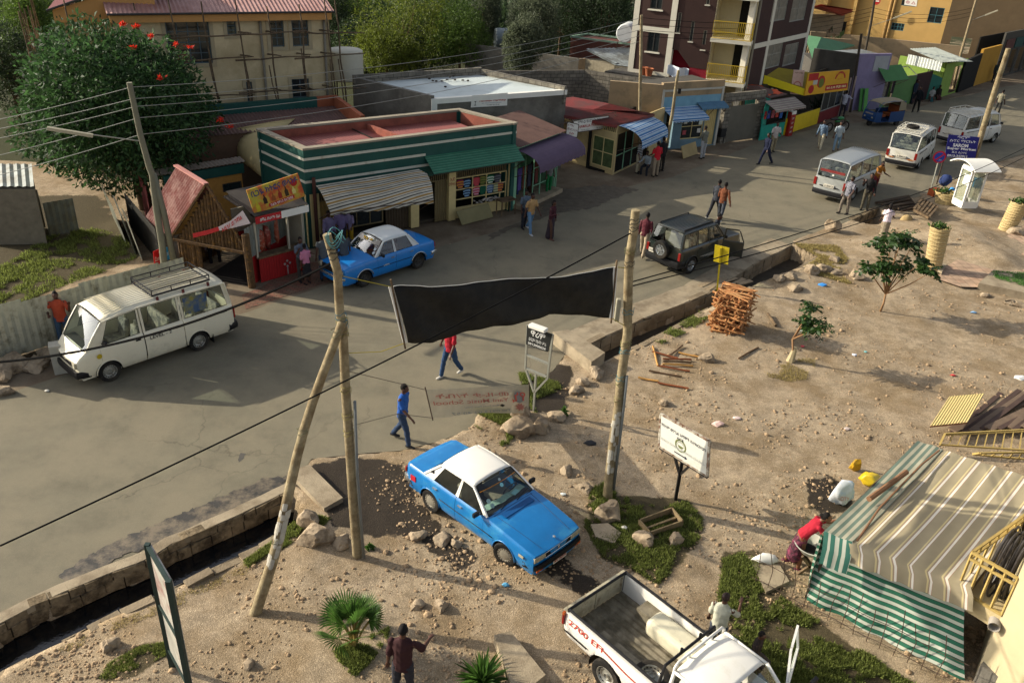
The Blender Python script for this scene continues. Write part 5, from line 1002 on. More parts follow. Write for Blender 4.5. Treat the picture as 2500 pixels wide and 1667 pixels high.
# ---------------- vehicles ----------------
TYRE=M('tyre_rubber','#1d1c1a',.85,.25,6,.002,60,c2='#3a352d',s2=4,t2=.55,spec=.2);BLACKP=M('black_trim','#151517',.5,.15,6);CHROME=M('chrome','#b9bcbc',.22,.1,5,metal=.8)
GL=glassm();SEAT=M('seat_cloth','#8b8271',.9,.12,8);RUBBER=M('window_rubber','#0e0e0f',.6,.1,5);LAMP=M('headlamp_glass','#a29c86',.15,.15,12,spec=.8);AMBER=M('amber_lens','#b0521a',.25,.12,20,spec=.6);REDL=M('red_lens','#7f1712',.25,.12,20,spec=.6);PLATE=M('number_plate','#cfc9b8',.5,.05,4)
SEC=[(.88,0.),(.94,.09),(.975,.22),(1.,.42),(1.,.6),(.99,.78),(.975,.9),(.95,.97),(.915,1.0)]
def wheel(par,x,y,r,w_,rim='steel',side=1,rot=0):
 W=bpy.data.objects.new('wheel',None);link(W);W.parent=par;W.location=(x,y,r);W.rotation_euler=(0,0,rot)
 m=MB();h=w_/2;m.lathe([(r*.6,-h),(r*.78,-h*1.05),(r*.95,-h*.95),(r,-h*.6),(r,h*.6),(r*.95,h*.95),(r*.78,h*1.05),(r*.6,h*.9)],(0,0,0),(0,side,0),28);m.build('tyre',TYRE,W,smooth=True,local=True,ang=35)
 m=MB();
 if rim=='steel':
  m.lathe([(0,h*.5),(r*.14,h*.5),(r*.17,h*.72),(r*.2,h*.45),(r*.36,h*.35),(r*.46,h*.62),(r*.52,h*.5),(r*.6,h*.92),(r*.63,h*.92),(r*.6,-h)],(0,0,0),(0,side,0),28)
  mt=M('steel_rim','#9b9a90',.4,.2,12,metal=.5,c2='#5f5546',s2=7,t2=.58)
 elif rim=='cap':
  m.lathe([(0,h*1.05),(r*.3,h*1.03),(r*.42,h*.95),(r*.44,h*.8),(r*.47,h*.95),(r*.6,h*.9),(r*.63,h*.9),(r*.6,-h)],(0,0,0),(0,side,0),28);mt=M('wheel_cap','#8f897a',.5,.15,10,metal=.25)
 else:
  m.lathe([(0,h*.7),(r*.16,h*.75),(r*.2,h*.4),(r*.5,h*.4),(r*.58,h*.85),(r*.64,h*.9),(r*.6,-h)],(0,0,0),(0,side,0),28);mt=CHROME if rim=='alloy' else M('dark_rim','#3a3835',.6,.2,8)
  for k in range(10 if rim=='alloy' else 0):
   a=2*PI*k/10;m.bar((math.cos(a)*r*.15,side*h*.72,math.sin(a)*r*.15),(math.cos(a)*r*.58,side*h*.8,math.sin(a)*r*.58),.03,.02)
 m.build('rim',mt,W,smooth=True,local=True,ang=30)
 m=MB();n_=16 if rim in('steel','cap') else 5
 for k in range(n_):
  a=2*PI*k/n_;rr_=r*(.535 if n_>5 else .3);m.ell((math.cos(a)*rr_,side*h*(.88 if rim=='cap' else .6),math.sin(a)*rr_),(.017,.012,.017),6,4)
 m.build('vent_hole',RUBBER,W,local=True)
 return W
def vehicle(name,label,cat,S,group=None,paint=None,roofpaint=None):
 v=thing(name,label,cat,(0,0,0),0,group);P=S;Wt=P['width'];Bt=P['belt'];wr=P['wr'];sill=P['sill'];xf,xr=P['xf'],P['xr'];L0,L1=P['L0'],P['L1']
 W=lambda x:float(np.interp(x,*zip(*Wt)));B=lambda x:float(np.interp(x,*zip(*Bt)));ra=wr*P.get('arch',1.16);za=wr*1.02
 def arch(x):
  q=-9
  for xa in(xf,xr):
   if abs(x-xa)<ra:q=max(q,za+math.sqrt(max(0,ra*ra-(x-xa)**2)))
  return q
 def side(x,fy,fz,s):
  y=W(x)*fy;zz=sill+(B(x)-sill)*fz;q=arch(x)
  if zz<q:zz=q
  return V3((x,s*y,zz))
 def cols(a,b):
  xs=set(np.round(np.arange(a,b,.06),4))|{a,b}
  for xa in(xf,xr):
   for t in np.linspace(0,PI,19):
    q=xa-ra*math.cos(t)
    if a<q<b:xs.add(round(q,4))
  return sorted(xs)
 def sidepatch(a,b,s):
  m=MB();G=[[side(x,fy,fz,s) for fy,fz in SEC] for x in cols(a,b)]
  m.grid(G if s<0 else G[::-1]);return m
 doors=P['doors'];dx=sorted([q for d_ in doors for q in d_[:2]]);paint=paint;rp=roofpaint or paint
 # body shell
 m=MB();e0,e1=min(dx),max(dx)
 for s in(-1,1):
  for a,b in((L0,e0-.004),(e1+.004,L1)):
   q=sidepatch(a,b,s);m.add(q.v,q.f)
 def top(a,b,crown,n=9,inset=.915,dz=0):
  G=[[V3((x+P.get('bulge',.05)*(1-t*t)*(1 if x>=L1-.001 else -1 if x<=L0+.001 else 0),W(x)*inset*t,B(x)+dz+crown*min(1,abs(x-L1)/.35,abs(x-L0)/.35)*(1-t*t)**.8)) for t in np.linspace(-1,1,n)] for x in np.linspace(a,b,12)];q=MB();q.grid(G);return q
 def endcap(x,s):
  G=[[V3((x+s*P.get('bulge',.05)*(1-t*t)*(.6+.4*fz),W(x)*fy*t,sill+(B(x)-sill)*fz)) for fy,fz in SEC]+[] for t in np.linspace(-1,1,11)]
  q=MB();q.grid(G if s>0 else G[::-1]);return q
 for x,s in((L0,-1),(L1,1)):q=endcap(x,s);m.add(q.v,q.f)
 cb,ct,rt,rb=P['cowl'],P['wtop'],P['rtop'],P['rbase']
 if L1-cb>.15:
  pass
 if rb-L0>.12:
  q=top(L0,rb,P.get('crown',.03)*.6);m.add(q.v,q.f)
 # under-plate and cabin floor
 m.box(((L0+L1)/2,0,sill+.02),(L1-L0-.1,W(0)*1.75,.03))
 bo=m.build('body',paint,v,smooth=True,local=True,ang=38)
 if L1-cb>.15:top(cb,L1,P.get('crown',.03)).build('bonnet',paint,v,smooth=True,local=True,ang=38)
 # roof
 rz=P['roofz'];rw=P['roofw'];RW=lambda x:rw
 xs=np.linspace(rt,ct,16);G=[]
 for x in xs:
  t=(x-rt)/(ct-rt);e=P.get('rooflift',.035)*math.sin(PI*t)**.7;zr=rz+e-P.get('frontdrop',0)*max(0,(t-.7)/.3)**2
  row=[]
  for u in np.linspace(-1,1,15):
   ed=max(0,(abs(u)-.8)/.2);row.append(V3((x,rw*u,zr+P.get('rcrown',.05)*(1-u*u)-.05*ed**2)))
  G.append(row)
 m=MB();m.grid(G)
 if P.get('ribs'):
  for k in range(-6,7):
   y=rw*.82*k/6;m.tube([V3((x,y,rz+P.get('rcrown',.05)*(1-(y/rw)**2)+P.get('rooflift',.035)*math.sin(PI*(x-rt)/(ct-rt))**.7)) for x in np.linspace(rt+.1,ct-.15,8)],.005,4)
 ro_=m.build('roof',rp,v,smooth=True,local=True,ang=38);ro_.modifiers.new('s','SOLIDIFY').thickness=.02
 ze=rz-.05
 trim=MB();frames=MB();P2=MB()
 zr0=ze
 def railz(x):
  t=max(0,min(1,(x-rt)/(ct-rt)));return rz-.045+P.get('rooflift',.035)*math.sin(PI*t)**.7-P.get('frontdrop',0)*max(0,(t-.7)/.3)**2
 # doors with windows (both sides)
 for s in(-1,1):
  for dd in doors:
   a,b,t0,t1=dd[:4];openw=dd[4] if len(dd)>4 else True
   q=sidepatch(a,b,s)
   bl,br,tl,tr=V3((a,s*W(a)*.915,B(a))),V3((b,s*W(b)*.915,B(b))),V3((t0,s*rw*.985,railz(t0))),V3((t1,s*rw*.985,railz(t1)))
   fm_=P.get('fm',.05);ins=[]
   for (u,w_) in((0,0),(1,0),(1,1),(0,1)):
    u_=fm_/max(.1,(b-a)) if u==0 else 1-fm_/max(.1,(b-a));lo=.02 if w_==0 else 1-.06
    ins.append((bl*(1-u_)+br*u_)*(1-lo)+(tl*(1-u_)+tr*u_)*lo)
   out=[bl,br,tr,tl]
   for i in range(4):
    j=(i+1)%4;fc=[out[i],out[j],ins[j],ins[i]]
    if s>0:fc=fc[::-1]
    q.add(fc,[(0,1,2,3)])
   nm='door' if dd[-1]!='panel' else 'side_panel'
   # mirror the paint of the window frames when the roof has its own colour
   d_=q.build(nm,paint,v,smooth=True,local=True,ang=38)
   if roofpaint:
    fr_=MB()
    for i in range(4):
     j=(i+1)%4;n_=V3((0,s*.004,0))
     if i!=0:
      fc=[out[i]+n_,out[j]+n_,ins[j]+n_,ins[i]+n_];fr_.add(fc if s<0 else fc[::-1],[(0,1,2,3)])
    fr_.build('window_frame',rp,d_,local=True)
   g=MB();g.quad(*([p-V3((0,s*.008,0)) for p in ins]));g.build('window',GL,d_,local=True)
   trim.tube(ins,.009,5,closed=True)
   if nm=='door' and not P.get('nohandle'):
    h=MB();xh=a+.16;h.box((xh,s*(W(xh)*.995+.008),B(xh)-.14),(.14,.03,.03));h.build('handle',P.get('handle',CHROME),d_,local=True)
  # pillars
  pa=V3((cb,s*W(cb)*.90,B(cb)+.0));pt=V3((ct,s*rw*.985,railz(ct)));P2.tube([pa,(pa+pt)/2+V3((.012,0,.01)),pt],.032,6)
  pc_=V3((rb,s*W(rb)*.90,B(rb)));pd_=V3((rt,s*rw*.985,railz(rt)));P2.tube([pc_,pd_],.035,6)
  da=max(q[1] for q in doors);ta=max(q[3] for q in doors);P2.add([V3((da,s*W(da)*.915,B(da))),V3((cb,s*W(cb)*.91,B(cb))),pt,V3((ta,s*rw*.985,railz(ta)))],[(0,1,2,3)])
  db=min(q[0] for q in doors);tb=min(q[2] for q in doors);P2.add([V3((rb,s*W(rb)*.912,B(rb))),V3((db,s*W(db)*.915,B(db))),V3((tb,s*rw*.985,railz(tb))),pd_],[(0,1,2,3)])
  P2.tube([V3((x,s*rw*.985,railz(x))) for x in np.linspace(rt,ct,8)],.022,6)
  # arch lips
  for xa in(xf,xr):
   AL=[V3((xa-ra*math.cos(t),s*(W(xa)*.995),za+ra*math.sin(t))) for t in np.linspace(.05,PI-.05,14)]
   (trim if P.get('archtrim') else frames).tube(AL,.016,5)
  if P.get('strip'):
   trim.tube([V3((x,s*(W(x)*1.0+.004),sill+(B(x)-sill)*P['strip'])) for x in np.linspace(max(L0+.1,xr+ra),xf-ra,14)],.012,5)
 P2.build('pillars',rp,v,smooth=True,local=True,ang=40);frames.build('arch_lip',paint,v,smooth=True,local=True);trim.build('trim',P.get('trimmat',RUBBER),v,smooth=True,local=True)
 # windscreen and rear window
 def screen(nm,x0,z0,w0,x1,z1,w1,bul):
  G=[]
  for t in np.linspace(0,1,6):
   G.append([V3((x0+(x1-x0)*t+bul*(1-u*u)*(1-.3*t),(w0+(w1-w0)*t)*u,z0+(z1-z0)*t+t*t*P.get('rcrown',.05)*.95*(1-u*u))) for u in np.linspace(-1,1,11)])
  m=MB();m.grid(G);o=m.build(nm,GL,v,smooth=True,local=True)
  e=MB();e.tube([p for p in G[0]]+[g[-1] for g in G[1:]]+G[-1][::-1][1:]+[g[0] for g in G[::-1][1:-1]],.013,5,closed=True);e.build('rubber_seal',RUBBER,o,local=True,smooth=True)
 screen('windscreen',cb,B(cb)+.01,W(cb)*.87,ct+.01,railz(ct)+.03,rw*.93,P.get('wbul',.05))
 screen('rear_window',rb,B(rb)+.01 if rb-L0>.12 else B(rb)+.02,W(rb)*.86,rt-.01,railz(rt)+.02,rw*.92,-P.get('wbul',.05)*.5)
 # wells and wheels
 m=MB()
 for xa in(xf,xr):
  for s in(-1,1):
   m.grid([[V3((xa-ra*math.cos(t),s*y_,za+ra*math.sin(t))) for y_ in(W(xa)*.98,W(xa)*.5)] for t in np.linspace(-.2,PI+.2,14)]);m.add([V3((xa-ra*math.cos(t),s*W(xa)*.5,za+ra*math.sin(t))) for t in np.linspace(0,2*PI,16)[:-1]],[tuple(range(15))])
 m.build('wheel_well',RUBBER,v,local=True)
 tr=P['track']
 for xa in(xf,xr):
  for s in(-1,1):wheel(v,xa,s*tr,wr,P.get('tw',.18),P.get('rim','steel'),s,rot=R(P.get('steer',0)) if xa==xf else 0)
 # interior
 m=MB();fl=sill+.12;m.box(((rb+cb)/2,0,fl),(cb-rb,W(0)*1.7,.04));m.box((cb-.12,0,B(cb)-.09),(.3,W(cb)*1.6,.18));m.build('cabin',M('interior_dark','#26231f',.9,.2,5),v,local=True)
 for sx,sy,sw in P['seats']:
  m=MB();m.box((sx,sy,fl+.22),(.5,sw,.16));m.box((sx-.27,sy,fl+.5),(.13,sw*.95,.6),ry=-.18);
  if sw<.7:m.box((sx-.35,sy,fl+.88),(.09,sw*.5,.17),ry=-.18)
  m.build('seat',P.get('seatmat',SEAT),v,local=True,bevel=.04)
 m=MB();m.tube([V3((cb-.38+.19*math.sin(t)*.4,P.get('drv',.35)+.19*math.cos(t),B(cb)+.0+.17*math.sin(t))) for t in np.linspace(0,2*PI,17)[:-1]],.014,6,closed=True);m.build('steering_wheel',RUBBER,v,local=True)
 return v,W,B,railz
def bumper(v,x,s,W_,zz,h,mat,depth=.1,name='bumper',wrap=.25):
 m=MB();P=[]
 for t in np.linspace(-1,1,13):
  a=abs(t);P.append(V3((x+s*(.07*(1-a**4))-s*wrap*max(0,a-.88)/.12,W_*min(1,a/.93)*np.sign(t) if a>0 else 0,zz)))
 G=[[p+V3((0,0,-h/2)),p+V3((s*.05,0,-h/2)),p+V3((s*.065,0,0)),p+V3((s*.05,0,h/2)),p+V3((0,0,h/2))] for p in P];m.grid(G);o=m.build(name,mat,v,smooth=True,local=True,ang=35);o.modifiers.new('s','SOLIDIFY').thickness=.03;return o
def lbox(v,name,c,sz,mat,bevel=.01,rz=0,ry=0):
 m=MB();m.box(c,sz,rz,ry);return m.build(name,mat,v,local=True,bevel=bevel)
def mirror(v,x,y,zz,s,mat=None):
 m=MB();m.bar((x,y-s*.04,zz),(x-.02,y+s*.05,zz+.04),.03);m.box((x-.03,y+s*.11,zz+.06),(.07,.17,.11));m.build('door_mirror',mat or BLACKP,v,local=True,bevel=.015)
def place(v,front,rear,side,tr,xf,xr,zz=0):
 a,b=at(*front,zz),at(*rear,zz);h=unit(a-b);lat=V3((-h[1],h[0],0));  # left-hand side
 mid=(a+b)/2;c=mid-lat*tr*(1 if side=='L' else -1);c=c-h*(xf+xr)/2
 v.location=(c[0],c[1],zz);v.rotation_euler=(0,0,math.atan2(h[1],h[0]));return h
# --- foreground taxi
BLUEP=M('taxi_blue','#0c6cab',.32,.08,3,c2='#3a8bb5',s2=1.6,t2=.6,spec=.5,coat=.4);WHITEP=M('taxi_white','#e3e0d6',.3,.03,2,spec=.5,coat=.3)
BLUEP2=M('old_taxi_blue','#1474bd',.35,.08,2.5,spec=.5,coat=.25);WHITEP2=M('old_taxi_white','#c5c9c7',.4,.05,2,spec=.5)
SP=dict(L0=-2.02,L1=2.08,xf=1.27,xr=-1.13,wr=.29,sill=.2,track=.7,width=[(-2.02,.72),(-1.9,.775),(-1,.805),(1.2,.80),(1.9,.775),(2.08,.74)],belt=[(-2.02,.86),(-1.9,.9),(-1.25,.92),(.7,.9),(1.2,.86),(2.0,.745),(2.08,.72)],roofz=1.33,roofw=.58,cowl=.68,wtop=.1,rtop=-.98,rbase=-1.38,doors=[(-1.1,-.28,-.88,-.25),(-.27,.62,-.24,.06)],rim='cap',seats=[(-.05,.36,.5),(-.05,-.36,.5),(-.85,0,1.2)],strip=.52,crown=.035,steer=14,handle=CHROME,drv=.36)
tx,W_,B_,_rz=vehicle('taxi','blue sedan taxi with a white roof parked on dirt in the foreground','taxi',SP,paint=BLUEP,roofpaint=WHITEP)
place(tx,(1237.5,1384.7),(1060,1253.6),'R',.79,1.27,-1.13,.02)
bumper(tx,2.06,1,.78,.42,.13,BLACKP);bumper(tx,-2.02,-1,.77,.45,.13,CHROME)
lbox(tx,'grille',(2.105,0,.62),(.03,.8,.12),BLACKP,.005);m=MB()
for s in(-1,1):
 lbox(tx,'headlight',(2.095,s*.52,.62),(.05,.26,.125),LAMP,.01);lbox(tx,'corner_lamp',(2.06,s*.685,.62),(.1,.08,.125),LAMP,.01);lbox(tx,'indicator',(2.15,s*.6,.36),(.03,.2,.06),AMBER,.005)
 lbox(tx,'tail_light',(-2.05,s*.62,.68),(.06,.24,.14),REDL,.01);mirror(tx,.52,s*.77,.9,s)
 lbox(tx,'side_marker',(1.78,s*.797,.6),(.14,.02,.06),LAMP,.003)
m.tube([(2.125,-.41,.69),(2.125,.41,.69)],.008,4);m.tube([(2.125,-.41,.55),(2.125,.41,.55)],.008,4);m.ell((2.13,0,.62),(.012,.045,.045),10,6);m.build('grille_trim',CHROME,tx,local=True)
lbox(tx,'bonnet_ornament',(1.98,0,.795),(.06,.05,.04),CHROME,.01)
pl_=lbox(tx,'number_plate',(2.17,.02,.33),(.012,.42,.13),PLATE,.002);txt('AA 242970',(2.178,.02,.33),(0,1,0),(0,0,1),.075,M('plate_red','#a02a26',.6),tx,width=.38,local=True,bold=.02)
m=MB();
for a,b in(((.74,-.56,0),(2.02,-.44,0)),((.74,.56,0),(2.02,.44,0))):
 m.tube([V3((x,a[1]+(b[1]-a[1])*(x-a[0])/(b[0]-a[0]),B_(x)+.035*(1-(abs(a[1]+(b[1]-a[1])*(x-a[0])/(b[0]-a[0]))/(W_(x)*.915))**2)**.8+.001)) for x in np.linspace(a[0],b[0],8)],.006,4)
m.tube([V3((.76,y,B_(.76)+.035*(1-(y/(W_(.76)*.915))**2)**.8+.002)) for y in np.linspace(-.6,.6,9)],.005,4);m.build('bonnet_gap',M('gap_dark','#083a60',.6),tx,local=True)
lbox(tx,'bonnet_vent',(.9,.0,.925),(.16,.9,.012),M('vent_blue','#07457a',.5),.004)
m=MB()
for y in(-.35,.15):m.bar((.72,y,.935),(.62,y+.45,.975),.016,.012)
m.build('wiper',BLACKP,tx,local=True)
m=MB();G=[[V3((.52-.18*t+.04*(1-u*u),.62*u,.93-.015*t+.02*math.sin(u*9))) for u in np.linspace(-1,1,12)] for t in(0,.5,1)];m.grid(G);m.build('dashboard_cloth',M('pale_cloth','#8fa89a',.9,.25,14),tx,local=True)
wl=lambda t,u,k=.012:V3((.68+(.11-.68)*t+.05*(1-u*u)*(1-.3*t)+k,(.695+(.54-.695)*t)*u,.91+(1.318-.91)*t+k))
m=MB();m.tube([wl(.78,u) for u in np.linspace(-.95,.95,14)],.008,5);m.build('sun_strip_fringe',M('orange_tape','#c07a1c',.7),tx,local=True)
m=MB();G=[[wl(t,u) for u in np.linspace(-.96,.96,10)] for t in(.8,.985)];m.grid(G);m.build('sun_strip',M('black_film','#101214',.2,.1,5,spec=.6),tx,local=True,smooth=True)
for u,t,r_,c_,n__ in((.05,.68,.05,'#7fb8bc','windscreen_sticker'),(-.78,.42,.055,'#8fa9a4','windscreen_sticker'),(-.72,.25,.055,'#7f9c98','windscreen_sticker'),(.1,.86,.035,'#c8c8c8','windscreen_emblem')):
 m=MB();c=wl(t,u,.016);n_=unit(V3((.8,0,.9)));a_=V3((0,1,0));b_=unit(np.cross(n_,a_));m.add([c+a_*r_*math.cos(q)+b_*r_*math.sin(q) for q in np.linspace(0,2*PI,16)[:-1]],[tuple(range(15))]);m.build(n__,M('stick'+c_,c_,.6),tx,local=True)
lbox(tx,'dashboard_paper',(.52,.3,.96),(.12,.2,.006),M('blue_paper','#8fc0c4',.8),.001,.2)
lbox(tx,'red_sticker',(-1.72,-.795,.62),(.17,.012,.15),M('red_square','#b8202a',.6),.002,.03);lbox(tx,'red_sticker',(-1.72,.795,.62),(.17,.012,.15),M('red_square','#b8202a',.6),.002,-.03)
for s in(-1,1):lbox(tx,'pillar_vent',(-1.2,s*.672,1.02),(.2,.02,.09),BLACKP,.003,ry=-.5)
tx.scale=(.955,)*3;tx.location.x-=.12;tx.location.y+=.04
# --- old taxi
SP=dict(L0=-2.0,L1=2.0,xf=1.23,xr=-1.19,wr=.3,sill=.22,track=.69,width=[(-2.0,.72),(-1.85,.78),(-1,.81),(1.2,.81),(1.85,.79),(2.0,.75)],belt=[(-2.0,.86),(-1.9,.9),(-1.25,.94),(.7,.93),(1.1,.92),(1.9,.85),(2.0,.8)],roofz=1.39,roofw=.6,cowl=.72,wtop=.26,rtop=-.86,rbase=-1.22,doors=[(-1.0,-.16,-.78,-.14),(-.15,.66,-.13,.22)],rim='dark',seats=[(-.02,.36,.5),(-.02,-.36,.5),(-.8,0,1.2)],strip=.5,crown=.03,archtrim=False,drv=.36,rcrown=.06,steer=0,seatmat=M('maroon_seat','#5f3a34',.9,.15,8))
lt,W_,B_,_rz=vehicle('taxi','old blue taxi with a pale grey white roof parked by the striped shops','taxi',SP,paint=BLUEP2,roofpaint=WHITEP2)
place(lt,(889.3,701.8),(1025,656),'L',.79,1.23,-1.19)
bumper(lt,2.0,1,.78,.46,.09,CHROME);bumper(lt,-2.0,-1,.78,.46,.09,CHROME)
lbox(lt,'grille',(2.06,0,.66),(.05,1.3,.2),BLACKP,.01)
for s in(-1,1):
 m=MB();m.lathe([(0,.03),(.085,.02),(.1,0),(.11,.02),(.11,-.05)],(2.07,s*.55,.68),(1,0,0),16);m.build('headlight',LAMP,lt,local=True,smooth=True);mirror(lt,.55,s*.78,.95,s);lbox(lt,'tail_light',(-2.05,s*.62,.7),(.05,.14,.18),REDL,.01)
 m=MB();
 for xa in(1.23,-1.19):m.tube([V3((xa-.36*math.cos(t),s*.82,.31+.36*math.sin(t))) for t in np.linspace(.25,PI-.25,12)],.02,5)
 m.build('wheel_arch_trim',CHROME,lt,local=True,smooth=True)
txt('LADA',(0.3,.822,.6),(-1,0,0),(0,0,1),.05,WHITE,lt,width=.25,local=True,bold=.02)
m=MB();wl2=lambda t,u,k=.012:V3((.72+(.27-.72)*t+.05*(1-u*u)*(1-.3*t)+k,(.7+(.56-.7)*t)*u,.94+(1.38-.94)*t+k));m.grid([[wl2(t,u) for u in np.linspace(-.96,.96,10)] for t in(.66,.985)]);m.build('sun_strip',M('black_film','#101214'),lt,local=True,smooth=True)
txt('ማሪኖ',wl2(.82,-.1,.03),(0,-1,0),unit(V3((-.45,0,.44))),.12,M('yellow_lettering','#d0a01c',.6),lt,width=.5,local=True,bold=.05,mirror=False)
for k,(u,t) in enumerate(((.82,.42),(.84,.2))):
 m=MB();c=wl2(t,u,.016);n_=unit(V3((.8,0,.8)));b_=unit(np.cross(n_,(0,1,0)));m.add([c+V3((0,1,0))*.06*math.cos(q)+b_*.06*math.sin(q) for q in np.linspace(0,2*PI,16)[:-1]],[tuple(range(15))]);m.build('windscreen_sticker',M('white_sticker','#a9b4b8',.6),lt,local=True)
# --- minibuses
def minibus(label,paint,roofpaint=None,rack=None,ribs=True,steer=0,group=None,openR=False):
 SP=dict(L0=-2.28,L1=2.22,xf=1.48,xr=-1.1,wr=.31,sill=.26,track=.72,width=[(-2.28,.76),(-2.15,.82),(-1,.845),(1.4,.845),(1.95,.8),(2.22,.69)],belt=[(-2.28,1.13),(1.1,1.12),(1.7,1.1),(2.0,1.02),(2.12,.9),(2.22,.78)],roofz=1.88,roofw=.73,cowl=1.95,wtop=1.44,rtop=-2.1,rbase=-2.26,
 doors=[(-2.2,-.72,-2.05,-.7,True,'panel'),(-.7,.42,-.68,.44),(.45,1.62,.47,1.32)],rim='steel',seats=[(.75,.38,.5),(.75,-.38,.5),(-.1,0,1.3),(-.85,0,1.3),(-1.6,0,1.3)],crown=.04,drv=.4,ribs=ribs,rcrown=.05,frontdrop=.09,arch=1.13,handle=BLACKP,fm=.07,steer=steer,bulge=.06,seatmat=M('floral_seat','#5c5c58',.9,.5,9,c2='#9a9484',s2=5,t2=.5))
 v,W_,B_,rz_=vehicle('minibus',label,'minibus',SP,paint=paint,roofpaint=None,group=group)
 bumper(v,2.2,1,.76,.42,.2,BLACKP);bumper(v,-2.28,-1,.8,.42,.16,BLACKP)
 lbox(v,'grille',(2.25,0,.66),(.05,.75,.14),BLACKP,.01)
 for s in(-1,1):
  lbox(v,'headlight',(2.21,s*.52,.68),(.1,.26,.17),LAMP,.02,rz=-s*.25);lbox(v,'indicator',(2.13,s*.68,.66),(.14,.06,.15),AMBER,.01,rz=-s*.5);mirror(v,1.55,s*.83,1.18,s)
  lbox(v,'tail_light',(-2.3,s*.72,.86),(.05,.13,.36),REDL,.01);lbox(v,'mud_flap',(-1.55,s*.7,.25),(.02,.2,.28),RUBBER,.003)
  m=MB();m.bar((-.7,s*.848,1.0),(-2.05,s*.838,1.0),.012,.03);m.build('door_rail',BLACKP,v,local=True)
 pl_=lbox(v,'number_plate',(-2.36,0,.76),(.02,.5,.15),PLATE,.003);txt('3-20412',(-2.373,0,.76),(0,-1,0),(0,0,1),.09,M('plate_ink','#2c2c2c'),v,width=.42,local=True,bold=.02)
 m=MB();m.box((-2.34,0,.72),(.05,.9,.03));m.build('tailgate_handle',BLACKP,v,local=True)
 if rack:
  rk=bpy.data.objects.new('roof_rack',None);link(rk);rk.parent=v
  x0,x1=rack;zt=1.99;m=MB()
  for y in np.linspace(-.55,.55,9):m.bar((x0,y,zt+.02),(x1,y,zt+.02),.035,.02)
  m.build('slats',rack_m,rk,local=True);m=MB()
  for x in(x0,x1):m.bar((x,-.6,zt+.02),(x,.6,zt+.02),.03);m.bar((x,-.6,zt+.17),(x,.6,zt+.17),.025)
  for y in(-.6,.6):
   m.bar((x0,y,zt+.02),(x1,y,zt+.02),.04);m.bar((x0,y,zt+.17),(x1,y,zt+.17),.025)
   for x in np.linspace(x0,x1,4):m.bar((x,y,zt),(x,y,zt+.17),.025)
  m.build('rails',rack_r,rk,local=True);m=MB()
  for x in np.linspace(x0+.1,x1-.1,3):
   for y in(-.68,.68):m.bar((x,y,zt+.0),(x,y*1.05,zt-.17),.07,.02)
  m.build('bracket',rack_b,rk,local=True)
 return v
rack_m=M('rack_slat','#7d7a6c',.4,.15,6,metal=.4);rack_r=BLACKP;rack_b=M('rack_bracket','#5a2420',.6,.15,5)
VWH=M('van_cream_white','#d6cfb6',.35,.04,1.5,spec=.5,coat=.2,c2='#beb79f',s2=1.2,t2=.62)
v1=minibus('cream white minibus with a black roof rack parked beside the tin fence at left',VWH,rack=(-1.75,-.05));place(v1,(277,931),(489,857),'L',.82,1.48,-1.1)
txt('LEVEL - 2',(-.02,.852,.93),(-1,0,0),(0,0,1),.1,M('plate_ink','#2c2c2c'),v1,width=.62,local=True,bold=.01)
m=MB();m.add([V3((1.68+.07*math.cos(q),.835,.86+.07*math.sin(q))) for q in np.linspace(0,2*PI,20)[:-1]],[tuple(range(19))]);m.build('round_sticker',M('yellow_sticker','#b09a20',.6),v1,local=True)
m=MB();m.grid([[V3((-1.55+.0*t,.70-.0*t,1.2+.5*t)) for t in(0,1)],[V3((-.85,.70,1.2)),V3((-.85,.66,1.7))]]);m.build('curtain',M('blue_yellow_curtain','#4f6a9a',.9,.3,3,c2='#b09a40',s2=3,t2=.5),v1,local=True)
rack_m=M('white_rack','#c5c1b2',.5,.1,4);rack_r=rack_m;rack_b=rack_m
VW2=M('van_white','#cfcdc2',.35,.05,1.5,spec=.5,coat=.2,c2='#b9b4a0',s2=1.2,t2=.6);VSI=M('van_silver','#a7aaa6',.35,.05,1.5,metal=.2,spec=.5,coat=.2)
v2=minibus('silver grey minibus with a ribbed roof nearest the yellow sign, one man leaning on it',VSI);place(v2,z(8,1035,225),z(8,825,330),'R',.82,1.48,-1.1)
lbox(v2,'window_valance',(-2.24,0,1.42),(.02,1.2,.12),M('red_valance','#7a2f2c',.9,.2,8),.003)
m=MB();m.add([V3((-2.37,-.1+.05*math.cos(q),1.3+.05*math.sin(q))) for q in np.linspace(0,2*PI,14)[:-1]],[tuple(range(13))]);m.build('round_sticker',WHITE,v2,local=True)
v3=minibus('white minibus with a spare tyre in its roof rack behind the silver one',VW2,rack=(-2.05,-.35));place(v3,z(4,1560,1370),z(4,1370,1530),'R',.82,1.48,-1.1)
m=MB();P_=[V3((-1.0+.26*math.cos(t),.05+.26*math.sin(t),2.12)) for t in np.linspace(0,2*PI,22)[:-1]];m.tube(P_,.085,8,closed=True);sp_=m.build('spare_tyre',TYRE,v3,smooth=True,local=True)
for s in(-1,1):
 m=MB()
 for k in range(5):m.box((-2.345,s*(.38+.07*k),.66),(.02,.035,.08),rx=.5)
 m.build('hazard_marking',M('hazard_orange','#c07018',.6),v3,local=True)
v4=minibus('white minibus with a luggage rack farthest up the street behind the leaning pole',VW2,rack=(-2.05,-.35));place(v4,z(4,2060,1265),z(4,1890,1300),'R',.82,1.48,-1.1)
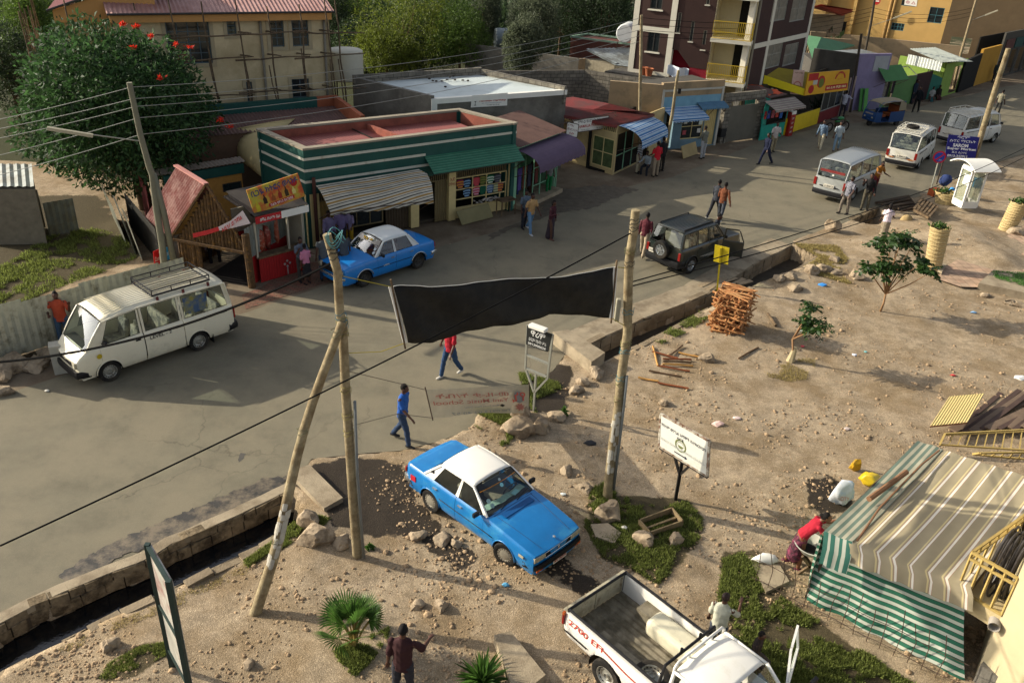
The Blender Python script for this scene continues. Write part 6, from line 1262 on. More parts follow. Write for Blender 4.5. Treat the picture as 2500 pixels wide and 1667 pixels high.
# --- SUV
SUVP=M('suv_dark_green','#1e2724',.3,.08,2,spec=.5,coat=.4,c2='#37342a',s2=1.3,t2=.55)
SP=dict(L0=-1.92,L1=1.9,xf=1.2,xr=-1.22,wr=.34,sill=.38,track=.7,width=[(-1.92,.78),(-1.8,.81),(0,.82),(1.3,.81),(1.8,.78),(1.9,.74)],belt=[(-1.92,1.08),(.5,1.06),(.9,1.03),(1.7,.96),(1.9,.9)],roofz=1.66,roofw=.66,cowl=.78,wtop=.25,rtop=-1.72,rbase=-1.88,doors=[(-1.82,-.95,-1.66,-.93,True,'panel'),(-.93,-.22,-.91,-.2),(-.2,.66,-.18,.2)],rim='alloy',seats=[(0,.36,.5),(0,-.36,.5),(-.85,0,1.2)],crown=.03,arch=1.14,rcrown=.03,rooflift=.02,handle=BLACKP,ribs=True,tw=.22,drv=.36,strip=None)
sv,W_,B_,_rz=vehicle('suv','dark green estate off-roader with a rear spare wheel and open front door','car',SP,paint=SUVP)
place(sv,(1784,629.8),(1674.8,672.7),'R',.8,1.2,-1.22)
bumper(sv,1.9,1,.8,.52,.2,BLACKP);bumper(sv,-1.92,-1,.82,.5,.2,BLACKP)
sw_=wheel(sv,-2.12,-.0,.34,.2,'alloy',1,rot=PI/2);sw_.location=(-2.1,0,.93);sw_.name='spare_wheel'
lbox(sv,'number_plate',(-1.985,.5,.72),(.02,.3,.16),PLATE,.003);txt('35285',(-1.998,.5,.72),(0,-1,0),(0,0,1),.08,M('plate_ink','#2c2c2c'),sv,width=.26,local=True)
for s in(-1,1):
 lbox(sv,'tail_light',(-1.95,s*.73,.82),(.05,.1,.3),REDL,.01);lbox(sv,'headlight',(1.9,s*.58,.76),(.06,.24,.16),LAMP,.01);mirror(sv,.62,s*.8,1.06,s)
 m=MB();m.bar((-1.6,s*.56,1.73),(.1,s*.56,1.73),.03)
 for x in(-1.6,-.8,.1):m.bar((x,s*.56,1.66),(x,s*.56,1.73),.04)
 m.build('roof_rail',BLACKP,sv,local=True,bevel=.005)
 m=MB()
 for k in range(4):m.bar((-.75+.16*k,s*.824,.6-.03*k),(.1,s*.824,.6-.03*k),.006,.012)
 m.build('side_stripe',M('stripe_pale','#a9a79a',.6),sv,local=True)
m=MB();m.box((0,-.38,.72),(.8,.05,.6));m.obox((-.4,-.37,1.02),(.05,0,0),(0,-.03,0),(.05,0,.45));m.obox((-.35,-.37,1.45),(.5,0,0),(0,-.03,0),(0,0,.05));m.obox((.15,-.37,1.45),(.05,0,0),(0,-.03,0),(.2,0,-.42))
od=m.build('open_door',SUVP,sv,local=True,bevel=.015);od.location=(.98,-1.05,0);od.rotation_euler=(0,0,R(-58))
# --- pickup
PKW=M('pickup_white','#dcd9cf',.35,.03,1.5,spec=.5,coat=.25,c2='#c9c4b2',s2=1.5,t2=.64)
pk=thing('pickup_truck','white pickup truck with an open load bed at the bottom edge','pickup truck')
def pw(x):return float(np.interp(x,[-2.45,-2.35,-1,1.9,2.3],[.80,.83,.845,.83,.75]))
xr,xf,wr=-1.35,1.5,.34;ra=.42
def patchp(x0,x1,zt,zb=.42):
 m=MB();xs=set(np.arange(x0,x1,.07))|{x1}
 for xa in(xr,xf):
  for t in np.linspace(0,PI,17):
   q=xa-ra*math.cos(t)
   if x0<q<x1:xs.add(q)
 for s in(-1,1):
  G=[]
  for x in sorted(xs):
   row=[]
   for fy,fz in SEC:
    zz=zb+(zt-zb)*fz
    for xa in(xr,xf):
     if abs(x-xa)<ra:zz=max(zz,.36+math.sqrt(ra*ra-(x-xa)**2))
    row.append(V3((x,s*pw(x)*(fy if fz<.5 else max(fy,.96)),zz)))
   G.append(row)
  m.grid(G if s<0 else G[::-1])
 return m
m=patchp(-2.45,-.12,1.05)
for s in(-1,1):
 m.obox((-2.42,s*.81 if s<0 else .74,1.03),(2.3,0,0),(0,.07,0),(0,0,.03));m.obox((-2.42,s*.745-.01,.62),(2.3,0,0),(0,.02,0),(0,0,.43))
m.build('load_bed',PKW,pk,smooth=True,local=True,ang=35)
m=MB();m.obox((-2.46,-.78,.6),(.03,0,0),(0,1.56,0),(0,0,.45));m.obox((-2.43,-.74,.62),(.02,0,0),(0,.04,0),(0,0,.4));m.obox((-2.43,-.02,.62),(.02,0,0),(0,.04,0),(0,0,.4));m.obox((-2.43,.68,.62),(.02,0,0),(0,.04,0),(0,0,.4));m.obox((-2.5,-.8,1.04),(.1,0,0),(0,1.6,0),(0,0,.03));m.build('tailgate',M('worn_cream','#b3ab90',.6,.2,6,c2='#6d5a42',s2=5,t2=.6),pk,local=True)
m=MB()
for s in(-1,1):m.box((xr,s*.6,.74),(.9,.32,.25))
m.corr((-2.42,-.75,.62),(0,1.5,0),(2.3,0,0),.13,.012,nrm=(0,0,1));m.build('bed_floor',M('bed_liner','#7d7563',.7,.25,5,c2='#57503f',s2=3,t2=.5),pk,local=True)
m=MB();
for s in(-1,1):
 m.tube([(-2.4,s*.76,1.1),(-.2,s*.76,1.1)],.028,8);pass
m.tube([(-2.4,-.78,1.1),(-2.4,.78,1.1)],.028,8);m.tube([(-2.4,.76,1.1),(-2.4,.76,.65)],.028,8);m.tube([(-2.4,-.76,1.1),(-2.4,-.76,.65)],.028,8)
m.tube([(-.3,-.76,1.1),(-.3,-.7,1.35),(-.3,-.66,1.5),(-.3,.66,1.5),(-.3,.7,1.35),(-.3,.76,1.1)],.028,8);m.tube([(-.3,-.25,1.5),(-.3,-.25,1.6)],.028,8);m.tube([(-.3,.25,1.5),(-.3,.25,1.6)],.028,8)
m.build('load_rail',BLACKP,pk,smooth=True,local=True,ang=40)
m=MB();m.tube([(-.12,-.66,1.05),(-.12,-.66,1.6),(-.12,-.58,1.68),(-.12,.58,1.68),(-.12,.66,1.6),(-.12,.66,1.05)],.025,8)
for y in(-.3,.3):m.tube([(-.12,y,1.68),(-.12,y,1.45)],.02,6)
m.build('cab_hoop',PKW,pk,smooth=True,local=True)
m=MB();m.box((-.88,.47,.8),(1.15,.46,.38));o=m.build('bed_tank',M('chipped_white_paint','#c8c2a8',.6,.12,5,c2='#6b5a44',s2=9,t2=.68),pk,local=True,bevel=.12)
o.modifiers['bevel'].segments=4;o.name='fuel_tank'
sw_=wheel(pk,-.62,-.42,.32,.2,'steel',1,rot=0);sw_.location=(-.62,-.5,.78);sw_.rotation_euler=(R(90),0,0)
# cab
m=patchp(-.12,2.3,1.0);m.build('cab_body',PKW,pk,smooth=True,local=True,ang=35)
cabS=[(-.1,-.06),( .95,.55)]
rw,rzp=.68,1.55
m=MB();G=[]
for x in np.linspace(-.1,.72,12):
 t=(x+.1)/.82;G.append([V3((x,rw*u,rzp+.035*math.sin(PI*min(1,t*1.0))+.05*(1-u*u)-.06*max(0,(abs(u)-.8)/.2)**2)) for u in np.linspace(-1,1,15)])
m.grid(G);m.build('roof',PKW,pk,smooth=True,local=True).modifiers.new('s','SOLIDIFY').thickness=.02
m=MB()
for s in(-1,1):
 for a_,b_ in(((-.1,s*.79,1.0),(-.1,s*.67,1.53)),((1.25,s*.76,1.0),(.74,s*.67,1.53))):m.tube([a_,b_],.035,6)
 m.tube([(-.1,s*.67,1.53),(.74,s*.67,1.53)],.028,6)
m.build('pillars',PKW,pk,smooth=True,local=True)
def pscreen(nm,x0,w0,x1,w1,bul):
 G=[[V3((x0+(x1-x0)*t+bul*(1-u*u),(w0+(w1-w0)*t)*u,1.0+.53*t)) for u in np.linspace(-1,1,9)] for t in np.linspace(0,1,5)];m=MB();m.grid(G);m.build(nm,GL,pk,smooth=True,local=True)
pscreen('windscreen',1.27,.73,.76,.64,.04);pscreen('rear_window',-.12,.72,-.12,.62,-.02)
m=MB();m.grid([[V3((x,pw(x)*.915*t,1.0-.0*x+.04*(1-t*t)-.1*max(0,(x-1.25)/1.05))) for t in np.linspace(-1,1,9)] for x in np.linspace(1.24,2.3,8)]);m.build('bonnet',PKW,pk,smooth=True,local=True)
m=MB();m.quad((1.2,-.7,1.46),(1.2,-.7,1.0),(.1,-.78,1.0),(.1,-.68,1.5))
m=MB();m.box((.55,0,.55),(1.1,1.5,.05));m.box((1.15,0,.9),(.3,1.4,.2));m.build('cabin',M('interior_dark','#26231f'),pk,local=True)
for sy in(-.38,.38):
 m=MB();m.box((.4,sy,.75),(.5,.5,.18));m.box((.12,sy,1.05),(.14,.48,.55),ry=-.15);m.build('seat',SEAT,pk,local=True,bevel=.04)
for xa in(xr,xf):
 for s in(-1,1):wheel(pk,xa,s*.72,wr,.2,'steel',s)
m=MB()
for xa in(xr,xf):
 for s in(-1,1):m.grid([[V3((xa-ra*math.cos(t),s*y_,.36+ra*math.sin(t))) for y_ in(.81,.45)] for t in np.linspace(-.2,PI+.2,14)])
m.build('wheel_well',RUBBER,pk,local=True)
def pdoor(s,ang,name):
 d_=bpy.data.objects.new(name,None);link(d_);d_.parent=pk;d_.location=(1.12,s*.82,0);d_.rotation_euler=(0,0,ang)
 m=MB();m.box((-.55,0,.75),(1.08,.05,.6));m.obox((-1.08,-.02,1.05),(.05,0,0),(0,.04,0),(.02,-s*.1,.47));m.obox((-1.05,-s*.1-.02,1.5),(.55,0,0),(0,.04,0),(0,0,.05));m.obox((-.5,-s*.1-.02,1.5),(.05,0,0),(0,.04,0),(.45,s*.1,-.47));m.build('door_panel',PKW,d_,local=True,bevel=.012)
 m=MB();m.quad((-1.05,0,1.06),(-.05,0,1.06),(-.5,-s*.1,1.5),(-1.03,-s*.1,1.5));m.build('window',GL,d_,local=True);return d_
pdoor(1,R(-68),'door').location=(1.1,.86,0);pdoor(-1,0,'door')
mirror(pk,1.1,-.84,1.05,-1);mirror(pk,1.35,1.2,1.1,1)
txt('2700 EFI',(-1.9,-.835,.92),(1,0,0),(0,0,1),.13,M('red_lettering_bright','#b3382c',.6),pk,width=.85,local=True,bold=.01)
m=MB();m.bar((-2.4,-.851,.66),(-1.82,-.851,.66),.01,.03);m.build('black_strip',BLACKP,pk,local=True)
m=MB();m.tube([(-1.5,-.85,.95),(-.9,-.856,.87),(.3,-.852,.8)],.012,5);m.build('red_pinstripe',M('red_pin','#a03a2a',.6),pk,local=True)
for s in(-1,1):lbox(pk,'tail_light',(-2.46,s*.8,.86),(.05,.09,.24),REDL,.01);lbox(pk,'indicator',(-2.46,s*.8,1.0),(.055,.095,.06),AMBER,.01)
a_,b_=at(*z(15,560,985),1.0),at(*z(15,1090,640),1.0)   # near and far rear corners of the bed
lat=unit(b_-a_);hd=V3((lat[1],-lat[0],0));c=(a_+b_)/2+hd*2.46;pk.scale=(.975,)*3;pk.location=(c[0],c[1],0.02);pk.rotation_euler=(0,0,math.atan2(hd[1],hd[0]))
# --- three wheeler and motorbike
BJ=M('rickshaw_blue','#1a3f6d',.4,.1,3,spec=.5);bj=thing('auto_rickshaw','small blue three wheeled taxi with a tan canvas top','auto rickshaw')
m=MB();m.grid([[V3((x,y,zz)) for x,zz in((1.28,.35),(1.32,.6),(1.2,.95))] for y in np.linspace(-.5,.5,7)]);m.grid([[V3((x,s*.6,zz)) for zz in(.3,.95)] for s in(-1,) for x in np.linspace(-1.2,.1,4)]);m.grid([[V3((x,.6,zz)) for zz in(.3,.95)] for x in np.linspace(-1.2,.1,4)])
for s in(-1,1):m.quad((1.28,s*.5,.35),(.8,s*.6,.35),(.8,s*.6,.95),(1.2,s*.5,.95))
m.box((-.55,0,.34),(1.3,1.2,.06));m.box((.5,0,.3),(1.0,.9,.05));m.quad((-1.2,-.6,.3),(-1.2,.6,.3),(-1.2,.6,.95),(-1.2,-.6,.95));m.build('body',BJ,bj,local=True,smooth=False).modifiers.new('s','SOLIDIFY').thickness=.03
m=MB();m.quad((1.2,-.5,.95),(1.2,.5,.95),(.9,.48,1.5),(.9,-.48,1.5));m.build('windscreen',GL,bj,local=True)
m=MB();
for s in(-1,1):m.tube([(1.2,s*.5,.95),(.9,s*.5,1.52),(0,s*.58,1.62),(-1.1,s*.58,1.55),(-1.22,s*.58,.95)],.025,6)
m.build('frame',BJ,bj,local=True)
m=MB();G=[]
for x,zz in((.95,1.5),(.7,1.6),(0,1.66),(-.9,1.64),(-1.15,1.5),(-1.24,.95)):G.append([V3((x,.62*u,zz-.08*u*u)) for u in np.linspace(-1,1,9)])
m.grid(G);
for s in(-1,1):m.quad((-1.22,s*.62,1.0),(-.6,s*.62,1.0),(-.6,s*.62,1.6),(-1.15,s*.62,1.45))
m.build('canvas_top',M('tan_canvas','#8f8369',.85,.1,3),bj,local=True).modifiers.new('s','SOLIDIFY').thickness=.02
m=MB();m.box((-.75,0,.6),(.5,1.1,.2));m.box((-1.05,0,.95),(.14,1.1,.5));m.box((.3,0,.65),(.35,.7,.15));m.build('seat',M('orange_pattern','#8a4a26',.9,.4,9),bj,local=True,bevel=.03)
for x,y in((1.1,0),(-.8,.5),(-.8,-.5)):wheel(bj,x,y,.22,.12,'dark',1 if y>=0 else -1)
lbox(bj,'mudguard',(1.12,0,.46),(.5,.2,.06),BJ,.02);lbox(bj,'number_plate',(1.32,0,.82),(.02,.6,.09),M('plate_dull','#8f8a88',.6,.3,9),.002)
for s in(-1,1):lbox(bj,'headlight',(1.33,s*.3,.6),(.03,.12,.1),LAMP,.02)
a_=at(*z(4,985,1120));b_=at(*z(4,1190,1085));h=unit(a_-b_);c=a_-h*1.1+V3((h[1],-h[0],0))*-.25;c=(a_+V3((-h[1],h[0],0))*.0)-V3((h[0],h[1],0))*1.1;bj.location=(c[0]+.15,c[1]+.2,0);bj.rotation_euler=(0,0,math.atan2(h[1],h[0])-.15)
mk=thing('motorbike','green motorbike parked in front of the yellow cafe','motorbike')
for x in(.65,-.65):
 W_=bpy.data.objects.new('wheel',None);link(W_);W_.parent=mk;W_.location=(x,0,.31);m=MB();m.tube([V3((.27*math.cos(t),0,.27*math.sin(t))) for t in np.linspace(0,2*PI,20)[:-1]],.04,8,closed=True);m.build('tyre',TYRE,W_,local=True,smooth=True);m=MB()
 for k in range(8):m.tube([(0,0,0),(.26*math.cos(k*PI/4),0,.26*math.sin(k*PI/4))],.006,4)
 m.ell((0,0,0),.05);m.build('rim',CHROME,W_,local=True)
GM=M('bike_green','#1e6b33',.35,.1,4,spec=.5);m=MB();m.ell((.12,0,.82),(.28,.13,.12));m.box((-.1,0,.66),(.3,.16,.12));m.box((.68,0,.65),(.35,.13,.02),ry=.2);m.build('fuel_tank',GM,mk,local=True,smooth=True)
m=MB();m.box((-.35,0,.8),(.6,.22,.08));m.build('seat',BLACKP,mk,local=True,bevel=.03);m=MB();m.box((0,0,.42),(.35,.2,.28));m.tube([(.65,.06,.31),(.42,.06,.95)],.02,6);m.tube([(.65,-.06,.31),(.42,-.06,.95)],.02,6);m.tube([(.4,-.33,1.05),(.42,0,.97),(.4,.33,1.05)],.015,6);m.tube([(-.65,.06,.31),(-.1,.06,.4)],.02,6);m.build('frame',STEEL,mk,local=True)
p=at(*z(4,690,1170));mk.location=(p[0],p[1],.05);mk.rotation_euler=(0,0,R(25))
# ---------------- people ----------------
SKIN=M('skin_dark','#4a2f22',.55,.08,8,spec=.4);HAIR=M('hair_black','#120e0c',.9,.2,30);SOLE=M('shoe_dark','#1c1a19',.6,.2,6)
def cloth(c,name=None):return M('cloth_'+(name or c),c,.9,.1,5,.006,14)
def etube(mb,pts,n=12,side=(1,0,0),cap=True):
 """closed tube with elliptical rings: pts = (pos, r_side, r_other)"""
 P=[V3(p[0]) for p in pts];k=len(P);sd=V3(side);vs=[]
 for i,(p,a,b) in enumerate(pts):
  t=unit(P[min(i+1,k-1)]-P[max(i-1,0)]);x=sd-t*np.dot(sd,t)
  if np.linalg.norm(x)<.15:x=V3((0,1,0))-t*t[1]
  x=unit(x);y=np.cross(t,x);vs+=[V3(p)+x*a*math.cos(2*PI*j/n)+y*b*math.sin(2*PI*j/n) for j in range(n)]
 fs=[(i*n+j,i*n+(j+1)%n,(i+1)*n+(j+1)%n,(i+1)*n+j) for i in range(k-1) for j in range(n)]+[tuple(range(n))[::-1],tuple((k-1)*n+j for j in range(n))]
 o=len(mb.v);mb.add(vs,fs)
 if cap:mb.ell(P[0],min(pts[0][1:3])*.98,8,6)
 mb.ell(P[-1],min(pts[-1][1:3])*.98,8,6)
def remesh(mb,name,mat,par,vox,wr=0,seed=0,sm=2):
 o=mb.build(name,mat,par,local=True,smooth=True)
 r=o.modifiers.new('r','REMESH');r.mode='VOXEL';r.voxel_size=vox;r.use_smooth_shade=True
 s=o.modifiers.new('s','SMOOTH');s.iterations=sm;s.factor=.5
 me=ev(o,1);o.modifiers.clear();old=o.data;o.data=me;bpy.data.meshes.remove(old)
 if mat and not me.materials:me.materials.append(mat)
 if wr:
  n=len(me.vertices);c=np.empty(n*3,np.float32);me.vertices.foreach_get('co',c);c=c.reshape(-1,3);nr=np.empty(n*3,np.float32);me.vertices.foreach_get('normal',nr);nr=nr.reshape(-1,3)
  f_=np.sin(c[:,2]*38+np.sin(c[:,0]*21+seed)*1.6+seed)*np.sin(c[:,0]*17+c[:,1]*13+seed*2);c+=nr*(f_*wr)[:,None];me.vertices.foreach_set('co',c.ravel());me.update()
 return o
def dirv(p,o,s):return V3((s*math.sin(R(o)),math.sin(R(p))*math.cos(R(o)),-math.cos(R(p))*math.cos(R(o))))
def person(label,px,face,H=1.7,zz=0,top='#888888',bot='#333a4a',legs=((12,18),(-14,8)),arms=((10,8,12),(-10,8,15)),lean=4,head=(0,0),female=False,hair='short',sleeve=.5,skirt=None,shoe='#1c1a19',vox=.017,seat=None,pos=None,hat=None,skin=None,turn=0,near=False):
 """face: heading in degrees; legs (thigh pitch, knee bend) R,L; arms (pitch, outward, elbow bend[, forearm inward])"""
 g=at(*px,zz) if pos is None else V3(pos);r=thing('person',label,'person',(g[0],g[1],zz if pos is None else pos[2]),R(face-90));k=H/1.72
 SK=skin or SKIN;hipz=.90*k;th,shn=.43*k,.42*k;up,fo=.29*k,.25*k
 legp=[];lows=[]
 for i,(a,kn) in enumerate(legs):
  s=1 if i==0 else -1;h0=V3((s*.09*k,0,0));d1=dirv(a,3 if not seat else 9,s);d2=dirv(a-kn,1,s);kn_=h0+d1*th;an=kn_+d2*shn;legp.append((h0,kn_,an,s,a-kn));lows.append(an[2])
 hz_=(seat if seat else -min(lows)+.075*k);O=V3((0,0,hz_))
 legp=[(a+O,b+O,c+O,s,q) for a,b,c,s,q in legp]
 ln=R(lean);ax=V3((0,math.sin(ln),math.cos(ln)));tw=R(turn);sd=V3((math.cos(tw),math.sin(tw),0));bk=np.cross(ax,sd)
 pel=O+V3((0,0,.02));wst=pel+ax*.17*k;ch=pel+ax*.36*k;shd=pel+ax*.50*k;nk=pel+ax*.57*k
 wS=(.185 if female else .205)*k
 arp=[]
 for i,a in enumerate(arms):
  s=1 if i==0 else -1;sh=shd+sd*s*(wS-.015*k)-ax*.045*k;d1=dirv(a[0],a[1],s);inn=a[3] if len(a)>3 else 0
  rot=lambda v:sd*v[0]+np.cross(V3((0,0,1)),sd)*v[1]+V3((0,0,v[2]))
  d1=rot(d1);d2=rot(dirv(a[0]+a[2],a[1]-inn,s));el=sh+d1*up;wr=el+d2*fo;arp.append((sh,el,wr,s,d1,d2))
 b=MB();T=.8 if female else 1
 etube(b,[(pel-ax*.05*k,.15*k,.10*k),(pel+ax*.02*k,.155*k,.105*k),(wst,.125*k*(.92 if female else 1),.09*k),(ch,.15*k,.105*k),(shd-ax*.03*k,.165*k,.085*k),(shd+ax*.03*k,.08*k,.06*k)],side=sd)
 etube(b,[(shd-ax*.02*k,.058*k,.055*k),(nk+ax*.06*k,.05*k,.052*k)],side=sd)
 hc=nk+ax*.125*k+V3((0,.02*k,0));hy,hp=R(head[0]),R(head[1]);Rh=Matrix.Rotation(tw+hy,3,'Z')@Matrix.Rotation(-hp,3,'X')
 hr=lambda x,y,z_:hc+np.array(Rh@Vector((x*k,y*k,z_*k)))
 b.ell(hc,(.072*k,.093*k,.112*k),14,10,Rh);b.ell(hr(0,.03,-.06),(.052*k,.06*k,.055*k),10,8,Rh);b.ell(hr(0,.095,-.02),(.014*k,.02*k,.024*k),8,6,Rh);b.ell(hr(0,.08,-.058),(.026*k,.02*k,.012*k),8,6,Rh);b.ell(hr(0,.083,.025),(.05*k,.014*k,.012*k),8,6,Rh)
 for s in(-1,1):b.ell(hr(s*.074,-.005,-.01),(.012*k,.022*k,.032*k),8,6,Rh)
 for h0,kn_,an,s,q in legp:
  etube(b,[(h0+V3((0,0,.02)),.085*k,.088*k),(h0*.6+kn_*.4,.075*k,.08*k),(kn_,.053*k,.058*k),(kn_*.65+an*.35,.05*k,.06*k),(an,.035*k,.04*k)])
  ft=an-V3((0,0,.045*k));etube(b,[(ft-V3((0,.05*k,0)),.035*k,.03*k),(ft+V3((0,.05*k,-.005)),.04*k,.03*k),(ft+V3((s*.01,.15*k,-.012*k)),.042*k,.02*k)])
 for sh,el,wr,s,d1,d2 in arp:
  b.ell(sh,.05*k,8,6);etube(b,[(sh,.05*k,.054*k),(sh*.5+el*.5,.043*k,.048*k),(el,.036*k,.038*k),(el*.6+wr*.4,.036*k,.04*k),(wr,.024*k,.028*k)])
  pn=unit(np.cross(d2,sd)+1e-4);ln_=unit(np.cross(pn,d2));pc=wr+d2*.05*k
  etube(b,[(wr,.026*k,.018*k),(wr+d2*.045*k,.04*k,.017*k),(wr+d2*.085*k,.04*k,.015*k)],8,side=ln_)
  fr=max(.0085*k,vox*.62)
  for j,(o_,l) in enumerate(((-.03,.062),(-.01,.075),(.011,.07),(.031,.055))):
   p0=wr+d2*.085*k+ln_*o_*k;c1=p0+d2*l*.5*k+pn*.008*k;c2_=c1+unit(d2*.75+pn*.65)*l*.5*k;b.tube([p0-d2*.02*k,p0,c1,c2_],[fr,fr,fr*.95,fr*.8],6)
  t0=wr+d2*.025*k+ln_*.032*k*-s;b.tube([t0,t0+unit(-ln_*s*.7+d2+pn*.3)*.035*k,t0+unit(-ln_*s*.35+d2+pn*.5)*.06*k],[fr*1.15,fr*1.1,fr*.85],6)
 remesh(b,'body',SK,r,vox*.72)
 # clothes
 c=MB();e=.022*k
 etube(c,[(pel-ax*(.02 if skirt or female else .1)*k,.172*k+e*.4,.115*k+e*.5),(pel+ax*.05*k,.158*k+e*.4,.11*k+e*.4),(wst,(.14 if female else .152)*k+e*.4,.108*k+e*.5),(ch,.166*k+e*.4,.116*k+e*.5),(shd-ax*.04*k,.175*k+e*.3,.094*k+e*.4),(shd+ax*.035*k,.085*k,.066*k)],side=sd,cap=False)
 for sh,el,wr,s,d1,d2 in arp:
  c.ell(sh-d1*.0,.05*k+e*.2,8,6)
  if sleeve<=1:etube(c,[(sh+d1*.01,.048*k+e*.3,.05*k+e*.3),(sh+(el-sh)*max(.3,sleeve),.056*k+e*.4,.058*k+e*.5)])
  else:etube(c,[(sh+d1*.01,.048*k+e*.3,.05*k+e*.3),(el,.046*k+e*.4,.048*k+e*.4),(el+(wr-el)*.93,.034*k+e*.4,.036*k+e*.4)])
 remesh(c,'shirt',top if not isinstance(top,str) else cloth(top),r,vox*.9,.006,len(label))
 c=MB()
 if skirt:
  m_=(legp[0][2]+legp[1][2])/2;f_=V3((m_[0],m_[1],max(.04,hz_-skirt*k)));etube(c,[(pel+ax*.06*k,.15*k,.115*k),(pel-V3((0,0,.1*k)),.18*k,.14*k),((pel+f_)/2,.17*k,.15*k),(f_,.2*k,.19*k)]);nm='skirt'
 else:
  nm='trousers';etube(c,[(pel-V3((0,0,.06*k)),.155*k,.115*k),(pel+ax*.05*k,.158*k,.11*k)],side=sd)
  for h0,kn_,an,s,q in legp:
   etube(c,[(h0,.1*k,.105*k),(h0*.5+kn_*.5,.086*k,.092*k),(kn_,.068*k,.074*k),(kn_*.5+an*.5,.064*k,.07*k),(an+V3((0,0,.005)),.058*k,.064*k)])
 remesh(c,nm,bot if not isinstance(bot,str) else cloth(bot),r,vox*.9,.006,len(label)+3)
 c=MB()
 for h0,kn_,an,s,q in legp:
  ft=an-V3((0,0,.045*k));etube(c,[(ft-V3((0,.065*k,.0)),.04*k,.036*k),(ft+V3((0,.05*k,-.005)),.048*k,.036*k),(ft+V3((s*.01,.165*k,-.012*k)),.048*k,.026*k)])
 remesh(c,'shoes',M('shoe'+shoe,shoe,.6,.15,6),r,vox*.75)
 c=MB()
 c.ell(hr(0,-.012,.022),(.079*k,.097*k,.108*k),14,10,Rh)
 if hair=='bun':c.ell(hr(0,-.11,.05),(.05*k,.05*k,.05*k),8,6);c.ell(hr(0,-.09,-.02),(.06*k,.05*k,.08*k),8,6)
 if hair=='long':c.ell(hr(0,-.06,-.06),(.07*k,.06*k,.12*k),10,8)
 ho=remesh(c,'hair',HAIR if hair!='bald' else M('scalp','#2e1f19',.6),r,vox*.8,.004,3)
 # keep the face free: drop the front-lower vertices of the hair shell
 bm=bmesh.new();bm.from_mesh(ho.data);inv=Rh.inverted();dl=[v for v in bm.verts if (lambda q:q.y>.028*k and q.z<.052*k)(inv@(v.co-Vector(hc)))];bmesh.ops.delete(bm,geom=dl,context='VERTS');bm.to_mesh(ho.data);bm.free()
 c=MB()
 for s in(-1,1):c.ell(hr(s*.028,.088,.004),(.009*k,.004*k,.004*k),6,4,Rh)
 c.build('eyes',M('eye_dark','#1a1512',.3),r,local=True,smooth=True)
 if hat:
  c=MB();c.ell(hr(0,-.01,.055),(.088*k,.1*k,.075*k),12,8,Rh);c.lathe([(.05*k,0),(.14*k,-.01*k),(.14*k,-.004*k),(.05*k,.012*k)],hr(0,.03,.05),np.array(Rh@Vector((0,.25,1))),14);c.build('hat',M('hat'+hat,hat,.8),r,local=True,smooth=True)
 return r
HP=stripes('navy_white_hoops',.09,[(0,'#23252e'),(.55,'#a9aaa8')],'X')
def objstripe(name,c1,c2,fr=70,axis='Z'):
 if name in _M:return _M[name]
 m=M(name,c1,.9,.05,4);N=m.node_tree.nodes;L=m.node_tree.links;tc=N.new('ShaderNodeTexCoord');sp=N.new('ShaderNodeSeparateXYZ');L.new(tc.outputs['Object'],sp.inputs[0]);mu=N.new('ShaderNodeMath');mu.operation='MULTIPLY';mu.inputs[1].default_value=fr;L.new(sp.outputs[axis],mu.inputs[0]);si=N.new('ShaderNodeMath');si.operation='SINE';L.new(mu.outputs[0],si.inputs[0]);gt=N.new('ShaderNodeMath');gt.operation='GREATER_THAN';gt.inputs[1].default_value=.1;L.new(si.outputs[0],gt.inputs[0])
 b=N['Principled BSDF'];src=b.inputs['Base Color'].links[0].from_socket;mx=N.new('ShaderNodeMix');mx.data_type='RGBA';L.new(gt.outputs[0],mx.inputs[0]);L.new(src,mx.inputs[6]);mx.inputs[7].default_value=hexc(c2)+(1,);L.new(mx.outputs[2],b.inputs['Base Color']);return m
STR2=objstripe('striped_shirt','#23252e','#a9aaa8',75);PLAID=objstripe('plaid_shirt','#3d3a42','#8f9098',110,'X');FLOR=M('floral_skirt','#6a2f42',.9,.6,14,c2='#2a1c22',s2=12,t2=.5)
person('man in an orange shirt and jeans phoning with one hand, against the tin fence',(0,0),-70,pos=(*(at(*z(5,482,1135),1.72)[:2]),0),H=1.74,top='#a8472e',bot='#3a5068',legs=((2,2),(-3,2)),arms=((-14,22,100,35),(35,20,125,10)),sleeve=.75,lean=2,head=(20,-14))
person('man in a red t-shirt and blue jeans walking, head hidden behind the black banner',(1098,918),-128,1.74,top='#9c1a28',bot='#28405f',legs=((18,6),(-16,18)),arms=((-22,22,25),(16,10,25)),sleeve=.75,shoe='#b8b4a8')
person('man in a bright blue shirt and dark jeans striding across the road edge',(984,1080),-20,1.72,top='#1d4d95',bot='#2a3a52',legs=((22,14),(-14,20)),arms=((28,8,28),(-18,10,16)),sleeve=.75,head=(10,0),vox=.014)
person('man in a dark maroon t-shirt at the bottom edge seen from behind',(985,1712),82,1.72,top='#33191a',bot='#2a2a30',legs=((3,3),(-3,5)),arms=((30,22,55,10),(-5,8,12)),sleeve=.95,vox=.012,head=(0,-8))
person('child in a pale loose shirt standing beside the pickup bed, hand at mouth',(1738,1602),60,1.5,top='#a7a795',bot='#3c4048',legs=((2,2),(-2,2)),arms=((40,20,115,25),(5,8,20)),hair='bald',sleeve=.9,vox=.012,head=(-20,0))
